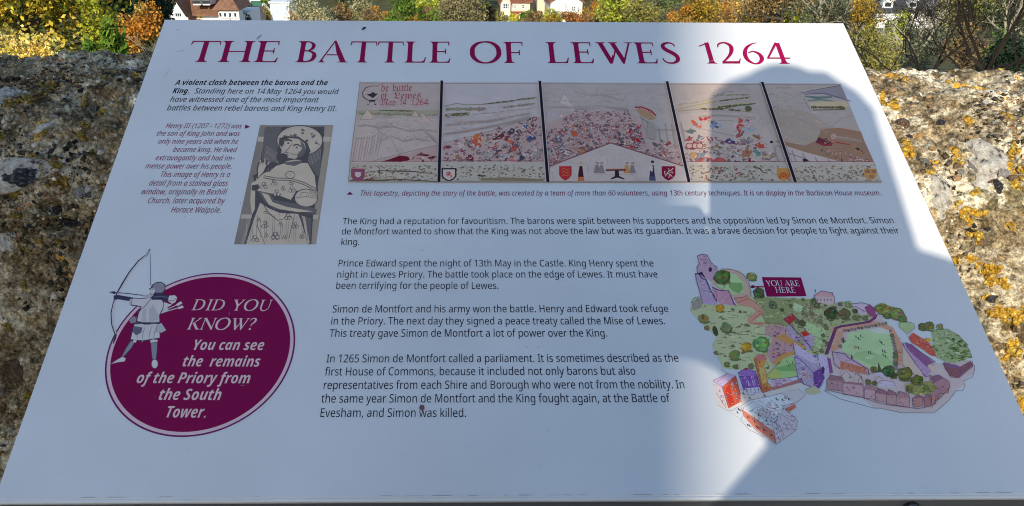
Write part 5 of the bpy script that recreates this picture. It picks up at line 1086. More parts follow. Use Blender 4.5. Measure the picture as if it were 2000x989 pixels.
for x, y in ((520,290),(590,285),(545,330),(600,325),(560,355),(610,352)): P8(lit(226,214,236), (x-11,y-11),(x+11,y-12),(x+13,y+10),(x-10,y+11)); P8(lit(90,70,120), (x-5,y-8),(x+6,y-8),(x+7,y+7),(x-4,y+8))
for x in (535, 575, 615, 650): L8(5, lit(60,40,80), (x,392),(x+6,432))
P8(lit(236,160,80), (605,100),(640,75),(720,60),(730,120),(700,180),(720,220),(740,330),(790,400),(690,432),(660,280)); P8(lit(244,190,110), (650,190),(700,200),(730,330),(690,350)); P8(lit(210,120,70), (610,100),(635,90),(690,370),(800,390),(690,440),(675,400)); P8(lit(220,130,120), (620,80),(700,56),(730,110),(660,130)); L8(3, lit(120,60,60), (605,100),(690,430)); L8(4, lit(150,70,60), (690,370),(740,340),(800,410)); L8(4, lit(90,40,40), (650,115),(665,150)); L8(4, lit(90,40,40), (690,240),(700,270)); L8(5, lit(90,40,40), (725,365),(735,400))
P8(shade(136,130,160), (780,310),(930,290),(975,320),(970,345),(790,380)); P8(shade(120,80,90), (740,380),(790,378),(1060,305),(1062,330),(800,405)); L8(3, OUT, (780,310),(930,290),(975,325),(1060,305),(1062,332),(690,435)); mottle(a8((800,320),(930,300),(960,330),(800,370)), 12, [LILA, shade(110,90,130)], 2, 5)
# gatehouse
P8(shade(118,116,154), (995,90),(1070,60),(1180,130),(1250,200),(1245,380),(1180,400),(1070,310),(1030,290)); P8(shade(74,50,120), (1180,240),(1250,205),(1290,290),(1240,390),(1190,395)); P8(shade(140,140,182), (1215,60),(1330,100),(1340,220),(1290,280),(1250,200)); P8(shade(90,60,110), (1310,90),(1345,105),(1370,240),(1340,250)); P8(shade(72,50,110), (1150,80),(1200,70),(1215,150),(1160,140)); L8(7, shade(70,48,116), (995,88),(1050,110),(1110,170),(1180,240),(1250,200)); L8(5, shade(70,48,116), (995,88),(1030,290),(1070,340),(1190,395)); L8(6, shade(48,34,84), (1060,290),(1080,340),(1100,360)); L8(5, OUT, (1180,240),(1190,395)); L8(5, OUT, (1215,60),(1250,200)); P8(shade(56,36,84), (1255,195),(1275,180),(1290,200),(1285,250),(1262,250)); P8(shade(150,120,90), (1060,200),(1075,230),(1120,260),(1130,300),(1075,260))
mottle(a8((1010,110),(1100,160),(1180,250),(1180,370),(1050,280)), 46, [shade(104,90,150), shade(156,156,190), shade(84,66,124)], 1, 3); mottle(a8((1190,250),(1240,230),(1270,300),(1200,370)), 22, [shade(54,36,92), shade(104,76,140)], 1, 2.6)
P3(shade(138,136,176), (820,620),(860,650),(960,720),(1010,760),(950,760),(840,700)); L3(4, OUT, (820,620),(830,700),(850,720)); P8(lit(200,196,150), (1100,400),(1200,370),(1260,430),(1180,450),(1110,440))
# ruined house drawing at the bottom
P8(lit(244,240,222), (480,570),(560,510),(720,470),(880,440),(960,500),(1000,530),(900,590),(830,640),(720,640),(600,620)); P8(lit(236,226,214), (490,580),(640,640),(770,770),(820,930),(760,870),(520,640)); P8(lit(216,130,100), (490,590),(560,640),(700,735),(790,800),(825,930),(740,860),(620,780),(510,660)); P8(shade(140,84,76), (905,590),(1005,540),(1012,580),(950,615)); P8(shade(132,136,160), (890,600),(1020,690),(1010,790),(830,925),(800,800),(850,700))
for L in (((480,570),(560,510),(650,490),(760,470),(870,440),(960,500)), ((480,570),(510,660),(620,790),(820,935),(1010,800),(1030,700),(900,590)), ((500,580),(600,520),(770,620),(860,600),(1000,530)), ((560,620),(640,570),(770,640),(790,770),(820,930)), ((820,830),(900,780),(1010,790)), ((860,700),(880,650),(1000,720)), ((850,640),(820,720),(850,800)), ((640,520),(660,510),(700,540)), ((890,600),(890,560),(1000,530)), ((830,850),(860,900)), ((900,720),(940,800)), ((930,700),(980,780)), ((870,830),(890,880)), ((760,700),(860,760),(900,850))): L8(3, shade(92,60,90), *L)
for x in range(640, 780, 14): L8(3, lit(190,140,140), (x, 590 + (x-640)*.1), (x + 10, 650 + (x-640)*.35))
for k in range(46): x, y = MR.uniform(650,850), MR.uniform(640,780); L8(MR.uniform(3,7), MR.choice((shade(76,66,120), shade(60,56,100), lit(200,190,210), shade(110,90,130))), (x,y),(x+MR.uniform(-16,16),y+MR.uniform(4,16)))
for x, y in ((820,490),(905,480),(880,500),(705,460),(650,650),(725,700),(560,750),(545,745),(630,760),(645,770),(455,590),(470,600),(445,620),(500,440),(565,485),(610,710),(700,790),(545,665),(770,840),(940,495)): L8(9, lit(50,36,60), (x, y-9), (x+3, y+9)); L8(4, lit(50,36,60), (x, y+8), (x+22, y+12))
L8(5, lit(200,90,60), (740,575),(800,590),(840,572)); L8(3, lit(150,90,90), (740,530),(760,520),(770,560),(735,550)); L8(3, lit(120,80,90), (800,530),(850,580))
# bowling green and its lanes
P4(shade(150,122,120), (250,330),(280,320),(420,300),(540,290),(640,330),(700,440),(690,560),(720,590),(640,560),(630,380),(540,320),(330,350),(310,400),(290,470),(240,490)); mottle(a4((250,340),(300,340),(290,460),(245,480)), 20, [shade(160,124,104), shade(150,140,140)], 1.5, 4); mottle(a4((640,340),(700,430),(700,570),(660,570),(640,420)), 26, [shade(150,90,74), shade(150,120,110)], 1.5, 4)
G4 = a4((350,370),(440,350),(560,330),(610,350),(650,430),(655,560),(640,620),(560,600),(480,590),(400,540),(310,480),(310,430)); pr.poly(G4, shade(122,150,128)); P4(shade(142,156,168), (480,345),(560,330),(612,350),(620,375),(520,365)); P4(shade(108,138,112), (340,500),(480,480),(600,520),(640,560),(560,595),(420,540)); mottle(G4, 26, [shade(126,154,134), shade(114,144,120)], 3, 9)
for x, y in ((400,390),(415,400),(430,385),(555,420),(565,430),(400,455),(415,460),(480,490),(492,488),(570,480),(585,485),(575,505),(590,515)): L4(6, shade(40,56,60), (x,y-8),(x+3,y+8)); L4(3, shade(60,84,74), (x+3,y+8),(x+22,y+10))
L4(4, shade(160,60,60), (385,450),(400,470))
for x, y, r in ([(330+i*22, 350-i*4+ (i%2)*3, 3.5) for i in range(13)] + [(622+ (i%2)*6, 350+i*0, 3) for i in range(1)] + [(632+i*5, 380+i*22, 4.5) for i in range(6)] + [(655, 500+i*22, 6) for i in range(5)] + [(320,410,5),(300,450,4)]): tree_(a4, x, y, r, MR.choice(((98,104,96),(84,92,80),(110,104,116))), 2)
P4(shade(76,44,84), (200,505),(265,330),(300,318),(480,290),(545,240),(530,275),(490,302),(310,330),(280,340),(222,505)); L4(3, shade(54,30,64), (200,505),(265,330),(480,290))
P4(shade(170,160,176), (135,115),(180,95),(240,110),(262,130),(262,170),(230,190),(150,165)); P4(shade(170,140,160), (130,130),(180,95),(245,108),(258,135)); L4(4, OUT, (130,130),(180,95),(245,108),(262,135),(262,175)); L4(4, OUT, (130,130),(150,165)); L4(5, OUT, (140,85),(142,105)); L4(5, OUT, (248,105),(250,120))
for x in (155,175,197,218,240): L4(6, shade(70,66,110), (x,145),(x+1,160))
P4(shade(150,144,176), (380,180),(440,175),(470,200),(470,245),(430,250),(390,210)); P4(shade(98,56,96), (455,200),(490,185),(525,215),(530,260),(500,262),(470,235)); L4(4, OUT, (375,180),(440,172),(490,185),(528,215)); L4(4, shade(56,50,100), (395,195),(460,230)); P4(LILA, (270,170),(330,185),(320,200),(280,195))
for x, y, r, c in ((240,240,15,(60,72,50)),(325,245,14,(84,92,66)),(352,180,8,(112,122,92)),(400,265,8,(90,96,74)),(395,225,6,(60,70,56)),(460,270,6,(90,96,80)),(300,180,5,(80,90,80)),(150,190,7,(78,88,62)),(565,210,14,(104,112,72)),(610,225,15,(112,120,76)),(665,245,15,(100,116,80)),(700,275,10,(84,100,72)),(600,255,8,(80,92,60)),(830,325,10,(74,86,58)),(875,322,11,(84,96,66)),(940,325,8,(104,116,92))): tree_(a4, x, y, r, c, 9)
P4(shade(110,134,110), (680,300),(760,300),(780,330),(730,370),(680,330)); L4(2, OUT, (700,290),(775,305),(780,335),(725,380))
WD = a4((880,340),(1000,345),(1060,380),(1110,430),(1145,520),(1080,550),(1000,560),(930,530),(880,480),(900,420)); pr.poly(WD, shade(104,124,104)); mottle(WD, 60, [shade(*c) for c in ((124,142,124),(84,104,82),(136,150,140),(72,88,62))], 1.5, 5); mottle(a4((1020,400),(1110,430),(1145,520),(1080,552),(980,520)), 60, [shade(*c) for c in ((56,74,48),(70,96,56),(84,110,70),(46,58,44))], 2, 5)
L4(3, DKG, (800,340),(870,350),(990,340),(1060,380),(1110,430),(1148,520))
P4(shade(136,66,66), (740,395),(770,365),(800,385),(860,420),(900,470),(920,520),(880,510),(830,470),(760,430)); mottle(a4((745,395),(800,385),(880,430),(910,510),(830,470)), 30, [shade(160,96,84), shade(96,44,60), shade(170,140,130), shade(150,110,60)], 1.2, 3); pr.blob(*a4((865,412))[0], 5, 4, shade(150,140,60), .3, 8, 0, MR)
P4(shade(120,104,150), (700,435),(720,428),(900,560),(900,600),(850,650),(830,640)); P4(shade(92,64,110), (715,430),(760,440),(905,560),(860,590),(730,470)); L4(4, shade(56,36,90), (700,435),(850,650),(885,640)); L4(4, OUT, (720,428),(915,555)); L4(4, shade(160,156,196), (712,450),(842,632)); P4(shade(164,156,160), (860,575),(900,560),(915,610),(890,620)); P4(shade(150,146,150), (700,470),(720,480),(840,650),(830,670),(720,590),(700,560))
P4(shade(92,64,80), (960,560),(1000,560),(1060,590),(1140,545),(1155,575),(1060,655),(1010,645),(975,600)); P4(shade(84,66,110), (962,552),(1060,575),(1070,595),(1000,585)); L4(4, OUT, (960,560),(1010,650),(1065,655),(1155,580),(1150,545)); 
for x in (1070,1095,1120): L4(3, OUT, (x,575-(x-1070)*.4),(x+6,635-(x-1070)*.8))
# terraces along the front street
P4(shade(130,120,150), (250,490),(330,500),(480,590),(480,630),(300,590),(260,560)); P4(shade(128,88,84), (300,545),(460,590),(480,636),(300,600)); L4(5, shade(64,44,90), (250,488),(330,500),(350,525),(480,600),(486,636)); L4(4, OUT, (250,490),(262,570),(300,600))
for x in (315,352,388,425,455): pr.ell(*a4((x, 565 + (x-315)*.25))[0], 3.6, 3.6, shade(150,104,80), 9); L4(4, shade(66,40,60), (x,560+(x-315)*.25),(x,572+(x-315)*.25))
P4(shade(160,180,204), (198,665),(228,632),(275,634),(265,665)); P4(shade(150,148,170), (215,665),(318,690),(318,740),(220,722)); 
row = [(215,668,318,742),(318,690,448,780),(455,730,525,795),(525,755,598,812),(598,765,660,830),(660,775,745,845)]
for x0, y0, x1, y1 in row: P4(MR.choice((shade(126,108,122), shade(132,114,134), shade(116,98,114))), (x0,y0),(x1,y0+(x1-x0)*.12),(x1,y1),(x0,y1-(x1-x0)*.15)); P4(MR.choice((shade(104,80,98), shade(116,92,110))), (x0,y0),(x0+(x1-x0)*.2,y0-34),(x1-4,y0-14),(x1,y0+(x1-x0)*.12)); L4(3.2, OUT, (x0,y1-(x1-x0)*.15),(x0,y0),(x0+(x1-x0)*.2,y0-34),(x1-4,y0-14),(x1,y0+(x1-x0)*.12),(x1,y1),(x0,y1-(x1-x0)*.15))
for x, y in ((245,690),(285,700),(390,718),(500,775),(345,715)): L4(7, shade(80,74,110), (x-5,y),(x+6,y+2))
P4(shade(150,146,160), (300,620),(340,600),(400,640),(430,650),(450,690),(330,680)); L4(3, OUT, (300,650),(340,610),(380,660),(410,620),(450,680)); P4(shade(156,158,196), (540,690),(570,668),(640,680),(660,715),(560,710)); P4(shade(140,140,180), (500,620),(590,625),(640,655),(560,650)); L4(3, OUT, (540,690),(570,668),(640,680),(662,715))
mottle(a4((330,640),(450,660),(540,720),(700,750),(690,770),(450,700)), 40, [shade(*c) for c in ((96,104,76),(150,140,150),(76,84,60),(120,100,110))], 1.2, 3)
for x0, y0, w, h in ((765,790,66,55),(838,785,48,60),(886,770,30,62),(912,740,26,60),(940,710,60,50)): P4(shade(*MR.choice(((112,84,92),(124,96,104),(120,104,110)))), (x0,y0),(x0+w*.6,y0-18),(x0+w,y0-6),(x0+w-4,y0+h-8),(x0+4,y0+h)); P4(shade(98,76,92), (x0,y0),(x0+w*.5,y0-26),(x0+w,y0-14),(x0+w,y0-4)); L4(3, OUT, (x0,y0),(x0+w*.5,y0-24),(x0+w,y0-10),(x0+w-4,y0+h-8),(x0+4,y0+h),(x0,y0))
P4(shade(116,92,112), (880,660),(940,640),(1000,680),(1005,715),(930,760),(890,780),(870,720)); L4(3, OUT, (880,655),(940,640),(1000,680),(1005,718),(890,835)); P4(shade(92,70,100), (875,650),(935,635),(960,660),(900,690))
GD = a4((720,700),(800,680),(880,680),(930,720),(880,760),(800,770),(730,750)); pr.poly(GD, shade(96,104,72)); mottle(GD, 34, [shade(*c) for c in ((66,76,48),(120,124,84),(140,140,110),(84,70,60))], 1.5, 4)
for x, y, r, c in ((715,630,17,(84,92,58)),(795,670,13,(84,88,54)),(612,610,14,(66,92,60)),(515,600,8,(92,88,60)),(640,640,8,(60,76,50)),(745,730,8,(90,96,60)),(850,720,7,(96,104,64)),(480,680,6,(96,100,70)),(520,690,6,(80,88,60))): tree_(a4, x, y, r, c, 10)
P4(shade(50,66,52), (545,555),(572,618),(540,620)); P4(shade(56,66,60), (372,500),(385,535),(368,532)); P4(shade(50,60,50), (320,390),(328,430),(314,432)); P4(shade(150,146,158), (325,385),(348,385),(345,410),(326,412))
L4(3, OUT, (200,735),(230,740),(320,760),(450,785),(520,810),(600,830),(745,848),(800,855),(850,845),(890,835),(1005,720))
# pen work over the washes
def pen(zone, n, cols_, l0, l1, w=.7):
    xs = [p[0] for p in zone]; ys = [p[1] for p in zone]
    for _ in range(n * 3):
        if n <= 0: break
        x, y = MR.uniform(min(xs), max(xs)), MR.uniform(min(ys), max(ys))
        if not inside(zone, x, y): continue
        n -= 1; a = MR.choice((0, .2, -.3, 1.4, 1.2, .8, -.6)) + MR.uniform(-.2, .2); l = MR.uniform(l0, l1); k = MR.uniform(-.5, .5)
        pr.line([(x, y), (x + l*.5*math.cos(a), y + l*.5*math.sin(a)), (x + l*math.cos(a+k), y + l*math.sin(a+k))], [w*.5, w, w*.4], MR.choice(cols_))
PENC = [shade(62,44,78), shade(80,62,70), shade(60,66,50), shade(160,150,170), shade(96,70,100)]
pen(SR, 130, PENC[:3] + [shade(142,150,130)], 2.5, 7); pen(RG, 110, PENC[:3] + [shade(142,150,136)], 2, 6); pen(SL, 110, [lit(120,110,70), lit(90,96,50), lit(230,226,180)], 2.5, 7)
pen(a3((640,520),(740,510),(960,560),(960,690),(820,700),(680,760)), 90, PENC, 2, 5); pen(a8((995,90),(1340,100),(1340,240),(1240,390),(1030,290)), 80, PENC, 2, 5)
pen(a4((200,665),(480,600),(760,770),(740,850),(420,770),(210,740)), 110, PENC, 2, 6); pen(a4((760,800),(1000,680),(1000,720),(890,845),(770,850)), 50, PENC, 2, 5); pen(WD, 100, PENC[:3], 2, 5)
pen(a4((250,490),(480,590),(480,640),(260,590)), 50, PENC, 1.5, 4); pen(a4((740,395),(860,400),(920,520),(830,480)), 40, PENC, 1.5, 4); pen(a4((700,435),(900,560),(880,640),(830,640)), 40, PENC, 1.5, 4); pen(a4((960,560),(1140,545),(1150,580),(1010,650)), 30, PENC, 1.5, 4)
pen(a8((210,315),(430,255),(640,225),(680,430),(360,580),(240,430)), 80, [lit(110,50,80), lit(80,50,100), lit(240,220,220)], 2, 5); pen(a8((490,580),(860,470),(1020,690),(820,930)), 110, [shade(80,60,100), lit(150,110,120), lit(110,80,110)], 2, 6); pen(a8((605,100),(730,60),(790,400),(690,430)), 30, [lit(150,80,60), lit(110,60,60)], 2, 4)
pen(a3((190,80),(330,140),(440,385),(240,375)), 70, PENC, 2, 4)
display(pr, 'YOU ARE', *a3((652, 262))[0], *a3((868, 262))[0], .0064, WHITE, w=.13, track=.05)
display(pr, 'HERE', *a3((712, 305))[0], *a3((842, 305))[0], .0064, WHITE, w=.13, track=.05)
pr.build('town_map_print', M_INK)

# small scuffs, bird lime and specks on the sheet
pr = Print(base=7e-4)
DK = shade(70,76,96)
pr.poly([(706,59),(710,54),(716,53.5),(714,57),(709,60)], shade(30,34,50)); pr.poly([(819,797),(822,791),(829,793),(830,799),(825,804),(821,801)], shade(70,60,70)); pr.line([(818,799),(828,792)], .8, shade(60,54,62))
pr.line([(501,78),(506,73),(512,69)], [1,2.2,.8], shade(84,92,116)); pr.line([(343,103),(352,101),(362,99)], [.6,1.4,.6], shade(112,126,156)); pr.line([(321,149),(326,144),(331,138)], [.6,1.3,.6], shade(112,126,156))
for x, y in ((322,56),(347,59),(361,424),(394,452),(866,625),(1030,679),(1052,679),(1208,586),(932,613),(1026,679),(783,745),(719,738),(1054,911),(1378,365),(802,488),(825,490),(860,490),(470,398),(1690,216),(304,775)):
    pr.blob(x, y, MR.uniform(.6,1.3), MR.uniform(.5,1.0), DK, .4, 7, MR.uniform(0,3), MR)
u_ = .01
while u_ < PW - .02:                       # dirt caught along the folded front edge
    l_ = MR.uniform(.003, .018)
    if MR.random() < .7: w_ = MR.uniform(.0002, .00045); pr.board([(u_, -PH + .0002), (u_ + l_, -PH + .0002), (u_ + l_*.8, -PH + .0002 + w_), (u_ + l_*.2, -PH + .0002 + w_)], MR.choice((shade(92,106,132), shade(104,120,146), shade(84,94,116))))
    u_ += l_ + MR.uniform(0, .012)
for k in range(60):
    x, y = MR.uniform(40,1900), MR.uniform(60,950); d = MR.uniform(0,3.14); l = MR.uniform(3,10)
    u, v_ = brd(x, y)
    if .01 < u < PW-.02 and .01-PH < v_ < -.01: pr.line([(x,y),(x+l*math.cos(d)*.5,y+l*math.sin(d)*.5),(x+l*math.cos(d),y+l*math.sin(d))], [.2,.5,.2], shade(118,140,172))
pr.build('scuff_marks', M_INK)['kind'] = 'stuff'
# ------------------------------------------------------------------ terrace, tower and ground
def value_noise(x, y, seed):
    xi = np.floor(x).astype(np.int64); yi = np.floor(y).astype(np.int64)
    fx = x - xi; fy = y - yi; fx = fx*fx*(3-2*fx); fy = fy*fy*(3-2*fy)
    def h(a, b):
        n = (a * 374761393 + b * 668265263 + seed * 1442695041) & 0xFFFFFFFF
        n = ((n ^ (n >> 13)) * 1274126177) & 0xFFFFFFFF
        return ((n ^ (n >> 16)) & 0xFFFF) / 65535.0
    return (h(xi, yi)*(1-fx) + h(xi+1, yi)*fx)*(1-fy) + (h(xi, yi+1)*(1-fx) + h(xi+1, yi+1)*fx)*fy
def fbm(x, y, seed, o=5, gain=.5):
    s = np.zeros_like(x, dtype=float); a = 1.0; t = 0
    for i in range(o):
        s += a * value_noise(x * 2**i, y * 2**i, seed + i * 17); t += a; a *= gain
    return s / t

def ground_z(x, y):
    """height of the land below the castle mound: a lane valley on the left, a higher garden shelf on the right"""
    k1 = [(1.5, -2.2), (6, -2.6), (14, -3.2), (26, -4.8), (45, -9.0), (60, -12.0), (84, -13.0), (98, -11.4), (112, -10.9), (140, -10.6), (200, -11), (300, -10), (500, -4), (900, 16), (1600, 60), (3000, 110), (6000, 130)]
    k2 = [(1.5, -2.2), (6, -2.6), (14, -3.0), (26, -4.0), (45, -5.4), (60, -6.8), (84, -9.9), (104, -11.9), (112, -12.0), (140, -11.2), (200, -11), (300, -10), (500, -4), (900, 16), (1600, 60), (3000, 110), (6000, 130)]
    d = max(1.5, abs(y))
    def at_(k):
        for (a, za), (b, zb) in zip(k, k[1:]):
            if d <= b: return za + (zb - za) * (d - a) / (b - a)
        return 130.0
    t = min(1, max(0, (x / max(d, 20) + .215) / .07)); t = t * t * (3 - 2 * t)
    return at_(k1) * (1 - t) + at_(k2) * t
ys = [-60, -30, -12, -4, 1.45, 3, 6, 10, 14, 20, 26, 32, 38, 45, 52, 60, 66, 70, 84, 91, 98, 105, 112, 125, 140, 180, 220, 260, 350, 500, 700, 900, 1200, 1600, 2200, 3000, 4200, 6000]
xs = [-6000, -3000, -1500, -700, -350, -200, -120, -80, -50, -40, -34, -30, -26, -23, -20, -18, -16, -14, -12, -10, -8, -6, -4, 0, 4, 9, 18, 30, 50, 80, 120, 200, 350, 700, 1500, 3000, 6000]
v = []
for y in ys:
    for x in xs: v.append((x, y, (ground_z(x, max(y, 1.5)) if y > 0 else -2.2 + y * .05 - .3) + (math.sin(x * .021 + y * .013) * min(1.2, abs(y) * .01) if abs(x) > 120 else 0)))
nx = len(xs)
f = [(j*nx+i, j*nx+i+1, (j+1)*nx+i+1, (j+1)*nx+i) for j in range(len(ys)-1) for i in range(nx-1)]
M_GROUND = mat('meadow_ground', (.10, .095, .04), .95, .1, noise=(.6, .45, 8))
g = link('ground', mesh('ground', v, f, M_GROUND)); tag(g, kind='structure')

M_PAVE = mat('york_stone_paving', (.24, .215, .18), .85, .2, noise=(3.5, .22), bump=(40, .4, .004), rnd=.12)
M_JOINT = mat('terrace_mortar', (.14, .125, .10), .95, .1, noise=(9, .3))
mb = MB(); mb.box(-10.5, 4.2, -17, 1.35, -3.4, -.012)
terr = mb.build('terrace_floor', M_JOINT); tag(terr, kind='structure')
slabm = {}
y = -3.0; r = 0
while y < 0.95:
    d = (.42, .55, .48)[r % 3]; x = -2.4 - (r % 2) * .3
    while x < 2.4:
        w = (.62, .48, .74)[int((x + 9 + r) * 1.7) % 3]
        key = (w, d)
        if key not in slabm:
            q = MB(); q.box(-w/2+.004, w/2-.004, -d/2+.004, d/2-.004, -.03, 0); slabm[key] = mesh('paving_stone', q.v, q.f, M_PAVE)
        link('paving_stone', slabm[key], terr, (x + w/2, y + d/2, 0))
        x += w
    y += d; r += 1

# castle tower behind the viewer; its shadow covers the left of the panel
M_TOWER = mat('flint_tower_wall', (.27, .25, .21), .95, .15, noise=(5, .5, 8), bump=(18, .8, .03))
M_QUOIN = mat('tower_quoin_stone', (.42, .38, .31), .9, .2, noise=(6, .18), rnd=.12)
tw = empty('castle_tower', (-5.646, -12.158, 0), math.radians(-20))
tag(tw, 'flint castle tower with pale corner stones standing behind the terrace on the left', 'tower')
BAT = lambda z: (6.0 - z) * .05            # the tower leans in as it rises
mb = MB(); mb.add([(x + (BAT(z) if x > 0 else 0), y, z) for x in (-3.2, 2.63) for y in (-2.0, 2.18) for z in (0, 9.6)], [(0,1,3,2),(4,6,7,5),(0,4,5,1),(2,3,7,6),(0,2,6,4),(1,5,7,3)]); mb.build('wall', M_TOWER, tw)
for i in range(6):
    mb = MB(); x0 = -3.2 + i * 1.02; mb.box(x0, x0 + .58, 1.76, 2.18, 9.6, 10.2); mb.build('merlon', M_TOWER, tw)
for k in range(28):
    mb = MB(); w = .42 if k % 2 else .26; h0 = k * .343
    q0, q1 = BAT(h0 + .004), BAT(h0 + .339); mb.add([(x + (q0 if z < h0 + .1 else q1), y, z) for x in (2.645 - w, 2.645) for y in (2.19 - (.68 - w), 2.195) for z in (h0 + .004, h0 + .339)], [(0,1,3,2),(4,6,7,5),(0,4,5,1),(2,3,7,6),(0,2,6,4),(1,5,7,3)]); mb.build('quoin', M_QUOIN, tw)
mb = MB(); mb.box(-.9, -.1, 2.185, 2.2, .0, 2.1); mb.build('door', mat('tower_door_oak', (.09, .06, .035), .7, .3, noise=(12, .3)), tw)

# ------------------------------------------------------------------ the photographer, holding the camera phone
M_COAT = mat('navy_coat', (.03, .035, .06), .85, .2, noise=(40, .2))
M_SKIN = mat('skin', (.52, .32, .23), .5, .4)
M_HAIR = mat('dark_hair', (.045, .028, .018), .55, .4, noise=(60, .3))
M_PHONE = mat('black_phone', (.012, .012, .014), .2, .5)
M_JEANS = mat('dark_trousers', (.035, .04, .06), .9, .1)
def skin_mesh(name, verts, edges, radii, material, parent, root=0, sub=2):
    me = bpy.data.meshes.new(name); me.from_pydata(verts, edges, []); 
    o = bpy.data.objects.new(name, me); COL.objects.link(o)
    md = o.modifiers.new('skin', 'SKIN')
    for i, r in enumerate(radii):
        sv = me.skin_vertices[0].data[i] if me.skin_vertices else None
        if sv: sv.radius = r if isinstance(r, tuple) else (r, r); sv.use_root = (i == root)
    ss = o.modifiers.new('sub', 'SUBSURF'); ss.levels = sub; ss.render_levels = sub
    bpy.context.view_layer.update()
    dg = bpy.context.evaluated_depsgraph_get()
    m2 = bpy.data.meshes.new_from_object(o.evaluated_get(dg))
    m2.name = name; m2.materials.clear(); m2.materials.append(material)
    m2.polygons.foreach_set('use_smooth', [True] * len(m2.polygons))
    bpy.data.objects.remove(o)
    return link(name, m2, parent)
per = empty('person', (.13, -.42, 0))
tag(per, 'photographer in navy coat with dark bobbed hair, holding a phone up in both hands', 'person')
def rel(x, y, z): return (x - .13, y + .42, z + CAM_H)
V = [rel(.16,-.43,-.42), rel(.175,-.44,-.20), rel(.18,-.44,-.02), rel(.15,-.435,.085), rel(.10,-.42,.165), rel(.085,-.405,.25), rel(.083,-.405,.315),
     rel(.285,-.43,.065), rel(.30,-.25,-.03), rel(.20,-.12,-.02), rel(.105,-.05,.0),
     rel(.02,-.42,.125), rel(-.06,-.26,.055), rel(-.09,-.14,.02), rel(-.085,-.05,-.005),
     rel(.26,-.43,-.50), rel(.26,-.42,-.85), rel(.26,-.44,-1.22), rel(.27,-.34,-1.265),
     rel(.07,-.43,-.50), rel(.07,-.40,-.85), rel(.07,-.42,-1.22), rel(.06,-.32,-1.265)]
Ed = [(0,1),(1,2),(2,3),(3,4),(4,5),(5,6),(3,7),(7,8),(8,9),(9,10),(3,11),(11,12),(12,13),(13,14),(0,15),(15,16),(16,17),(17,18),(0,19),(19,20),(20,21),(21,22)]
Rd = [(.15,.11),(.125,.10),(.135,.105),(.10,.08),(.055,.055),(.075,.085),(.07,.08),.07,.055,.042,.03,.06,.05,.04,.028,.085,.065,.045,.04,.085,.065,.045,.04]
skin_mesh('body', V, Ed, Rd, M_COAT, per, 0)
# coat skirt flaring towards the left hip
mb = MB(); rings = []
for zz, l_, r_, ry in ((.004,.056,.30,.10), (-.018,.032,.305,.11), (-.055,-.002,.31,.12), (-.12,-.04,.33,.14), (-.45,-.06,.37,.17), (-.95,-.09,.40,.20)):
    cx, rx = (l_ + r_) / 2, (r_ - l_) / 2
    rings.append([Vector(rel(cx + rx*math.cos(t)*(1+.012*math.sin(9*t)), -.43 + ry*math.sin(t), zz)) for t in [2*math.pi*i/28 for i in range(28)]])
vv = [p for rg in rings for p in rg]
ff = [(j*28+i, j*28+(i+1)%28, (j+1)*28+(i+1)%28, (j+1)*28+i) for j in range(5) for i in range(28)]
mb.add(vv, ff); mb.build('coat_skirt', M_COAT, per, smooth=True)
# hair: a full bob, flat on the crown, widening towards the collar
vv = []; nr, ns = 14, 28
for j in range(nr + 1):
    t = j / nr; zt = .390 - t * .218
    w = .095 * min(1, (t * 5.2) ** .40) if t < .3 else .095
    cxs = .088
    lft = w * (1 - .02 * max(0, t - .6)); rgt = w * (.92 + .28 * max(0, t - .25))
    for i in range(ns):
        a = 2*math.pi*i/ns; cx_ = math.cos(a)
        rx = (rgt if cx_ > 0 else lft) if t > .01 else .045
        ry = min(.105, .105 * (min(1, (t*5.2)**.45))) if t > .01 else .03
        vv.append(rel(cxs + rx*cx_, -.41 + ry*math.sin(a) * (.92 if math.sin(a) > 0 else 1.0) - (.0 if math.sin(a) < 0 else .012), zt + .004*math.sin(a*3)))
ff = [(j*ns+i, (j+1)*ns+i, (j+1)*ns+(i+1)%ns, j*ns+(i+1)%ns) for j in range(nr) for i in range(ns)] + [tuple(range(ns)), tuple(range((nr+1)*ns-1, nr*ns-1, -1))]
mb = MB(); mb.add(vv, ff); mb.build('hair', M_HAIR, per, smooth=True)
# face: an egg with brow, nose, lips, ears
bm = bmesh.new(); bmesh.ops.create_uvsphere(bm, u_segments=24, v_segments=16, radius=1)
for q in bm.verts:
    x, y, z = q.co
    if y > 0:
        q.co.y += .16 * math.exp(-((x/.16)**2 + ((z+.10)/.22)**2)) + .05*math.exp(-((x/.3)**2+((z+.48)/.09)**2)) - .07*(math.exp(-(((abs(x)-.36)/.15)**2+((z-.12)/.12)**2)))
    q.co.x *= .078 * (1 - .25*max(0, -z)); q.co.y *= .092; q.co.z *= .118
me = bpy.data.meshes.new('face'); bm.to_mesh(me); bm.free(); me.materials.append(M_SKIN); me.polygons.foreach_set('use_smooth', [True]*len(me.polygons))
link('face', me, per, rel(.085, -.392, .275))
for sx in (-.028, .028):
    bm = bmesh.new(); bmesh.ops.create_uvsphere(bm, u_segments=12, v_segments=8, radius=.011); me = bpy.data.meshes.new('eye'); bm.to_mesh(me); bm.free(); me.materials.append(mat('eye_white', (.7,.7,.68), .2)); link('eye', me, per, rel(.085+sx, -.312, .285))
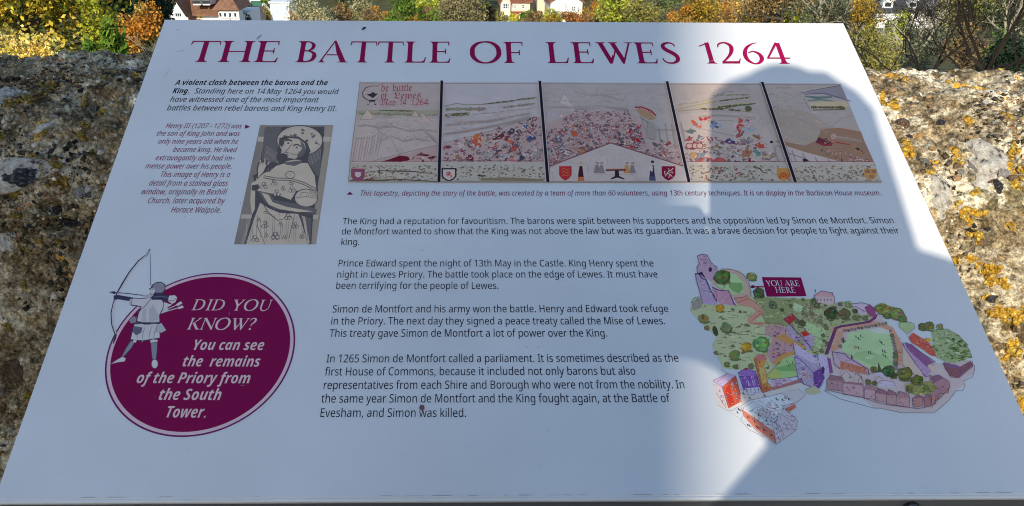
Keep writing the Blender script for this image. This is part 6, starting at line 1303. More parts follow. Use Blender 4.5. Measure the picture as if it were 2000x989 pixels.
# hands: palm, four bent fingers and a thumb, each hand one skin
for sx, hx, hz in ((1, .092, .0), (-1, -.083, -.004)):
    P0 = [rel(hx + sx*.010, -.075, hz-.01), rel(hx + sx*.006, -.05, hz)]; E0 = [(0,1)]; R0 = [.026, (.017,.030)]
    for k, (dz, ln) in enumerate(((.028,.85),(.010,1.0),(-.009,.95),(-.027,.75))):
        b = len(P0)
        P0 += [rel(hx + sx*.004, -.036, hz+dz), rel(hx - sx*.003, -.012 , hz+dz*1.05), rel(hx - sx*.016*ln, -.0075, hz+dz*1.05), rel(hx - sx*.026*ln, -.0078, hz+dz)]
        E0 += [(1,b),(b,b+1),(b+1,b+2),(b+2,b+3)]; R0 += [.0095,.0088,.0078,.0068]
    b = len(P0); P0 += [rel(hx - sx*.006, -.052, hz-.022), rel(hx - sx*.024, -.040, hz-.018), rel(hx - sx*.038, -.031, hz-.008)]
    E0 += [(1,b),(b,b+1),(b+1,b+2)]; R0 += [.012,.0105,.0085]
    skin_mesh('hand', P0, E0, R0, M_SKIN, per, 1, 1)
# the phone: body behind the taking lens, held across
ph = empty('phone', (-.005, -.018, CAM_H + .006))
tag(ph, 'black phone held level in both hands above the panel', 'phone')
mb = MB(); x0, x1, z0, z1, c = -.08, .082, -.043, .043, .010
pts = []
for ax, az, a0 in ((x1-c, z1-c, 0), (x0+c, z1-c, 90), (x0+c, z0+c, 180), (x1-c, z0+c, 270)):
    for i in range(5):
        t = math.radians(a0 + i*22.5); pts.append(Vector((ax + c*math.cos(t), -.004, az + c*math.sin(t))))
mb.prism(pts, (0, .008, 0)); mb.build('body', M_PHONE, ph)
mb = MB(); mb.box(x0+.004, x1-.004, -.0048, -.0042, z0+.004, z1-.004); mb.build('screen', mat('phone_screen', (.02,.02,.025), .08), ph)
# ------------------------------------------------------------------ the rubble parapet
WA = math.radians(-3.7)
wall = empty('parapet_wall', (0, 1.42, 0), WA)
tag(wall, 'weathered rubble parapet wall with rounded top, flints and yellow lichen, behind the panel', 'wall')
WM = Matrix.Translation((0, 1.42, 0)) @ Matrix.Rotation(WA, 4, 'Z')
WI = WM.inverted()
# cross-section (y, z) in wall space from the far edge over the rounded top and down the near face
PROF = [(.052, 1.018), (.036, 1.036), (.008, 1.044), (-.04, 1.043), (-.12, 1.034), (-.20, 1.014), (-.27, .982), (-.325, .935), (-.36, .875), (-.378, .80), (-.388, .70), (-.395, .58), (-.40, .46), (-.405, .30)]
pa = np.array(PROF)
seg = np.r_[0, np.cumsum(np.hypot(*np.diff(pa, axis=0).T))]
WX0, WX1 = -1.9, 2.1
def wall_pt(x, s):
    """point and normal on the smooth wall skin; s = distance along the section"""
    y = np.interp(s, seg, pa[:, 0]); z = np.interp(s, seg, pa[:, 1])
    y2 = np.interp(s + .01, seg, pa[:, 0]); z2 = np.interp(s + .01, seg, pa[:, 1])
    ty, tz = y2 - y + 1e-9, z2 - z; l = np.hypot(ty, tz)
    return y, z, (tz / l), (-ty / l)          # normal = up/outward
nxw, nsw = 1050, 300
X, S = np.meshgrid(np.linspace(WX0, WX1, nxw), np.linspace(0, seg[-1], nsw))
def px_wall(px, py):
    """where a sight line meets the wall skin (x, s)"""
    d = (RIGHT * ((px - 924) / 1535) - UP * ((py - 494.5) / 1535) + FWD).normalized()
    o = WI @ Vector((0, 0, CAM_H)); dl = WI.to_3x3() @ d
    best = None
    for s_ in np.linspace(0.0, seg[-1] - .02, 500):
        y, z, ny, nz = wall_pt(0, s_)
        t = (y - o.y) / dl.y
        e = abs(o.z + dl.z * t - z)
        if best is None or e < best[0]: best = (e, o.x + dl.x * t, s_)
    return best[1], best[2]
PITS = []
for px, py, rx, ry, dp in ((97,404,18,14,.03),(112,440,30,16,.03),(150,470,16,34,.035),(190,212,16,30,.022),(205,200,22,10,.02),(24,340,12,10,.02),(10,690,26,14,.03),(20,738,24,36,.025),(150,566,12,8,.02),(60,600,10,8,.015),(12,810,16,26,.03),(84,560,16,8,.012),
                           (1908,438,12,9,.018),(1842,424,12,5,.012),(1880,210,14,5,.012),(1765,230,10,6,.012),(1893,560,14,6,.014),(1955,505,10,6,.014),(1960,640,12,14,.02),(1870,455,8,10,.012),(1990,560,10,8,.015),(1920,600,12,5,.012)):
    x_, s_ = px_wall(px, py); _, s2_ = px_wall(px, py + 8)
    PITS.append((x_, s_, rx / 1150, ry * abs(s2_ - s_) / 8, dp))
def wall_relief(X, S):
    r1 = fbm(X*42, S*42, 9, 3); r2 = fbm(X*95, S*95, 19, 3)
    d = .030 * (fbm(X*3.2 + 7, S*3.2, 3, 4) - .5) + .026 * (fbm(X*13, S*13, 5, 3) - .5) + .016 * (.5 - np.abs(r1 - .5) * 2.4) + .010 * (.5 - np.abs(r2 - .5) * 2.4)
    hole = np.clip(fbm(X*7.5 + 3, S*7.5 + 1, 23, 3) - .66, 0, 1)
    d = d - hole * .22
    w = .35 * (fbm(X*30, S*30, 77, 2) - .5)
    for a, b, rx, ry, dp in PITS:
        q = np.sqrt(((X - a) / rx)**2 + ((S - b) / ry)**2) + w * 1.6
        d = d - dp * np.clip(1.25 - q, 0, .45) / .45
    return d
edge = np.clip(S / .05, 0, 1)
D = wall_relief(X, S) * (.2 + .8 * edge)
Y, Zz, NY, NZ = wall_pt(X, S)
NY = np.where(NZ < 0, -NY, NY); NZ = np.abs(NZ)
Vw = np.stack([X, Y + NY * D, Zz + NZ * D], -1).reshape(-1, 3)
I = np.arange(nxw * nsw).reshape(nsw, nxw)
Fw = np.stack([I[:-1, :-1], I[1:, :-1], I[1:, 1:], I[:-1, 1:]], -1).reshape(-1, 4)

def rubble_material():
    M = bpy.data.materials.new('lichened_rubble'); M.use_nodes = True
    nt = M.node_tree; N = nt.nodes; L = nt.links; p = N['Principled BSDF']
    p.inputs['Roughness'].default_value = .92; p.inputs['Specular IOR Level'].default_value = .15
    tc = N.new('ShaderNodeTexCoord')
    def noise(sc, det=8, rough=.6, dist=0.0):
        n = N.new('ShaderNodeTexNoise'); n.inputs['Scale'].default_value = sc; n.inputs['Detail'].default_value = det
        n.inputs['Roughness'].default_value = rough; n.inputs['Distortion'].default_value = dist
        L.new(tc.outputs['Object'], n.inputs['Vector']); return n.outputs[0]
    def ramp(src, *st):
        r = N.new('ShaderNodeValToRGB'); e = r.color_ramp.elements
        while len(e) < len(st): e.new(.5)
        for q, (pos, c) in zip(e, st): q.position = pos; q.color = (*c, 1) if len(c) == 3 else c
        L.new(src, r.inputs[0]); return r.outputs[0]
    def g(v): return (v, v, v)
    def mix(a, b, f):
        m = N.new('ShaderNodeMix'); m.data_type = 'RGBA'
        L.new(f, m.inputs[0]); L.new(a, m.inputs[6])
        if isinstance(b, tuple): m.inputs[7].default_value = (*b, 1)
        else: L.new(b, m.inputs[7])
        return m.outputs[2]
    def mulf(a, b):
        m = N.new('ShaderNodeMath'); m.operation = 'MULTIPLY'; L.new(a, m.inputs[0]); L.new(b, m.inputs[1]); return m.outputs[0]
    base = ramp(noise(46, 12, .82, .4), (.33, (.030, .022, .013)), (.43, (.10, .078, .048)), (.50, (.22, .178, .115)), (.57, (.38, .32, .22)), (.68, (.62, .55, .42)))
    vo = N.new('ShaderNodeTexVoronoi'); vo.inputs['Scale'].default_value = 120; vo.inputs['Randomness'].default_value = 1
    L.new(tc.outputs['Object'], vo.inputs['Vector'])
    sep = N.new('ShaderNodeSeparateColor'); L.new(vo.outputs['Color'], sep.inputs[0])
    peb = ramp(sep.outputs[0], (0, (.10, .08, .055)), (.3, (.22, .17, .11)), (.5, (.36, .25, .15)), (.7, (.42, .38, .30)), (.9, (.55, .52, .46)), (1, (.20, .20, .21)))
    cell = ramp(vo.outputs['Distance'], (.28, g(1)), (.48, g(0)))
    pick = ramp(sep.outputs[1], (.50, g(0)), (.56, g(1)))
    c = mix(base, peb, mulf(cell, pick))
    c = mix(c, (.46, .44, .37), mulf(ramp(noise(9, 9, .65, .6), (.50, g(0)), (.58, g(.9))), ramp(noise(75, 5, .7), (.40, g(0)), (.52, g(1)))))       # pale crust
    c = mix(c, (.72, .69, .60), mulf(ramp(noise(5.3, 8, .7, .4), (.56, g(0)), (.60, g(1))), ramp(noise(120, 4, .7), (.38, g(0)), (.50, g(1)))))
    c = mix(c, (.034, .028, .018), ramp(noise(11, 8, .72), (.36, g(.9)), (.45, g(0))))                                                  # soot and dark moss
    c = mix(c, (.085, .08, .03), mulf(ramp(noise(4, 5, .6), (.55, g(0)), (.66, g(.6))), ramp(noise(50, 4, .7), (.45, g(0)), (.55, g(1)))))
    c = mix(c, (.58, .33, .035), mulf(ramp(noise(7.7, 9, .72, .5), (.595, g(0)), (.625, g(1))), ramp(noise(130, 4, .7), (.36, g(.2)), (.47, g(1)))))      # yellow lichen
    c = mix(c, (.42, .20, .045), mulf(ramp(noise(15, 8, .7, .3), (.63, g(0)), (.67, g(.8))), ramp(noise(90, 3, .6), (.42, g(0)), (.52, g(1)))))
    vm = N.new('ShaderNodeVectorMath'); vm.operation = 'MULTIPLY'; L.new(c, vm.inputs[0])
    L.new(ramp(noise(170, 6, .75, .3), (.36, (.42, .385, .32)), (.48, (1.1, 1.02, .88)), (.60, (1.9, 1.76, 1.48))), vm.inputs[1])
    L.new(vm.outputs[0], p.inputs['Base Color'])
    b1 = N.new('ShaderNodeBump'); b1.inputs['Strength'].default_value = .9; b1.inputs['Distance'].default_value = .006
    L.new(noise(55, 12, .75), b1.inputs['Height'])
    b2 = N.new('ShaderNodeBump'); b2.inputs['Strength'].default_value = .55; b2.inputs['Distance'].default_value = .003; b2.invert = True
    L.new(vo.outputs['Distance'], b2.inputs['Height']); L.new(b1.outputs[0], b2.inputs['Normal']); L.new(b2.outputs[0], p.inputs['Normal'])
    return M
M_RUB = rubble_material()
link('rubble_core', mesh('rubble_core', Vw, Fw, M_RUB, True), wall)
mb = MB(); mb.box(WX0, WX1, -.30, .06, -3.0, .33); mb.box(WX0 - .002, WX1 + .002, -.10, .052, .33, 1.0); mb.build('footing', M_RUB, wall)

# ---- stones bedded in the wall
def stone_mesh(seed, kind):
    bm = bmesh.new(); bmesh.ops.create_icosphere(bm, subdivisions=2 if kind == 'pebble' else 3, radius=1)
    r = random.Random(seed)
    pl_ = [(Vector((r.gauss(0,1), r.gauss(0,1), r.gauss(0,1)*.6)).normalized(), r.uniform(.55, .85)) for _ in range(7 if kind != 'pebble' else 5)]
    off = r.uniform(0, 50)
    for q in bm.verts:
        n = q.co.normalized(); k = 1.0
        for d, h in pl_:
            c = n.dot(d)
            if c > h: k = min(k, h / c)
        j = 1
        if kind != 'pebble':
            from mathutils import noise as mn
            j = 1 + .34 * mn.noise(n * 2.0 + Vector((off, 0, 0))) + .16 * mn.noise(n * 5 + Vector((off, 3, 0))) + .07 * mn.noise(n * 12 + Vector((off, 7, 0)))
        q.co = n * k * j
    me = bpy.data.meshes.new(kind); bm.to_mesh(me); bm.free()
    me.polygons.foreach_set('use_smooth', [False] * len(me.polygons))
    return me
def stone_mat(name, a, b, c, rough=.7, sc=9):
    M = mat(name, a, rough, .35, rnd=.25)
    nt = M.node_tree; N = nt.nodes; L = nt.links
    tc = N.new('ShaderNodeTexCoord'); nz = N.new('ShaderNodeTexNoise'); nz.inputs['Scale'].default_value = sc / 3.2; nz.inputs['Detail'].default_value = 9; nz.inputs['Roughness'].default_value = .68
    L.new(tc.outputs['Object'], nz.inputs['Vector'])
    r = N.new('ShaderNodeValToRGB'); e = r.color_ramp.elements; e.new(.5); e.new(.5)
    for q, (pos, col) in zip(e, ((.36, a), (.47, b), (.53, b), (.60, c))): q.position = pos; q.color = (*col, 1)
    L.new(nz.outputs[0], r.inputs[0]); 
    vm = [n for n in N if n.type == 'VECT_MATH'][0]; L.new(r.outputs[0], vm.inputs[0])
    bp = N.new('ShaderNodeBump'); bp.inputs['Strength'].default_value = .5; bp.inputs['Distance'].default_value = .15
    L.new(nz.outputs[0], bp.inputs['Height']); L.new(bp.outputs[0], N['Principled BSDF'].inputs['Normal'])
    return M
SM = {
 'black': stone_mat('black_flint_and_pit_shade', (.008, .008, .010), (.018, .018, .022), (.16, .15, .14), .3, 14),
 'pale': stone_mat('pale_flint_rind', (.07, .06, .055), (.58, .53, .44), (.78, .75, .67), .85, 10),
 'grey': stone_mat('grey_flint', (.09, .08, .075), (.24, .225, .20), (.42, .39, .34), .6, 14),
 'brown': stone_mat('brown_flint', (.05, .03, .018), (.13, .08, .045), (.28, .20, .13), .55, 12),
 'ochre': stone_mat('ochre_pebble', (.34, .17, .06), (.42, .24, .11), (.50, .36, .22), .6, 8),
 'chalk': stone_mat('chalk_pebble', (.52, .48, .40), (.62, .59, .52), (.70, .68, .62), .85, 10)}
_sm = {}
STONES = []
def stone(x, s, w, h, dep, kind, rot=0.0, form='flint', seed=None, sink=.35, parent=wall, label=None):
    seed = random.randrange(6 if form == 'flint' else 9) if seed is None else seed
    key = (form, seed, kind)
    if key not in _sm:
        me = stone_mesh(seed, form); me.materials.append(SM[kind]); _sm[key] = me
    y, z, ny, nz = (float(q) for q in wall_pt(x, s))
    if nz < 0: ny = -ny
    nz = abs(nz)
    dd = float(wall_relief(np.array([x]), np.array([s]))[0]) * (.2 + .8 * min(1, s / .05))
    n = Vector((0, ny, nz)); t = Vector((1, 0, 0)); b = n.cross(t)
    c, q = math.cos(rot), math.sin(rot)
    R3 = Matrix((t * c + b * q, b * c - t * q, n)).transposed().to_4x4()
    o = link('pebble' if form == 'pebble' else 'flint_stone', _sm[key], parent)
    o.matrix_local = Matrix.Translation(Vector((x, y, z)) + n * (dd + dep * (1 - 2 * sink) * .5)) @ R3 @ Matrix.Diagonal((w / 2, h / 2, dep, 1))
    if label: o['label'] = label
    return o
def P_at(px, py, wpx, hpx, kind, rot=0.0, form='flint', **k):
    x, s = px_wall(px, py)
    y, z, _, _ = wall_pt(x, s)
    dist = (WM @ Vector((x, float(y), float(z))) - Vector((0, 0, CAM_H))).length
    w, h = wpx * dist / 1480, hpx * dist / 1480
    if s < .30: h *= 1.35
    if wpx > 22: STONES.append((x, s, w * .42, h * .42))
    return stone(x, s, w, h, k.pop('dep', min(w, h) * .32), kind, rot, form, **k)
BIG = [(48,344,112,70,'pale',.1),(54,348,70,38,'black',.1),(62,346,26,14,'grey',.3),(30,336,26,16,'black',.5),(16,198,46,44,'pale',.4),(246,148,48,26,'pale',0),(96,262,34,20,'pale',.6),(12,478,34,56,'pale',.3),(118,432,44,10,'pale',.2),(22,738,44,60,'brown',.2),(97,404,26,20,'black',0),(112,440,42,22,'black',0),(150,474,20,44,'black',0),(192,212,20,36,'black',.5),(205,202,30,10,'grey',.3),(156,375,16,24,'grey',.2),  # black stones lying in the pits paint the shade of those hollows
 (1932,322,92,104,'pale',.1),(1904,328,36,40,'grey',.3),(1930,288,34,16,'grey',.1),(1952,312,28,18,'black',.1),(1938,334,26,22,'grey',.5),(1934,352,34,18,'brown',.1),(1950,366,16,26,'black',.2),(1836,384,54,84,'pale',.35),(1846,420,26,20,'brown',0),(1804,322,20,24,'grey',0),(1925,208,26,18,'chalk',0),(1880,140,50,12,'pale',.1),(1990,640,26,60,'brown',.2),(1908,438,18,12,'black',0)]
for px, py, w, h, kd, rot in BIG:
    P_at(px, py, w * .95, h * .95, kd, rot, sink=.56 if kd == 'pale' else .44, dep=max(.004, min(w, h) * .00016))
for px, py, w, h, kd in ((1888,176,14,12,'ochre'),(1742,184,15,12,'ochre'),(1932,166,14,9,'ochre'),(1990,212,14,16,'ochre'),(1866,352,16,12,'ochre'),(1700,160,10,8,'ochre'),(1760,150,10,7,'ochre'),(1843,150,12,7,'chalk'),(1930,190,20,14,'chalk'),(1948,150,12,8,'ochre'),(1815,296,12,10,'ochre'),(1790,200,12,9,'chalk'),(1868,310,14,10,'chalk'),(1810,200,10,8,'ochre'),(170,370,16,14,'chalk'),(168,120,14,7,'chalk'),(240,200,10,8,'chalk'),(132,322,8,12,'chalk'),(152,375,18,26,'grey')):
    P_at(px, py, w, h, kd, random.uniform(-.5, .5), 'pebble', sink=.4)
vis = []
tries = 0
while len(vis) < 90 and tries < 4000:
    tries += 1
    if random.random() < .48: px = random.uniform(0, 300); py = random.uniform(108, 900); ok = px < 322 - (py - 39) * .358 - 5
    else: px = random.uniform(1690, 2000); py = random.uniform(132, 800); ok = px > 1647 + (py - 46) * .459 + 8
    if not ok: continue
    w = random.uniform(7, 14) if random.random() < .85 else random.uniform(14, 24)
    if any(abs(px - a) < (w + c) * .5 and abs(py - b) < (w + c) * .4 for a, b, c in vis): continue
    vis.append((px, py, w))
    kd = random.choices(['chalk', 'ochre', 'grey', 'brown', 'pale', 'black'], [2, 4 if px > 1000 else 1, 4, 5, 2, 4])[0]
    P_at(px, py, w, w * random.uniform(.6, .95), kd, random.uniform(-1, 1), 'pebble', sink=.42)

# fine gravel of the mortar: thousands of grains, one mesh
def grains(name, n, size, cols_, seed, lift=.15, zone=None, M=None):
    R_ = np.random.default_rng(seed)
    ico = bmesh.new(); bmesh.ops.create_cube(ico, size=1.5)
    iv = np.array([q.co[:] for q in ico.verts]); fi = np.array([[q.index for q in f_.verts] for f_ in ico.faces]); ico.free()
    if zone is None:
        x = np.where(R_.random(n) < .45, R_.uniform(-1.25, -.30, n), np.where(R_.random(n) < .8, R_.uniform(.42, 1.35, n), R_.uniform(-.4, .5, n))); s_ = R_.uniform(.004, seg[-1] - .18, n)
    else: x, s_ = zone(R_, n)
    if zone is None:
        keep = fbm(x * 7 + 2, s_ * 7 + 4, 71, 4) < .50
        for bx, bs, bw, bh in STONES: keep &= ((x - bx) / bw) ** 2 + ((s_ - bs) / bh) ** 2 > 1
        x, s_ = x[keep], s_[keep]
    n = len(x)
    y, z, ny, nz = wall_pt(x, s_); ny = np.where(nz < 0, -ny, ny); nz = np.abs(nz)
    dd = wall_relief(x, s_) * (.2 + .8 * np.clip(s_ / .05, 0, 1))
    r = size(R_, n)
    sc = np.stack([r * R_.uniform(.7, 1.4, n), r * R_.uniform(.7, 1.2, n), r * R_.uniform(.35, .7, n)], -1)
    a = R_.uniform(0, 6.28, n); ca, sa = np.cos(a), np.sin(a)
    jit = 1 + R_.uniform(-.45, .45, (n, len(iv), 1))
    P = iv[None] * sc[:, None] * jit
    u = P[..., 0] * ca[:, None] - P[..., 1] * sa[:, None]; w_ = P[..., 0] * sa[:, None] + P[..., 1] * ca[:, None]; h = P[..., 2]
    # tangent frame: t=(1,0,0), n=(0,ny,nz), b=n x t=(0,nz,-ny)
    base = np.stack([x, y + ny * (dd + r * lift), z + nz * (dd + r * lift)], -1)
    V_ = base[:, None] + np.stack([u, w_ * nz[:, None] + h * ny[:, None], -w_ * ny[:, None] + h * nz[:, None]], -1)
    F_ = (fi[None] + (np.arange(n) * len(iv))[:, None, None]).reshape(-1, fi.shape[1])
    me = mesh(name, V_.reshape(-1, 3), F_, M)
    cc = np.array(cols_)[R_.integers(0, len(cols_), n)] * R_.uniform(.7, 1.3, (n, 1))
    if zone is None:
        pt = fbm(x * 9 + 5, s_ * 9, 61, 4); dk = np.clip((pt - .36) / .22, .30, 1.30)[:, None]
        ty = fbm(x * 5, s_ * 5 + 8, 67, 3)[:, None]
        cc = cc * dk * np.where(ty > .55, np.array([[.95, .97, .98]]), np.array([[1.1, .98, .80]])) * np.where(x < 0, 1.12, 1.2)[:, None]
    set_cols(me, np.repeat(np.clip(cc, 0, .8), len(fi), axis=0))
    o = link(name, me, wall); o['kind'] = 'stuff'; return o
M_GRAIN = attr_mat('gravel_grain', .8, .25, noise=(90, .3))
grains('mortar_gravel', 75000, lambda R_, n: .0008 + .0036 * R_.random(n) ** 3.2, [(.07,.055,.035),(.17,.13,.085),(.30,.25,.17),(.40,.36,.27),(.52,.49,.41),(.34,.18,.08),(.13,.125,.12),(.03,.026,.02),(.22,.165,.10),(.05,.042,.03),(.10,.08,.05),(.64,.60,.50),(.26,.22,.15)], 3, M=M_GRAIN)

# lichen: crusts of tiny lobes clustered where the photograph shows them
LICH = [(1828,470,16,46,1),(1832,500,10,30,1),(1815,540,10,24,.8),(1880,420,10,26,1),(1895,445,16,22,1),(1870,300,16,14,1),(1868,318,12,14,1),(1740,205,26,13,1),(1728,192,12,10,1),(1772,292,12,26,1),(1765,310,8,16,1),(1822,325,20,12,1),(1808,344,12,8,.8),(1895,335,0,0,0),
 (1985,340,22,26,1),(1980,365,18,16,1),(1975,300,10,16,.9),(1930,525,20,12,1),(1912,520,10,8,1),(1905,415,24,10,1),(1945,548,26,16,1),(1925,580,14,10,.9),(1965,445,16,8,.9),(1870,400,8,10,1),(1890,240,12,8,.8),(1960,240,10,8,.9),(1945,600,28,16,1),(1970,680,24,30,1),(1985,780,20,40,1),(1890,505,12,10,1),(1868,505,8,14,1),(1950,140,8,4,.8),(1848,165,6,4,.8),(1905,375,8,6,.7),(1895,135,6,3,.7),
 (1905,460,14,30,1),(1900,380,6,8,.9),(1960,620,24,30,1),(1925,640,0,0,0),(1990,600,14,40,1),
 (120,355,26,20,.55),(30,215,30,12,.5),(60,207,22,14,.5),(170,262,10,22,.5),(190,308,12,14,.6),(8,278,14,12,.6),(100,272,8,8,.4),(30,375,26,12,.45),(180,170,16,12,.55),(205,228,12,12,.6),(76,470,12,10,.5),(30,420,14,8,.5),(120,330,14,8,.5),(50,490,10,8,.5),(84,198,14,8,.5),(95,185,20,8,.5),(170,205,8,20,.45),(45,560,10,14,.5),(75,320,10,16,.45),(85,175,12,6,.55),(270,170,10,6,.4),(210,165,8,8,.5),(115,472,8,6,.5),(15,640,16,10,.5),(60,760,12,14,.4)]
def lich_zone(R_, n):
    xs_, ss_ = [], []
    for px, py, rx, ry, dn in LICH:
        if dn == 0: continue
        cx_, cs_ = px_wall(px, py); ex, _ = px_wall(px + 10, py); _, es = px_wall(px, py + 10)
        kx, ks = abs(ex - cx_) / 10, abs(es - cs_) / 10
        m = int(dn * 8 + rx * ry * 2.3 * dn)
        lobes = [(R_.uniform(-1, 1), R_.uniform(-1, 1), R_.uniform(.12, .42)) for _ in range(9)]
        for _ in range(m):
            lx, ly, lr = lobes[R_.integers(0, 9)]; a = R_.uniform(0, 6.28); d = lr * math.sqrt(R_.random())
            xs_.append(cx_ + (lx * .8 + d*math.cos(a)) * rx * .74 * kx); ss_.append(cs_ + (ly * .8 + d*math.sin(a)) * ry * .74 * ks)
    return np.array(xs_), np.clip(np.array(ss_), .002, seg[-1] - .03)
M_LICH = attr_mat('lichen', .95, .05, noise=(200, .25))
LICH_ALL = LICH
LICH = [q for q in LICH_ALL if q[0] < 1000]  # left clusters get a duller palette: the shade there is put into their colour
grains('lichen_crust', 1, lambda R_, n: R_.uniform(.0008, .0024, n), [(.26,.19,.04),(.32,.22,.05),(.20,.16,.05),(.34,.20,.04),(.14,.12,.05)], 9, lift=.2, zone=lich_zone, M=M_LICH)
LICH = [q for q in LICH_ALL if q[0] > 1000]
grains('lichen_crust', 1, lambda R_, n: R_.uniform(.0008, .0026, n), [(.50,.29,.03),(.56,.35,.05),(.44,.21,.02),(.58,.42,.10),(.36,.20,.03),(.30,.22,.06)], 8, lift=.1, zone=lich_zone, M=M_LICH)
# ------------------------------------------------------------------ the town beyond the wall
def at(px, py, dist):
    """point on a sight line at a given distance in front of the terrace"""
    d = RIGHT * ((px - 924) / 1535) - UP * ((py - 494.5) / 1535) + FWD
    return Vector((0, 0, CAM_H)) + d * (dist / d.y)
def gz(x, y): return ground_z(x, y) - .05
M_WHITE = mat('white_render', (.78, .77, .73), .8, .2, noise=(1.5, .06))
M_CREAM = mat('cream_render', (.70, .62, .45), .85, .2, noise=(1.2, .08))
M_BRICK = mat('red_brick_wall', (.26, .085, .055), .9, .2, noise=(4, .25))
M_TILE = mat('clay_roof_tile', (.25, .095, .055), .85, .2, noise=(2.2, .35, 9), bump=(9, .7, .05))
M_TILE2 = mat('brown_roof_tile', (.20, .105, .065), .85, .2, noise=(2.4, .35, 9), bump=(9, .7, .05))
M_SLATE = mat('dark_slate', (.055, .055, .06), .6, .3, noise=(2.2, .3, 9), bump=(9, .6, .05))
M_GLASS = mat('window_glass', (.035, .045, .055), .12, .5)
M_TRIM = mat('white_trim', (.80, .80, .78), .5, .4)
M_BLUE = mat('pale_blue_door', (.55, .70, .74), .6, .3)
M_GREEN = mat('green_garage_door', (.015, .12, .075), .5, .4)
M_ROAD = mat('town_asphalt', (.13, .12, .115), .95, .1, noise=(.9, .2))
M_DARKW = mat('dark_timber', (.03, .025, .022), .8, .2)

def window(parent, x, z, w, h, y, bars=2, rows=1):
    """frame standing proud of the wall, panes set back in it"""
    mb = MB(); t = .07
    mb.box(x-w/2, x+w/2, y-.06, y+.05, z, z+t); mb.box(x-w/2, x+w/2, y-.06, y+.05, z+h-t, z+h)
    mb.box(x-w/2, x-w/2+t, y-.06, y+.05, z+t, z+h-t); mb.box(x+w/2-t, x+w/2, y-.06, y+.05, z+t, z+h-t)
    for i in range(1, bars): 
        c = x - w/2 + w * i / bars; mb.box(c-t*.4, c+t*.4, y-.055, y+.05, z+t, z+h-t)
    for j in range(1, rows + 1):
        c = z + h * j / (rows + 1); mb.box(x-w/2+t, x+w/2-t, y-.05, y+.045, c-t*.3, c+t*.3)
    f = mb.build('window', M_TRIM, parent)
    mb = MB(); mb.box(x-w/2+t*.5, x+w/2-t*.5, y-.015, y+.06, z+t*.5, z+h-t*.5); mb.build('pane', M_GLASS, f)
    mb = MB(); mb.box(x-w/2-.06, x+w/2+.06, y-.12, y+.05, z-.07, z-.002); mb.build('sill', M_TRIM, f)
def gable_roof(mb, x0, x1, y0, y1, z, h, axis='x', ov=.3, t=.16):
    """two slabs meeting at a ridge along axis"""
    if axis == 'x':
        c = (y0 + y1) / 2
        for a in (y0 - ov, y1 + ov):
            s = 1 + ov / ((y1-y0)/2); mb.prism([(x0-ov, a, z + h - h*s), (x1+ov, a, z + h - h*s), (x1+ov, c, z+h), (x0-ov, c, z+h)], (0, 0, t))
    else:
        c = (x0 + x1) / 2
        for a in (x0 - ov, x1 + ov):
            s = 1 + ov / ((x1-x0)/2); mb.prism([(a, y0-ov, z + h - h*s), (a, y1+ov, z + h - h*s), (c, y1+ov, z+h), (c, y0-ov, z+h)], (0, 0, t))
def gable_wall(mb, x0, x1, y, z, h, t=.25, axis='y'):
    if axis == 'y': mb.prism([(x0, y, z), (x1, y, z), ((x0+x1)/2, y, z+h)], (0, t, 0))
    else: mb.prism([(y, x0, z), (y, x1, z), (y, (x0+x1)/2, z+h)], (t, 0, 0))
def hip_roof(mb, x0, x1, y0, y1, z, h, ov=.35):
    x0 -= ov; x1 += ov; y0 -= ov; y1 += ov
    w = min(x1-x0, y1-y0) / 2; cx, cy = (x0+x1)/2, (y0+y1)/2
    if x1-x0 >= y1-y0: a, b = (x0+w, cy, z+h), (x1-w, cy, z+h); fs = [(0,1,5,4),(1,2,5),(2,3,4,5),(3,0,4)]
    else: a, b = (cx, y0+w, z+h), (cx, y1-w, z+h); fs = [(0,1,4),(1,2,5,4),(2,3,5),(3,0,4,5)]
    mb.add([(x0,y0,z),(x1,y0,z),(x1,y1,z),(x0,y1,z),a,b], fs + [(3,2,1,0)])
def house(name, px, dist, zb, label, rz=0.0, cat='house'):
    p = at(px, 20, dist); e = empty(name, (p.x, p.y, zb), math.radians(rz)); tag(e, label, cat); return e
S84 = 84 / 1535.0
# white gabled house at the left
zt = lambda py, d: at(924, py, d).z
hb = -13.6; h = house('white_house', 385, 84, hb, 'white rendered house with brown tiled roofs, tall gable and two dormers beyond the panel corner', 0)
def hx(px, e=h, d=84): return at(px, 20, d).x - e.location.x
def hz(py, d=84, e=h): return zt(py, d) - e.location.z
mb = MB(); mb.box(hx(318), hx(470), 1.2, 8, 0, hz(34)); mb.box(hx(313), hx(331), .2, 1.2, 0, hz(23)); mb.box(hx(430), hx(468), -.4, 1.2, 0, hz(23)); 
mb.box(hx(331), hx(369), -.6, 1.19, 0, hz(34)); gable_wall(mb, hx(331), hx(369), -.6, hz(34), hz(-1) - hz(34), .3)
mb.build('wall', M_WHITE, h)
mb = MB(); gable_roof(mb, hx(331), hx(369), -.6, 6, hz(34), hz(-1) - hz(34), 'y', .28, .14)
mb.prism([(hx(309), -.3, hz(20)), (hx(333), -.3, hz(20)), (hx(333), 3.6, hz(-8)), (hx(326), 3.6, hz(-8))], (0, .05, .14))
mb.prism([(hx(366), .6, hz(36)), (hx(428), .6, hz(36)), (hx(428), 4.6, hz(-12)), (hx(345), 4.6, hz(-12))], (0, .05, .16))
hip_roof(mb, hx(423), hx(466), -.5, 4.4, hz(21.5), hz(-14) - hz(21.5), .3)
rf = mb.build('roof', M_TILE2, h)
mb = MB(); mb.box(hx(398), hx(404), 4.2, 4.9, hz(0), hz(-22)); mb.build('chimney', M_BRICK, rf)
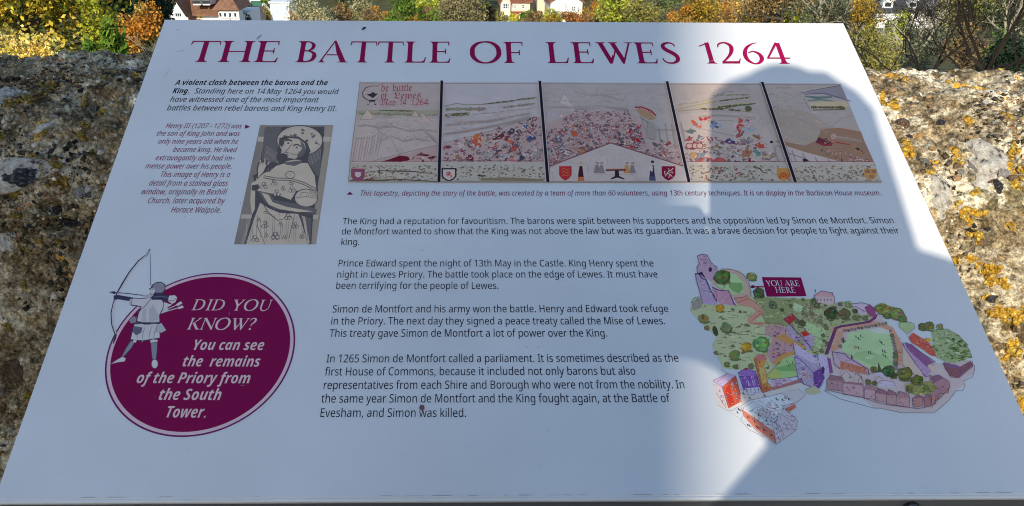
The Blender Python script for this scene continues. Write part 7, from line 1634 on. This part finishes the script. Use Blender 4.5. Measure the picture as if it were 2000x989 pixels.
for a, b in ((377, 392), (396, 410)):
    mb = MB(); mb.box(hx(a), hx(b), .2, 3.2, hz(14), hz(1)); mb.prism([(hx(a)-.12, .05, hz(1)), (hx(b)+.12, .05, hz(1)), ((hx(a)+hx(b))/2, .05, hz(-5))], (0, 2.8, 0)); dm = mb.build('dormer', M_WHITE, h)
    for k in range(3):
        c = hx(a) + (hx(b)-hx(a)) * (k + .5) / 3; mb = MB(); mb.box(c-.13, c+.13, .155, .25, hz(11), hz(4)); mb.build('pane', M_GLASS, dm)
mb = MB()
for k in range(3):
    c = hx(347 + k*4); mb.box(c-.07, c+.07, -.64, -.5, hz(34), hz(28))
mb.box(hx(345.5)-.05, hx(345.5)+.05, -.64, -.5, hz(12), hz(8)); mb.box(hx(348.5)-.05, hx(348.5)+.05, -.64, -.5, hz(12), hz(8))
o = mb.build('window_slits', M_GLASS, h); o['kind'] = 'stuff'
for x in (316, 320.5, 325): window(h, hx(x), hz(35), .19, hz(26.5)-hz(35), .2, 1, 0)
for x in (432, 441, 451, 461): window(h, hx(x), hz(36), .36, hz(26)-hz(36), -.4, 1, 0)
window(h, hx(399), hz(36), 1.0, hz(27)-hz(36), 1.2, 3, 1)
for a, b in (((331, 34), (350, -1)), ((369, 34), (350, -1))):
    mb = MB(); p0 = Vector((hx(a[0]), -.92, hz(a[1]))); p1 = Vector((hx(350), -.92, hz(-1))); mb.tube(p0, p1, .09, .09, 4); mb.build('bargeboard', M_DARKW, h)
# lane with parked white car, garages and brick walls
def strip(name, pts, w, material):
    v, f = [], []
    for i, (x, y) in enumerate(pts):
        a = Vector(pts[max(0, i-1)]); b = Vector(pts[min(len(pts)-1, i+1)]); d = (b-a).normalized(); n = Vector((-d.y, d.x))
        for s in (-1, 1):
            q = Vector((x, y)) + n * w/2 * s; v.append((q.x, q.y, 0))
    v = [(x, y, max(gz(x, y), gz(x, y)) + .16) for x, y, _ in v]
    f = [(2*i, 2*i+1, 2*i+3, 2*i+2) for i in range(len(pts)-1)]
    o = link(name, mesh(name, v, f, material)); tag(o, kind='structure'); return o
lane = [at(430, 0, 122), at(470, 8, 114), at(500, 18, 106), at(540, 33, 97), at(580, 40, 90), at(620, 44, 86)]
strip('lane', [(p.x, p.y) for p in lane], 5.0, M_ROAD)
def garage(px0, px1, py0, py1, d, label, door, n, wallm):
    zb = gz(0, d); p = at((px0+px1)/2, 20, d); e = empty('garage', (p.x, p.y, zb)); tag(e, label, 'garage')
    W = (px1-px0) * d / 1535; zt_ = max(1.9, zt(py0, d) - zb)
    mb = MB(); mb.box(-W/2, W/2, 0, 5, -1, zt_); mb.build('wall', wallm, e)
    mb = MB(); mb.box(-W/2-.15, W/2+.15, -.2, 5.1, zt_+.002, zt_+.2); mb.build('roof', M_TRIM, e)
    for k in range(n):
        a = -W/2 + .12 + k * (W-.24)/n; b = a + (W-.24)/n - .1; lo = max(.05, zt(py1, d) - zb)
        mb = MB(); mb.box(a, b, -.07, -.004, lo, zt_-.2); dr = mb.build('door', door, e)
        for j in range(1, 5): 
            q = MB(); zz = lo + (zt_-.2-lo) * j / 5; q.box(a+.03, b-.03, -.085, -.071, zz-.012, zz+.012); q.build('rib', door, dr)
garage(490, 515, 1, 19, 112, 'small brick garage with a dark green door beside the lane', M_GREEN, 1, M_TRIM)
garage(529, 564, 9, 32, 98, 'low white double garage with two pale blue doors', M_BLUE, 2, M_TRIM)
def bwall(px0, px1, py0, d0, d1, label):
    a, b = at(px0, py0, d0), at(px1, py0, d1); e = empty('garden_wall', (a.x, a.y, gz(a.x, a.y))); tag(e, label, 'wall')
    ht = max(1.0, a.z - gz(a.x, a.y)); v = Vector((b.x-a.x, b.y-a.y, gz(b.x,b.y)-gz(a.x,a.y)))
    n = Vector((-v.y, v.x, 0)).normalized() * .2
    mb = MB(); mb.prism([Vector((0,0,-.5)), v + Vector((0,0,-.5)), v + Vector((0,0,ht)), Vector((0,0,ht))], n); mb.build('brickwork', M_BRICK, e)
    mb = MB(); mb.prism([Vector((0,0,ht+.004))-n*.2, v + Vector((0,0,ht+.004))-n*.2, v + Vector((0,0,ht+.09))-n*.2, Vector((0,0,ht+.09))-n*.2], n*1.4); mb.build('coping', M_CREAM, e)
bwall(436, 476, -2, 118, 110, 'tall red brick retaining wall above the lane, left of the green garage')
bwall(513, 527, 10, 108, 101, 'short orange brick wall between the green garage and the pale blue garage')
bwall(566, 582, 18, 97, 92, 'low brick wall to the right of the pale blue garage doors')
# parked car on the lane
cp = at(501, 36, 92); car = empty('parked_car', (cp.x, cp.y, gz(cp.x, cp.y) + .17), math.radians(160)); tag(car, 'small white car parked on the lane beside the white house', 'car')
M_CARP = mat('white_car_paint', (.75, .76, .78), .25, .5); M_TYRE = mat('tyre_rubber', (.02, .02, .02), .9)
sec = [(-2.0,.35),(-2.05,.75),(-1.7,.92),(-1.0,.98),(-.55,1.38),(.85,1.42),(1.55,1.0),(2.0,.92),(2.05,.4),(2.0,.28),(-1.95,.28)]
mb = MB(); mb.prism([(x, -.82, z) for x, z in sec], (0, 1.64, 0)); mb.build('body', M_CARP, car)
for s in (-.83, .81):
    mb = MB(); mb.prism([(-.9,s,1.0),(-.52,s,1.33),(.78,s,1.36),(1.35,s,1.02)], (0,.02,0)); mb.build('side_window', M_GLASS, car)
mb = MB(); mb.prism([(-1.06,-.7,.985),(-1.06,.7,.985),(-.60,.66,1.36),(-.60,-.66,1.36)], (-.02,0,.02)); mb.build('windscreen', M_GLASS, car)
mb = MB(); mb.prism([(1.56,-.7,1.03),(1.56,.7,1.03),(.93,.66,1.41),(.93,-.66,1.41)], (.02,0,.02)); mb.build('rear_window', M_GLASS, car)
for x in (-1.3, 1.3):
    for y in (-.84, .66): mb = MB(); mb.tube((x,y,.32),(x,y+.18,.32),.32,.32,16); w_ = mb.build('wheel', M_TYRE, car)
for y in (-.6, .6): mb = MB(); mb.tube((-2.04,y,.66),(-2.1,y,.66),.13,.11,10); mb.build('headlight', M_TRIM, car)
# pair of bay-fronted houses in the middle
def generic(px, dist, half, name, label, wallm, lowm, roofm, top_py, eave_py, gabs=(), bays=(), wins=(), zb=None, axis='x', chim=(), low_py=22):
    zb = gz(0, dist) - 1.5 if zb is None else zb
    e = house(name, px, dist, zb, label)
    X_ = lambda q: at(q, 20, dist).x - e.location.x; Z_ = lambda q: zt(q, dist) - zb
    x0, x1 = X_(px - half), X_(px + half)
    mb = MB(); mb.box(x0, x1, 0, 7, Z_(low_py), Z_(eave_py)); mb.build('wall', wallm, e)
    mb = MB(); mb.box(x0 + .01, x1 - .01, .03, 6.97, 0, Z_(low_py) - .003); mb.build('lower_wall', lowm, e)
    mb = MB(); gable_roof(mb, x0, x1, 0, 7, Z_(eave_py), Z_(top_py) - Z_(eave_py), axis)
    for a, b, pt in gabs: gable_roof(mb, X_(a), X_(b), -.9, 3, Z_(eave_py), Z_(pt) - Z_(eave_py), 'y', .2, .12)
    r = mb.build('roof', roofm, e)
    if axis == 'x':
        mb = MB(); gable_wall(mb, 0, 7, x0, Z_(eave_py), Z_(top_py)-Z_(eave_py), .2, 'x'); mb.build('gable_end', wallm, e); mb = MB(); gable_wall(mb, 0, 7, x1-.2, Z_(eave_py), Z_(top_py)-Z_(eave_py), .2, 'x'); mb.build('gable_end', wallm, e)
    else:
        mb = MB(); gable_wall(mb, x0, x1, 0.0, Z_(eave_py), Z_(top_py)-Z_(eave_py), .2, 'y'); mb.build('gable_end', wallm, e)
    for a, b, pt in gabs:
        mb = MB(); mb.box(X_(a), X_(b), -.85, .02, 0, Z_(eave_py)); gable_wall(mb, X_(a), X_(b), -.85, Z_(eave_py), Z_(pt)-Z_(eave_py), .2, 'y'); mb.build('bay', wallm, e)
        for lo, hi in ((16, 5), (41, 27)):
            window(e, (X_(a)+X_(b))/2, Z_(lo), (X_(b)-X_(a))*.72, Z_(hi)-Z_(lo), -.85, 4, 1)
    for wx, lo, hi, wpx in wins: window(e, X_(wx), Z_(lo), wpx*dist/1535, Z_(hi)-Z_(lo), 0, 2, 1)
    for c in chim: mb = MB(); mb.box(X_(c)-.4, X_(c)+.4, 3.1, 3.8, Z_(eave_py), Z_(top_py - 14)); mb.build('chimney', M_BRICK, r)
    return e
generic(1008, 104, 27, 'terraced_house', 'white and red brick house with a tall bay window and red tiled roof, centre background', M_CREAM, M_BRICK, M_TILE, -22, 3, gabs=((977,996,-16),), wins=((1006,17,8,5),(1021,17,8,6),(1018,38,26,7)), chim=(1030,))
generic(1106, 100, 31, 'cottage', 'broad white gabled cottage with one dark window above the rust coloured hedge', M_WHITE, M_CREAM, M_TILE, -16, 3, axis='y', wins=((1120,21,11,7),(1091,20,13,5)), chim=())
generic(1062, 108, 13, 'side_house', 'narrow cream house end with plain wall left of the white gabled cottage', M_CREAM, M_CREAM, M_TILE, -30, -10, axis='x', wins=(), chim=())
generic(760, 128, 27, 'terraced_house', 'distant white house with orange tiled roof and small windows seen between green trees', M_WHITE, M_WHITE, M_TILE, -22, 6, wins=((748,14,8,6),(762,14,8,6),(776,14,8,5)), chim=(752,))
generic(664, 134, 26, 'terraced_house', 'distant white house half hidden by bare pale shrubs', M_WHITE, M_BRICK, M_TILE, -26, -3, wins=((650,8,0,6),(668,8,0,6),(682,10,0,5)), chim=())
generic(868, 140, 18, 'terraced_house', 'distant white house front showing above olive green trees', M_WHITE, M_WHITE, M_TILE2, -26, -5, wins=((862,8,1,6),(874,8,1,6)))
# white terrace with slate roofs on the right
e = generic(1772, 92, 62, 'terraced_house', 'long white house with dark slate roof and dormer window seen through bare branches at right', M_WHITE, M_WHITE, M_SLATE, -24, 17, wins=((1737,30,20,6),(1758,33,22,6),(1790,34,24,7)), low_py=42)
X_ = lambda q: at(q, 20, 92).x - e.location.x; Z_ = lambda q: zt(q, 92) - e.location.z
for a, b in ((1724, 1744), (1776, 1790)):
    mb = MB(); mb.box(X_(a), X_(b), .2, 2.5, Z_(12), Z_(-3)); mb.box(X_(a)-.1, X_(b)+.1, .1, 2.6, Z_(-3)+.003, Z_(-5)); dm = mb.build('dormer', M_WHITE, e)
    mb = MB(); mb.box(X_(a+b)/1 if False else (X_(a)+X_(b))/2-.35, (X_(a)+X_(b))/2+.35, .15, .25, Z_(9), Z_(1)); mb.build('pane', M_GLASS, dm)
st = empty('garden_steps', tuple(at(1763, 66, 60) - Vector((0,0,0)))); tag(st, 'white garden steps climbing a green bank below the white house', 'steps')
for k in range(6):
    mb = MB(); mb.box(-.25 + k*.16, .55 + k*.16, k*.35, k*.35+.34, -.6, -.42 + k*.2); mb.build('step', M_WHITE, st)
e = generic(1792, 70, 12, 'garden_shed', 'small pale shed low down behind the bare branches', M_WHITE, M_WHITE, M_SLATE, 86, 94, zb=zt(130, 70), low_py=112)

# ---- vegetation
M_LEAF = attr_mat('foliage', .75, .15, trans=.25)
M_BARK = mat('bark', (.10, .08, .06), .9, .15, noise=(6, .3))
M_PALEBARK = mat('pale_bark', (.36, .32, .24), .9, .15, noise=(6, .25))
M_DARKBARK = mat('dark_bark', (.022, .017, .014), .9, .15, noise=(12, .35), bump=(30, .5, .01))
VR = np.random.default_rng(21)
def leaves(name, pts, size, cols_, parent, elong=1.5, weights=None, patch=1.0):
    n = len(pts)
    a = VR.normal(size=(n, 3)); a /= np.linalg.norm(a, axis=1)[:, None]
    b = np.cross(a, VR.normal(size=(n, 3))); b /= np.linalg.norm(b, axis=1)[:, None]
    s = size * VR.uniform(.55, 1.35, (n, 1))
    A = a * s * elong * .5; B = b * s * .5; c = np.cross(a, b) * s * .18
    V_ = np.stack([pts - A, pts + B + c, pts + A, pts - B + c], 1).reshape(-1, 3)
    F_ = np.arange(n * 4).reshape(-1, 4)
    me = mesh(name, V_, F_, M_LEAF)
    q = value_noise(pts[:, 0] * patch + pts[:, 1] * .7, pts[:, 2] * patch + 9, 4) * .75 + VR.random(n) * .5
    idx = np.clip((q / 1.25 * len(cols_)).astype(int), 0, len(cols_) - 1)
    cc = np.array(cols_)[idx] * VR.uniform(.75, 1.45, (n, 1)) * 1.12
    set_cols(me, np.clip(cc, .002, .85))
    o = link(name, me, parent); o['kind'] = 'stuff'; return o
def limbs(mb, p, d, L_, r, depth, R_, spread=.55, up=.15, twig=.004, seg_=3, child=(2, 3), ends=None, kink=.12):
    for i in range(seg_):
        d = (d + Vector((R_.gauss(0, kink), R_.gauss(0, kink), R_.gauss(0, kink) + up * .2))).normalized()
        q = p + d * L_ / seg_; r2 = r * .86
        mb.tube(p, q, r, max(twig, r2), 5 if r > .02 else 3); p, r = q, max(twig, r2)
        if depth > 0 and i >= 1 and R_.random() < .7:
            s = (d + Vector((R_.gauss(0,1), R_.gauss(0,1), R_.gauss(0,1))).normalized() * spread * 1.3).normalized()
            limbs(mb, p, s, L_ * R_.uniform(.45, .7), r * .55, depth - 1, R_, spread, up, twig, seg_, child, ends, kink)
    if ends is not None: ends.append(p.copy())
    if depth > 0:
        for _ in range(R_.randint(*child)):
            s = (d + Vector((R_.gauss(0,1), R_.gauss(0,1), R_.gauss(0,.8))).normalized() * spread).normalized()
            limbs(mb, p, s, L_ * R_.uniform(.55, .8), r * .7, depth - 1, R_, spread, up, twig, seg_, child, ends, kink)
def tree(name, px, py, dist, rx, rz_, n, size, cols_, label, seed, cat='tree', twigs=1, bark=None, shell=.55, lobes=9, group=None, elong=1.5, patch=None, ry=None):
    """crown centred on a sight line; rx / rz_ radii in metres; trunk runs down to the ground"""
    c = at(px, py, dist); g = gz(c.x, c.y); R_ = random.Random(seed)
    e = empty(name, (c.x, c.y, g)); tag(e, label, cat, group)
    ry = ry or rx
    hc = max(rz_ * .8, c.z - g)
    top_ = hc + rz_; low_ = 0 if cat in ('bush', 'hedge') else top_ * .32   # foliage reaches down to the ground, or to a third of a tree's height
    if (top_ - low_) / 2 > rz_:
        n = int(n * min(1.9, (top_ - low_) / 2 / rz_)); rz_ = (top_ - low_) / 2; hc = (top_ + low_) / 2
        if cat in ('bush', 'hedge'): lobes += 3
    mb = MB(); ends = []
    tb = max(.05, rx * .07)
    top = Vector((R_.uniform(-.1,.1)*rx, 0, max(.3, hc - rz_ * .5)))
    p = Vector((0,0,-.2)); k = 4
    for i in range(k):
        q = Vector((top.x * (i+1)/k + R_.gauss(0,.03)*rx, R_.gauss(0,.03)*rx, -.2 + (top.z+.2) * (i+1)/k)); mb.tube(p, q, tb*(1.25-.15*i), tb*(1.1-.15*i), 7); p = q
    for i in range(5 + 2*twigs):
        a = R_.uniform(0, 6.28); el_ = R_.uniform(.1, 1.3)
        d = Vector((math.cos(a)*math.cos(el_), math.sin(a)*math.cos(el_), math.sin(el_)))
        limbs(mb, p, d, rx * .62, tb * .5, 1 + twigs, R_, .6, .2, max(.006, size*.09), 2, (2,2), ends)
    mb.build('trunk', bark or M_BARK, e)
    # leaf cloud: lobes on the crown ellipsoid
    lc = VR.normal(size=(lobes, 3)); lc /= np.linalg.norm(lc, axis=1)[:, None]
    lc *= VR.uniform(.35, .8, (lobes, 1)); lr = VR.uniform(.28, .52, lobes)
    w = VR.integers(0, lobes, n); u = VR.normal(size=(n, 3)); u /= np.linalg.norm(u, axis=1)[:, None]
    rad = lr[w][:, None] * (shell + (1 - shell) * VR.random((n, 1))) * VR.uniform(.85, 1.12, (n, 1))
    P = (lc[w] + u * rad) * np.array([rx, ry, rz_]) + np.array([0, 0, hc])
    P = P[P[:, 2] > .1]
    leaves('crown', P, size, cols_, e, elong, patch=patch or 1.6 / rx)
    return e
YEL = [(.16,.17,.02),(.36,.29,.03),(.52,.36,.03),(.44,.34,.05),(.09,.12,.02),(.25,.24,.03),(.06,.08,.02)]
CRE = [(.55,.36,.06),(.66,.44,.08),(.72,.55,.20),(.48,.40,.06),(.60,.34,.04)]
GRN_ = [(.05,.10,.018),(.09,.17,.022),(.15,.22,.03),(.06,.12,.02)]
DKE = [(.010,.022,.014),(.016,.034,.018),(.02,.04,.02),(.03,.05,.025)]
ORA = [(.40,.18,.03),(.50,.22,.03),(.30,.17,.04),(.36,.26,.06),(.24,.15,.06)]
OLI = [(.12,.13,.04),(.20,.19,.05),(.28,.25,.07),(.09,.10,.03)]
PAL = [(.30,.28,.15),(.40,.36,.20),(.22,.22,.11),(.34,.28,.12)]
RUS = [(.34,.13,.03),(.42,.18,.04),(.26,.12,.04),(.30,.20,.06)]
GOL = [(.46,.29,.03),(.36,.22,.03),(.26,.20,.04),(.55,.35,.03)]
BRO = [(.22,.14,.06),(.30,.19,.07),(.16,.12,.06),(.36,.24,.08)]
GGR = [(.13,.14,.09),(.20,.20,.12),(.09,.11,.06),(.26,.25,.16)]
LIM = [(.22,.30,.03),(.34,.38,.05),(.42,.42,.06),(.14,.22,.03)]
tree('maple_tree', 62, -28, 26, 3.4, 2.9, 9000, .115, YEL, 'large yellow-green maple filling the top left corner', 1, lobes=16)
tree('maple_tree', 190, 22, 24, .95, 1.3, 2600, .085, [(.30,.30,.03),(.22,.26,.02),(.42,.38,.04),(.10,.14,.02)], 'slim olive-yellow young maple between the large maple and the dark evergreen', 2)
tree('cherry_bush', 72, 112, 13.5, .88, .50, 4200, .050, CRE, 'pale golden leaved bush close behind the left end of the parapet', 3, 'bush', lobes=12, ry=.6)
tree('cherry_bush', 168, 128, 13.0, .36, .26, 900, .050, CRE, 'small cream leaved bush just left of the bright green fern', 4, 'bush')
tree('green_shrub', 205, 88, 15.5, .42, .50, 2600, .060, GRN_, 'bright green feathery shrub between the golden bush and the orange tree', 5, 'bush', elong=3.2)
tree('green_shrub', 228, 112, 15.0, .22, .24, 1100, .060, [(.12,.26,.025),(.17,.31,.035),(.09,.18,.02)], 'vivid light green tuft low behind the parapet, left of the orange tree', 6, 'bush', elong=3.5)
tree('yew_tree', 262, -20, 46, 2.6, 3.0, 7000, .17, DKE, 'nearly black evergreen behind the orange tree', 7, lobes=14)
tree('yew_tree', 205, 10, 40, 1.5, 2.2, 3200, .15, DKE, 'dark evergreen standing in the gap right of the maples', 8, lobes=10)
tree('beech_tree', 276, 78, 20, .72, .80, 5200, .055, ORA, 'rounded orange-brown beech at the left edge of the panel', 9, twigs=2, lobes=12, bark=M_PALEBARK)
tree('autumn_bush', 388, 34, 78, .75, .55, 700, .10, ORA, 'small orange bush against the white house roof', 10, 'bush')
tree('autumn_bush', 453, 33, 80, .5, .5, 420, .10, OLI, 'olive bush at the right corner of the white house', 11, 'bush')
tree('hedge', 480, 32, 86, .9, .35, 700, .12, DKE, 'dark foliage standing in for shadow between the white house and the parked car', 12, 'hedge')  # near-black leaves added to stand in for the shadows beside the car
tree('green_bush', 534, 1, 112, 1.6, .6, 700, .16, GRN_, 'green bush above the pale blue garage', 13, 'bush')
tree('green_bush', 522, 22, 100, .5, .6, 350, .12, OLI, 'olive bush between the two garages', 14, 'bush')
for i, (px, py, d, rx, rz_, n, sz, c_, lb) in enumerate((
    (592, 12, 62, 1.9, 1.5, 1500, .10, PAL, 'bare pale straw coloured shrub right of the blue garages'), (628, 26, 58, 1.1, .9, 900, .09, PAL, 'second pale leafless shrub, fuller and lower, by the panel edge'),
    (668, 22, 66, 1.1, .8, 1300, .11, BRO, 'brown and olive bush in front of the half hidden white house'), (703, 14, 72, 1.3, 1.1, 1500, .12, PAL, 'straw green bush left of the orange roofed distant house'),
    (722, 30, 62, .9, .6, 900, .10, BRO, 'low brown hedge clump below the orange roofed house'), (790, 14, 64, 1.2, 1.2, 2000, .12, GRN_, 'fresh green tree right of the orange roofed distant house'),
    (763, 34, 60, .9, .55, 1000, .10, GRN_, 'small bright green bush under the orange roofed house'), (838, 20, 68, 1.5, 1.3, 2000, .13, LIM, 'lime and olive tree left of the big grey-green tree'),
    (908, 12, 62, 2.1, 1.7, 4200, .12, [(.12,.12,.06),(.20,.18,.09),(.26,.22,.11),(.08,.08,.04)], 'big dense grey-olive tree left of the bay fronted house'), (957, 32, 66, .6, .9, 800, .11, [(.06,.05,.03),(.12,.09,.05)], 'dark brown clump against the bay fronted house'),
    (1003, 32, 84, .55, .6, 700, .10, [(.55,.50,.04),(.62,.56,.08),(.40,.40,.04)], 'bright yellow shrub in front of the bay fronted house'), (1042, 34, 70, 1.0, .7, 1200, .11, BRO, 'brownish round bush right of the bay fronted house'),
    (1082, 38, 74, 1.2, .55, 1200, .11, GOL, 'golden hedge under the narrow cream house'), (1126, 37, 70, 1.5, .55, 2200, .11, RUS, 'rust red hedge under the white gabled cottage'),
    (1163, 22, 74, 1.2, 1.0, 1600, .12, ORA, 'orange and tan tree at the right of the white gabled cottage'), (1212, 14, 60, 2.2, 1.8, 4200, .12, LIM, 'large lime-olive tree right of the white gabled cottage'),
    (1258, 24, 58, 1.4, 1.2, 2200, .11, OLI, 'olive tree merging with the large lime tree'), (1298, 8, 66, 1.7, 1.8, 2600, .13, [(.10,.15,.06),(.16,.20,.08),(.20,.24,.10)], 'cool green tree standing behind the olive one'),
    (1336, 26, 56, 1.0, 1.0, 1700, .11, ORA, 'orange tree in the middle right of the wood'), (1378, 16, 56, 1.7, 1.7, 3000, .12, GOL, 'golden brown tree above the title number'),
    (1420, 30, 52, 1.0, .9, 1400, .10, ORA, 'low orange clump beside the golden brown tree'), (1456, 14, 60, 1.7, 1.6, 1500, .11, [(.50,.34,.10),(.60,.40,.12),(.35,.26,.08)], 'open twiggy yellow tree with pale branches'),
    (1530, 8, 54, 2.4, 1.9, 4600, .11, BRO, 'broad brown-gold tree above the right part of the panel'), (1556, -14, 62, 1.6, 1.3, 1600, .13, GOL, 'deep golden treetop above the broad brown tree'),
    (1606, 18, 52, 1.9, 1.8, 2600, .10, GGR, 'grey-green twiggy tree above the panel corner'), (1652, 12, 60, 1.7, 1.9, 2600, .11, GGR, 'grey-brown tree behind the panel corner'),
    (1690, 22, 56, 1.4, 1.6, 2600, .10, GOL, 'tawny gold tree just right of the panel corner'), (1690, 84, 30, 1.0, .75, 2200, .065, OLI, 'olive bush low between the panel corner and the bare tree'),
    (1748, 56, 42, .85, 1.1, 1700, .085, LIM, 'mossy lime green bush below the slate roofed house'), (1722, 108, 26, .8, .55, 1600, .06, OLI, 'olive undergrowth just above the parapet right of the panel'),
    (1800, 92, 32, 1.5, .9, 2600, .07, GGR, 'grey-green undergrowth behind the bare tree'), (1845, 40, 50, 1.6, 1.5, 2200, .10, GGR, 'grey twiggy tree right of the slate roofed house'),
    (1905, 20, 46, 2.0, 2.1, 3200, .10, OLI, 'olive tree behind the dark branches at the right'), (1975, 20, 42, 1.8, 2.2, 3000, .10, GGR, 'pale green-grey tree in the top right corner'),
    (1900, 88, 28, 1.2, .8, 2000, .065, BRO, 'brown undergrowth behind the dark branches'), (1966, 96, 20, .8, .60, 2400, .06, DKE, 'dark evergreen bush at the right edge above the parapet'),
    (1950, 70, 22, .35, .35, 500, .06, GRN_, 'small fresh green tuft among the dark branches'))):
    kind_ = 'bush' if any(w in lb for w in ('bush', 'shrub', 'hedge', 'undergrowth', 'clump', 'tuft')) else 'tree'
    tree({'bush': 'autumn_bush', 'tree': 'autumn_tree'}[kind_], px, py, d, rx, rz_, n, sz, c_, lb, 100 + i, kind_, twigs=2 if ('twig' in lb or 'bare' in lb or 'leafless' in lb) else 1,
         bark=M_PALEBARK if ('twig' in lb or 'pale' in lb or 'bare' in lb) else M_BARK, lobes=11)
# bushes filling the gardens between them, then the wood further back
CN = [(BRO, 'brown'), (OLI, 'olive'), (GOL, 'golden'), (GGR, 'grey-green'), (LIM, 'lime'), (ORA, 'orange'), (GRN_, 'green')]
def nth(i): return '%d%s' % (i, {1: 'st', 2: 'nd', 3: 'rd'}.get(i % 10 if i not in (11, 12, 13) else 0, 'th'))
cnt = {}
fill = [px for px in range(575, 1730, 33) if not (985 < px < 1035 or 1075 < px < 1145)]
for i, px in enumerate(fill):
    c_, nm = CN[(i * 5 + i // 3) % 7]; cnt[nm] = cnt.get(nm, 0) + 1
    tree('garden_bush', px + VR.uniform(-8, 8), VR.uniform(26, 36), VR.uniform(62, 80), VR.uniform(1.0, 1.5), VR.uniform(.55, .8), 1100, .12, c_, '%s bush in the valley gardens behind the panel, %s %s one from the left' % (nm, nth(cnt[nm]), nm), 500 + i, 'bush', group='bushes filling the valley gardens', twigs=0, lobes=8)
cnt = {}
for i in range(34):
    px = -120 + i * 66 + VR.uniform(-14, 14); d = VR.uniform(112, 160)
    if 300 < px < 600: d = 200
    c_, nm = CN[(i * 3 + i // 4) % 6]; cnt[nm] = cnt.get(nm, 0) + 1
    tree('autumn_tree', px, VR.uniform(-14, 6), d, VR.uniform(3.0, 4.2), VR.uniform(2.4, 3.4), 1500, .34, c_, '%s tree of the far wood beyond the houses, %s %s one from the left' % (nm, nth(cnt[nm]), nm), 300 + i, group='trees of the far wood', twigs=0, lobes=9)
# the bare dark trees just outside the right end of the wall
def bare(px, py, dist, n, L_, label, seed, tilt=0.0, r=.0135):
    c = at(px, py, dist); g = gz(c.x, c.y); R_ = random.Random(seed)
    e = empty('bare_tree', (c.x, c.y, g)); tag(e, label, 'tree')
    mb = MB(); H = c.z - g
    mb.tube((0,0,-.2), (0,0,H*.6), r*4.2, r*3, 8); mb.tube((0,0,H*.6), (0,0,H), r*3, r*1.9, 8)
    mb.build('trunk', M_DARKBARK, e)
    for i in range(n):
        a = tilt + (i + .5) / n * math.pi + R_.uniform(-.12, .12)
        d = Vector((math.cos(a), R_.uniform(-.3, .3), abs(math.sin(a)) * .95 + .12)).normalized()
        q = MB(); limbs(q, Vector((0,0,H*R_.uniform(.94,1))), d, L_ * R_.uniform(.85, 1.15), r * R_.uniform(.7, 1.0), 4, R_, .55, .10, .0016, 3, (1, 2), None, .16)
        q.build('limb', M_DARKBARK, e)
bare(1820, 140, 6.5, 6, .42, 'leafless dark tree fanning up behind the parapet, nearer the panel', 41)
bare(1925, 136, 6.0, 8, .46, 'leafless dark tree with the thickest tangle of branches at the right edge', 44, r=.016)
bare(1990, 150, 7.0, 6, .50, 'leafless dark tree at the very right edge, leaning outwards', 47)
bare(1715, 150, 7.5, 4, .40, 'thin leafless sapling beside the panel corner', 49, r=.008)
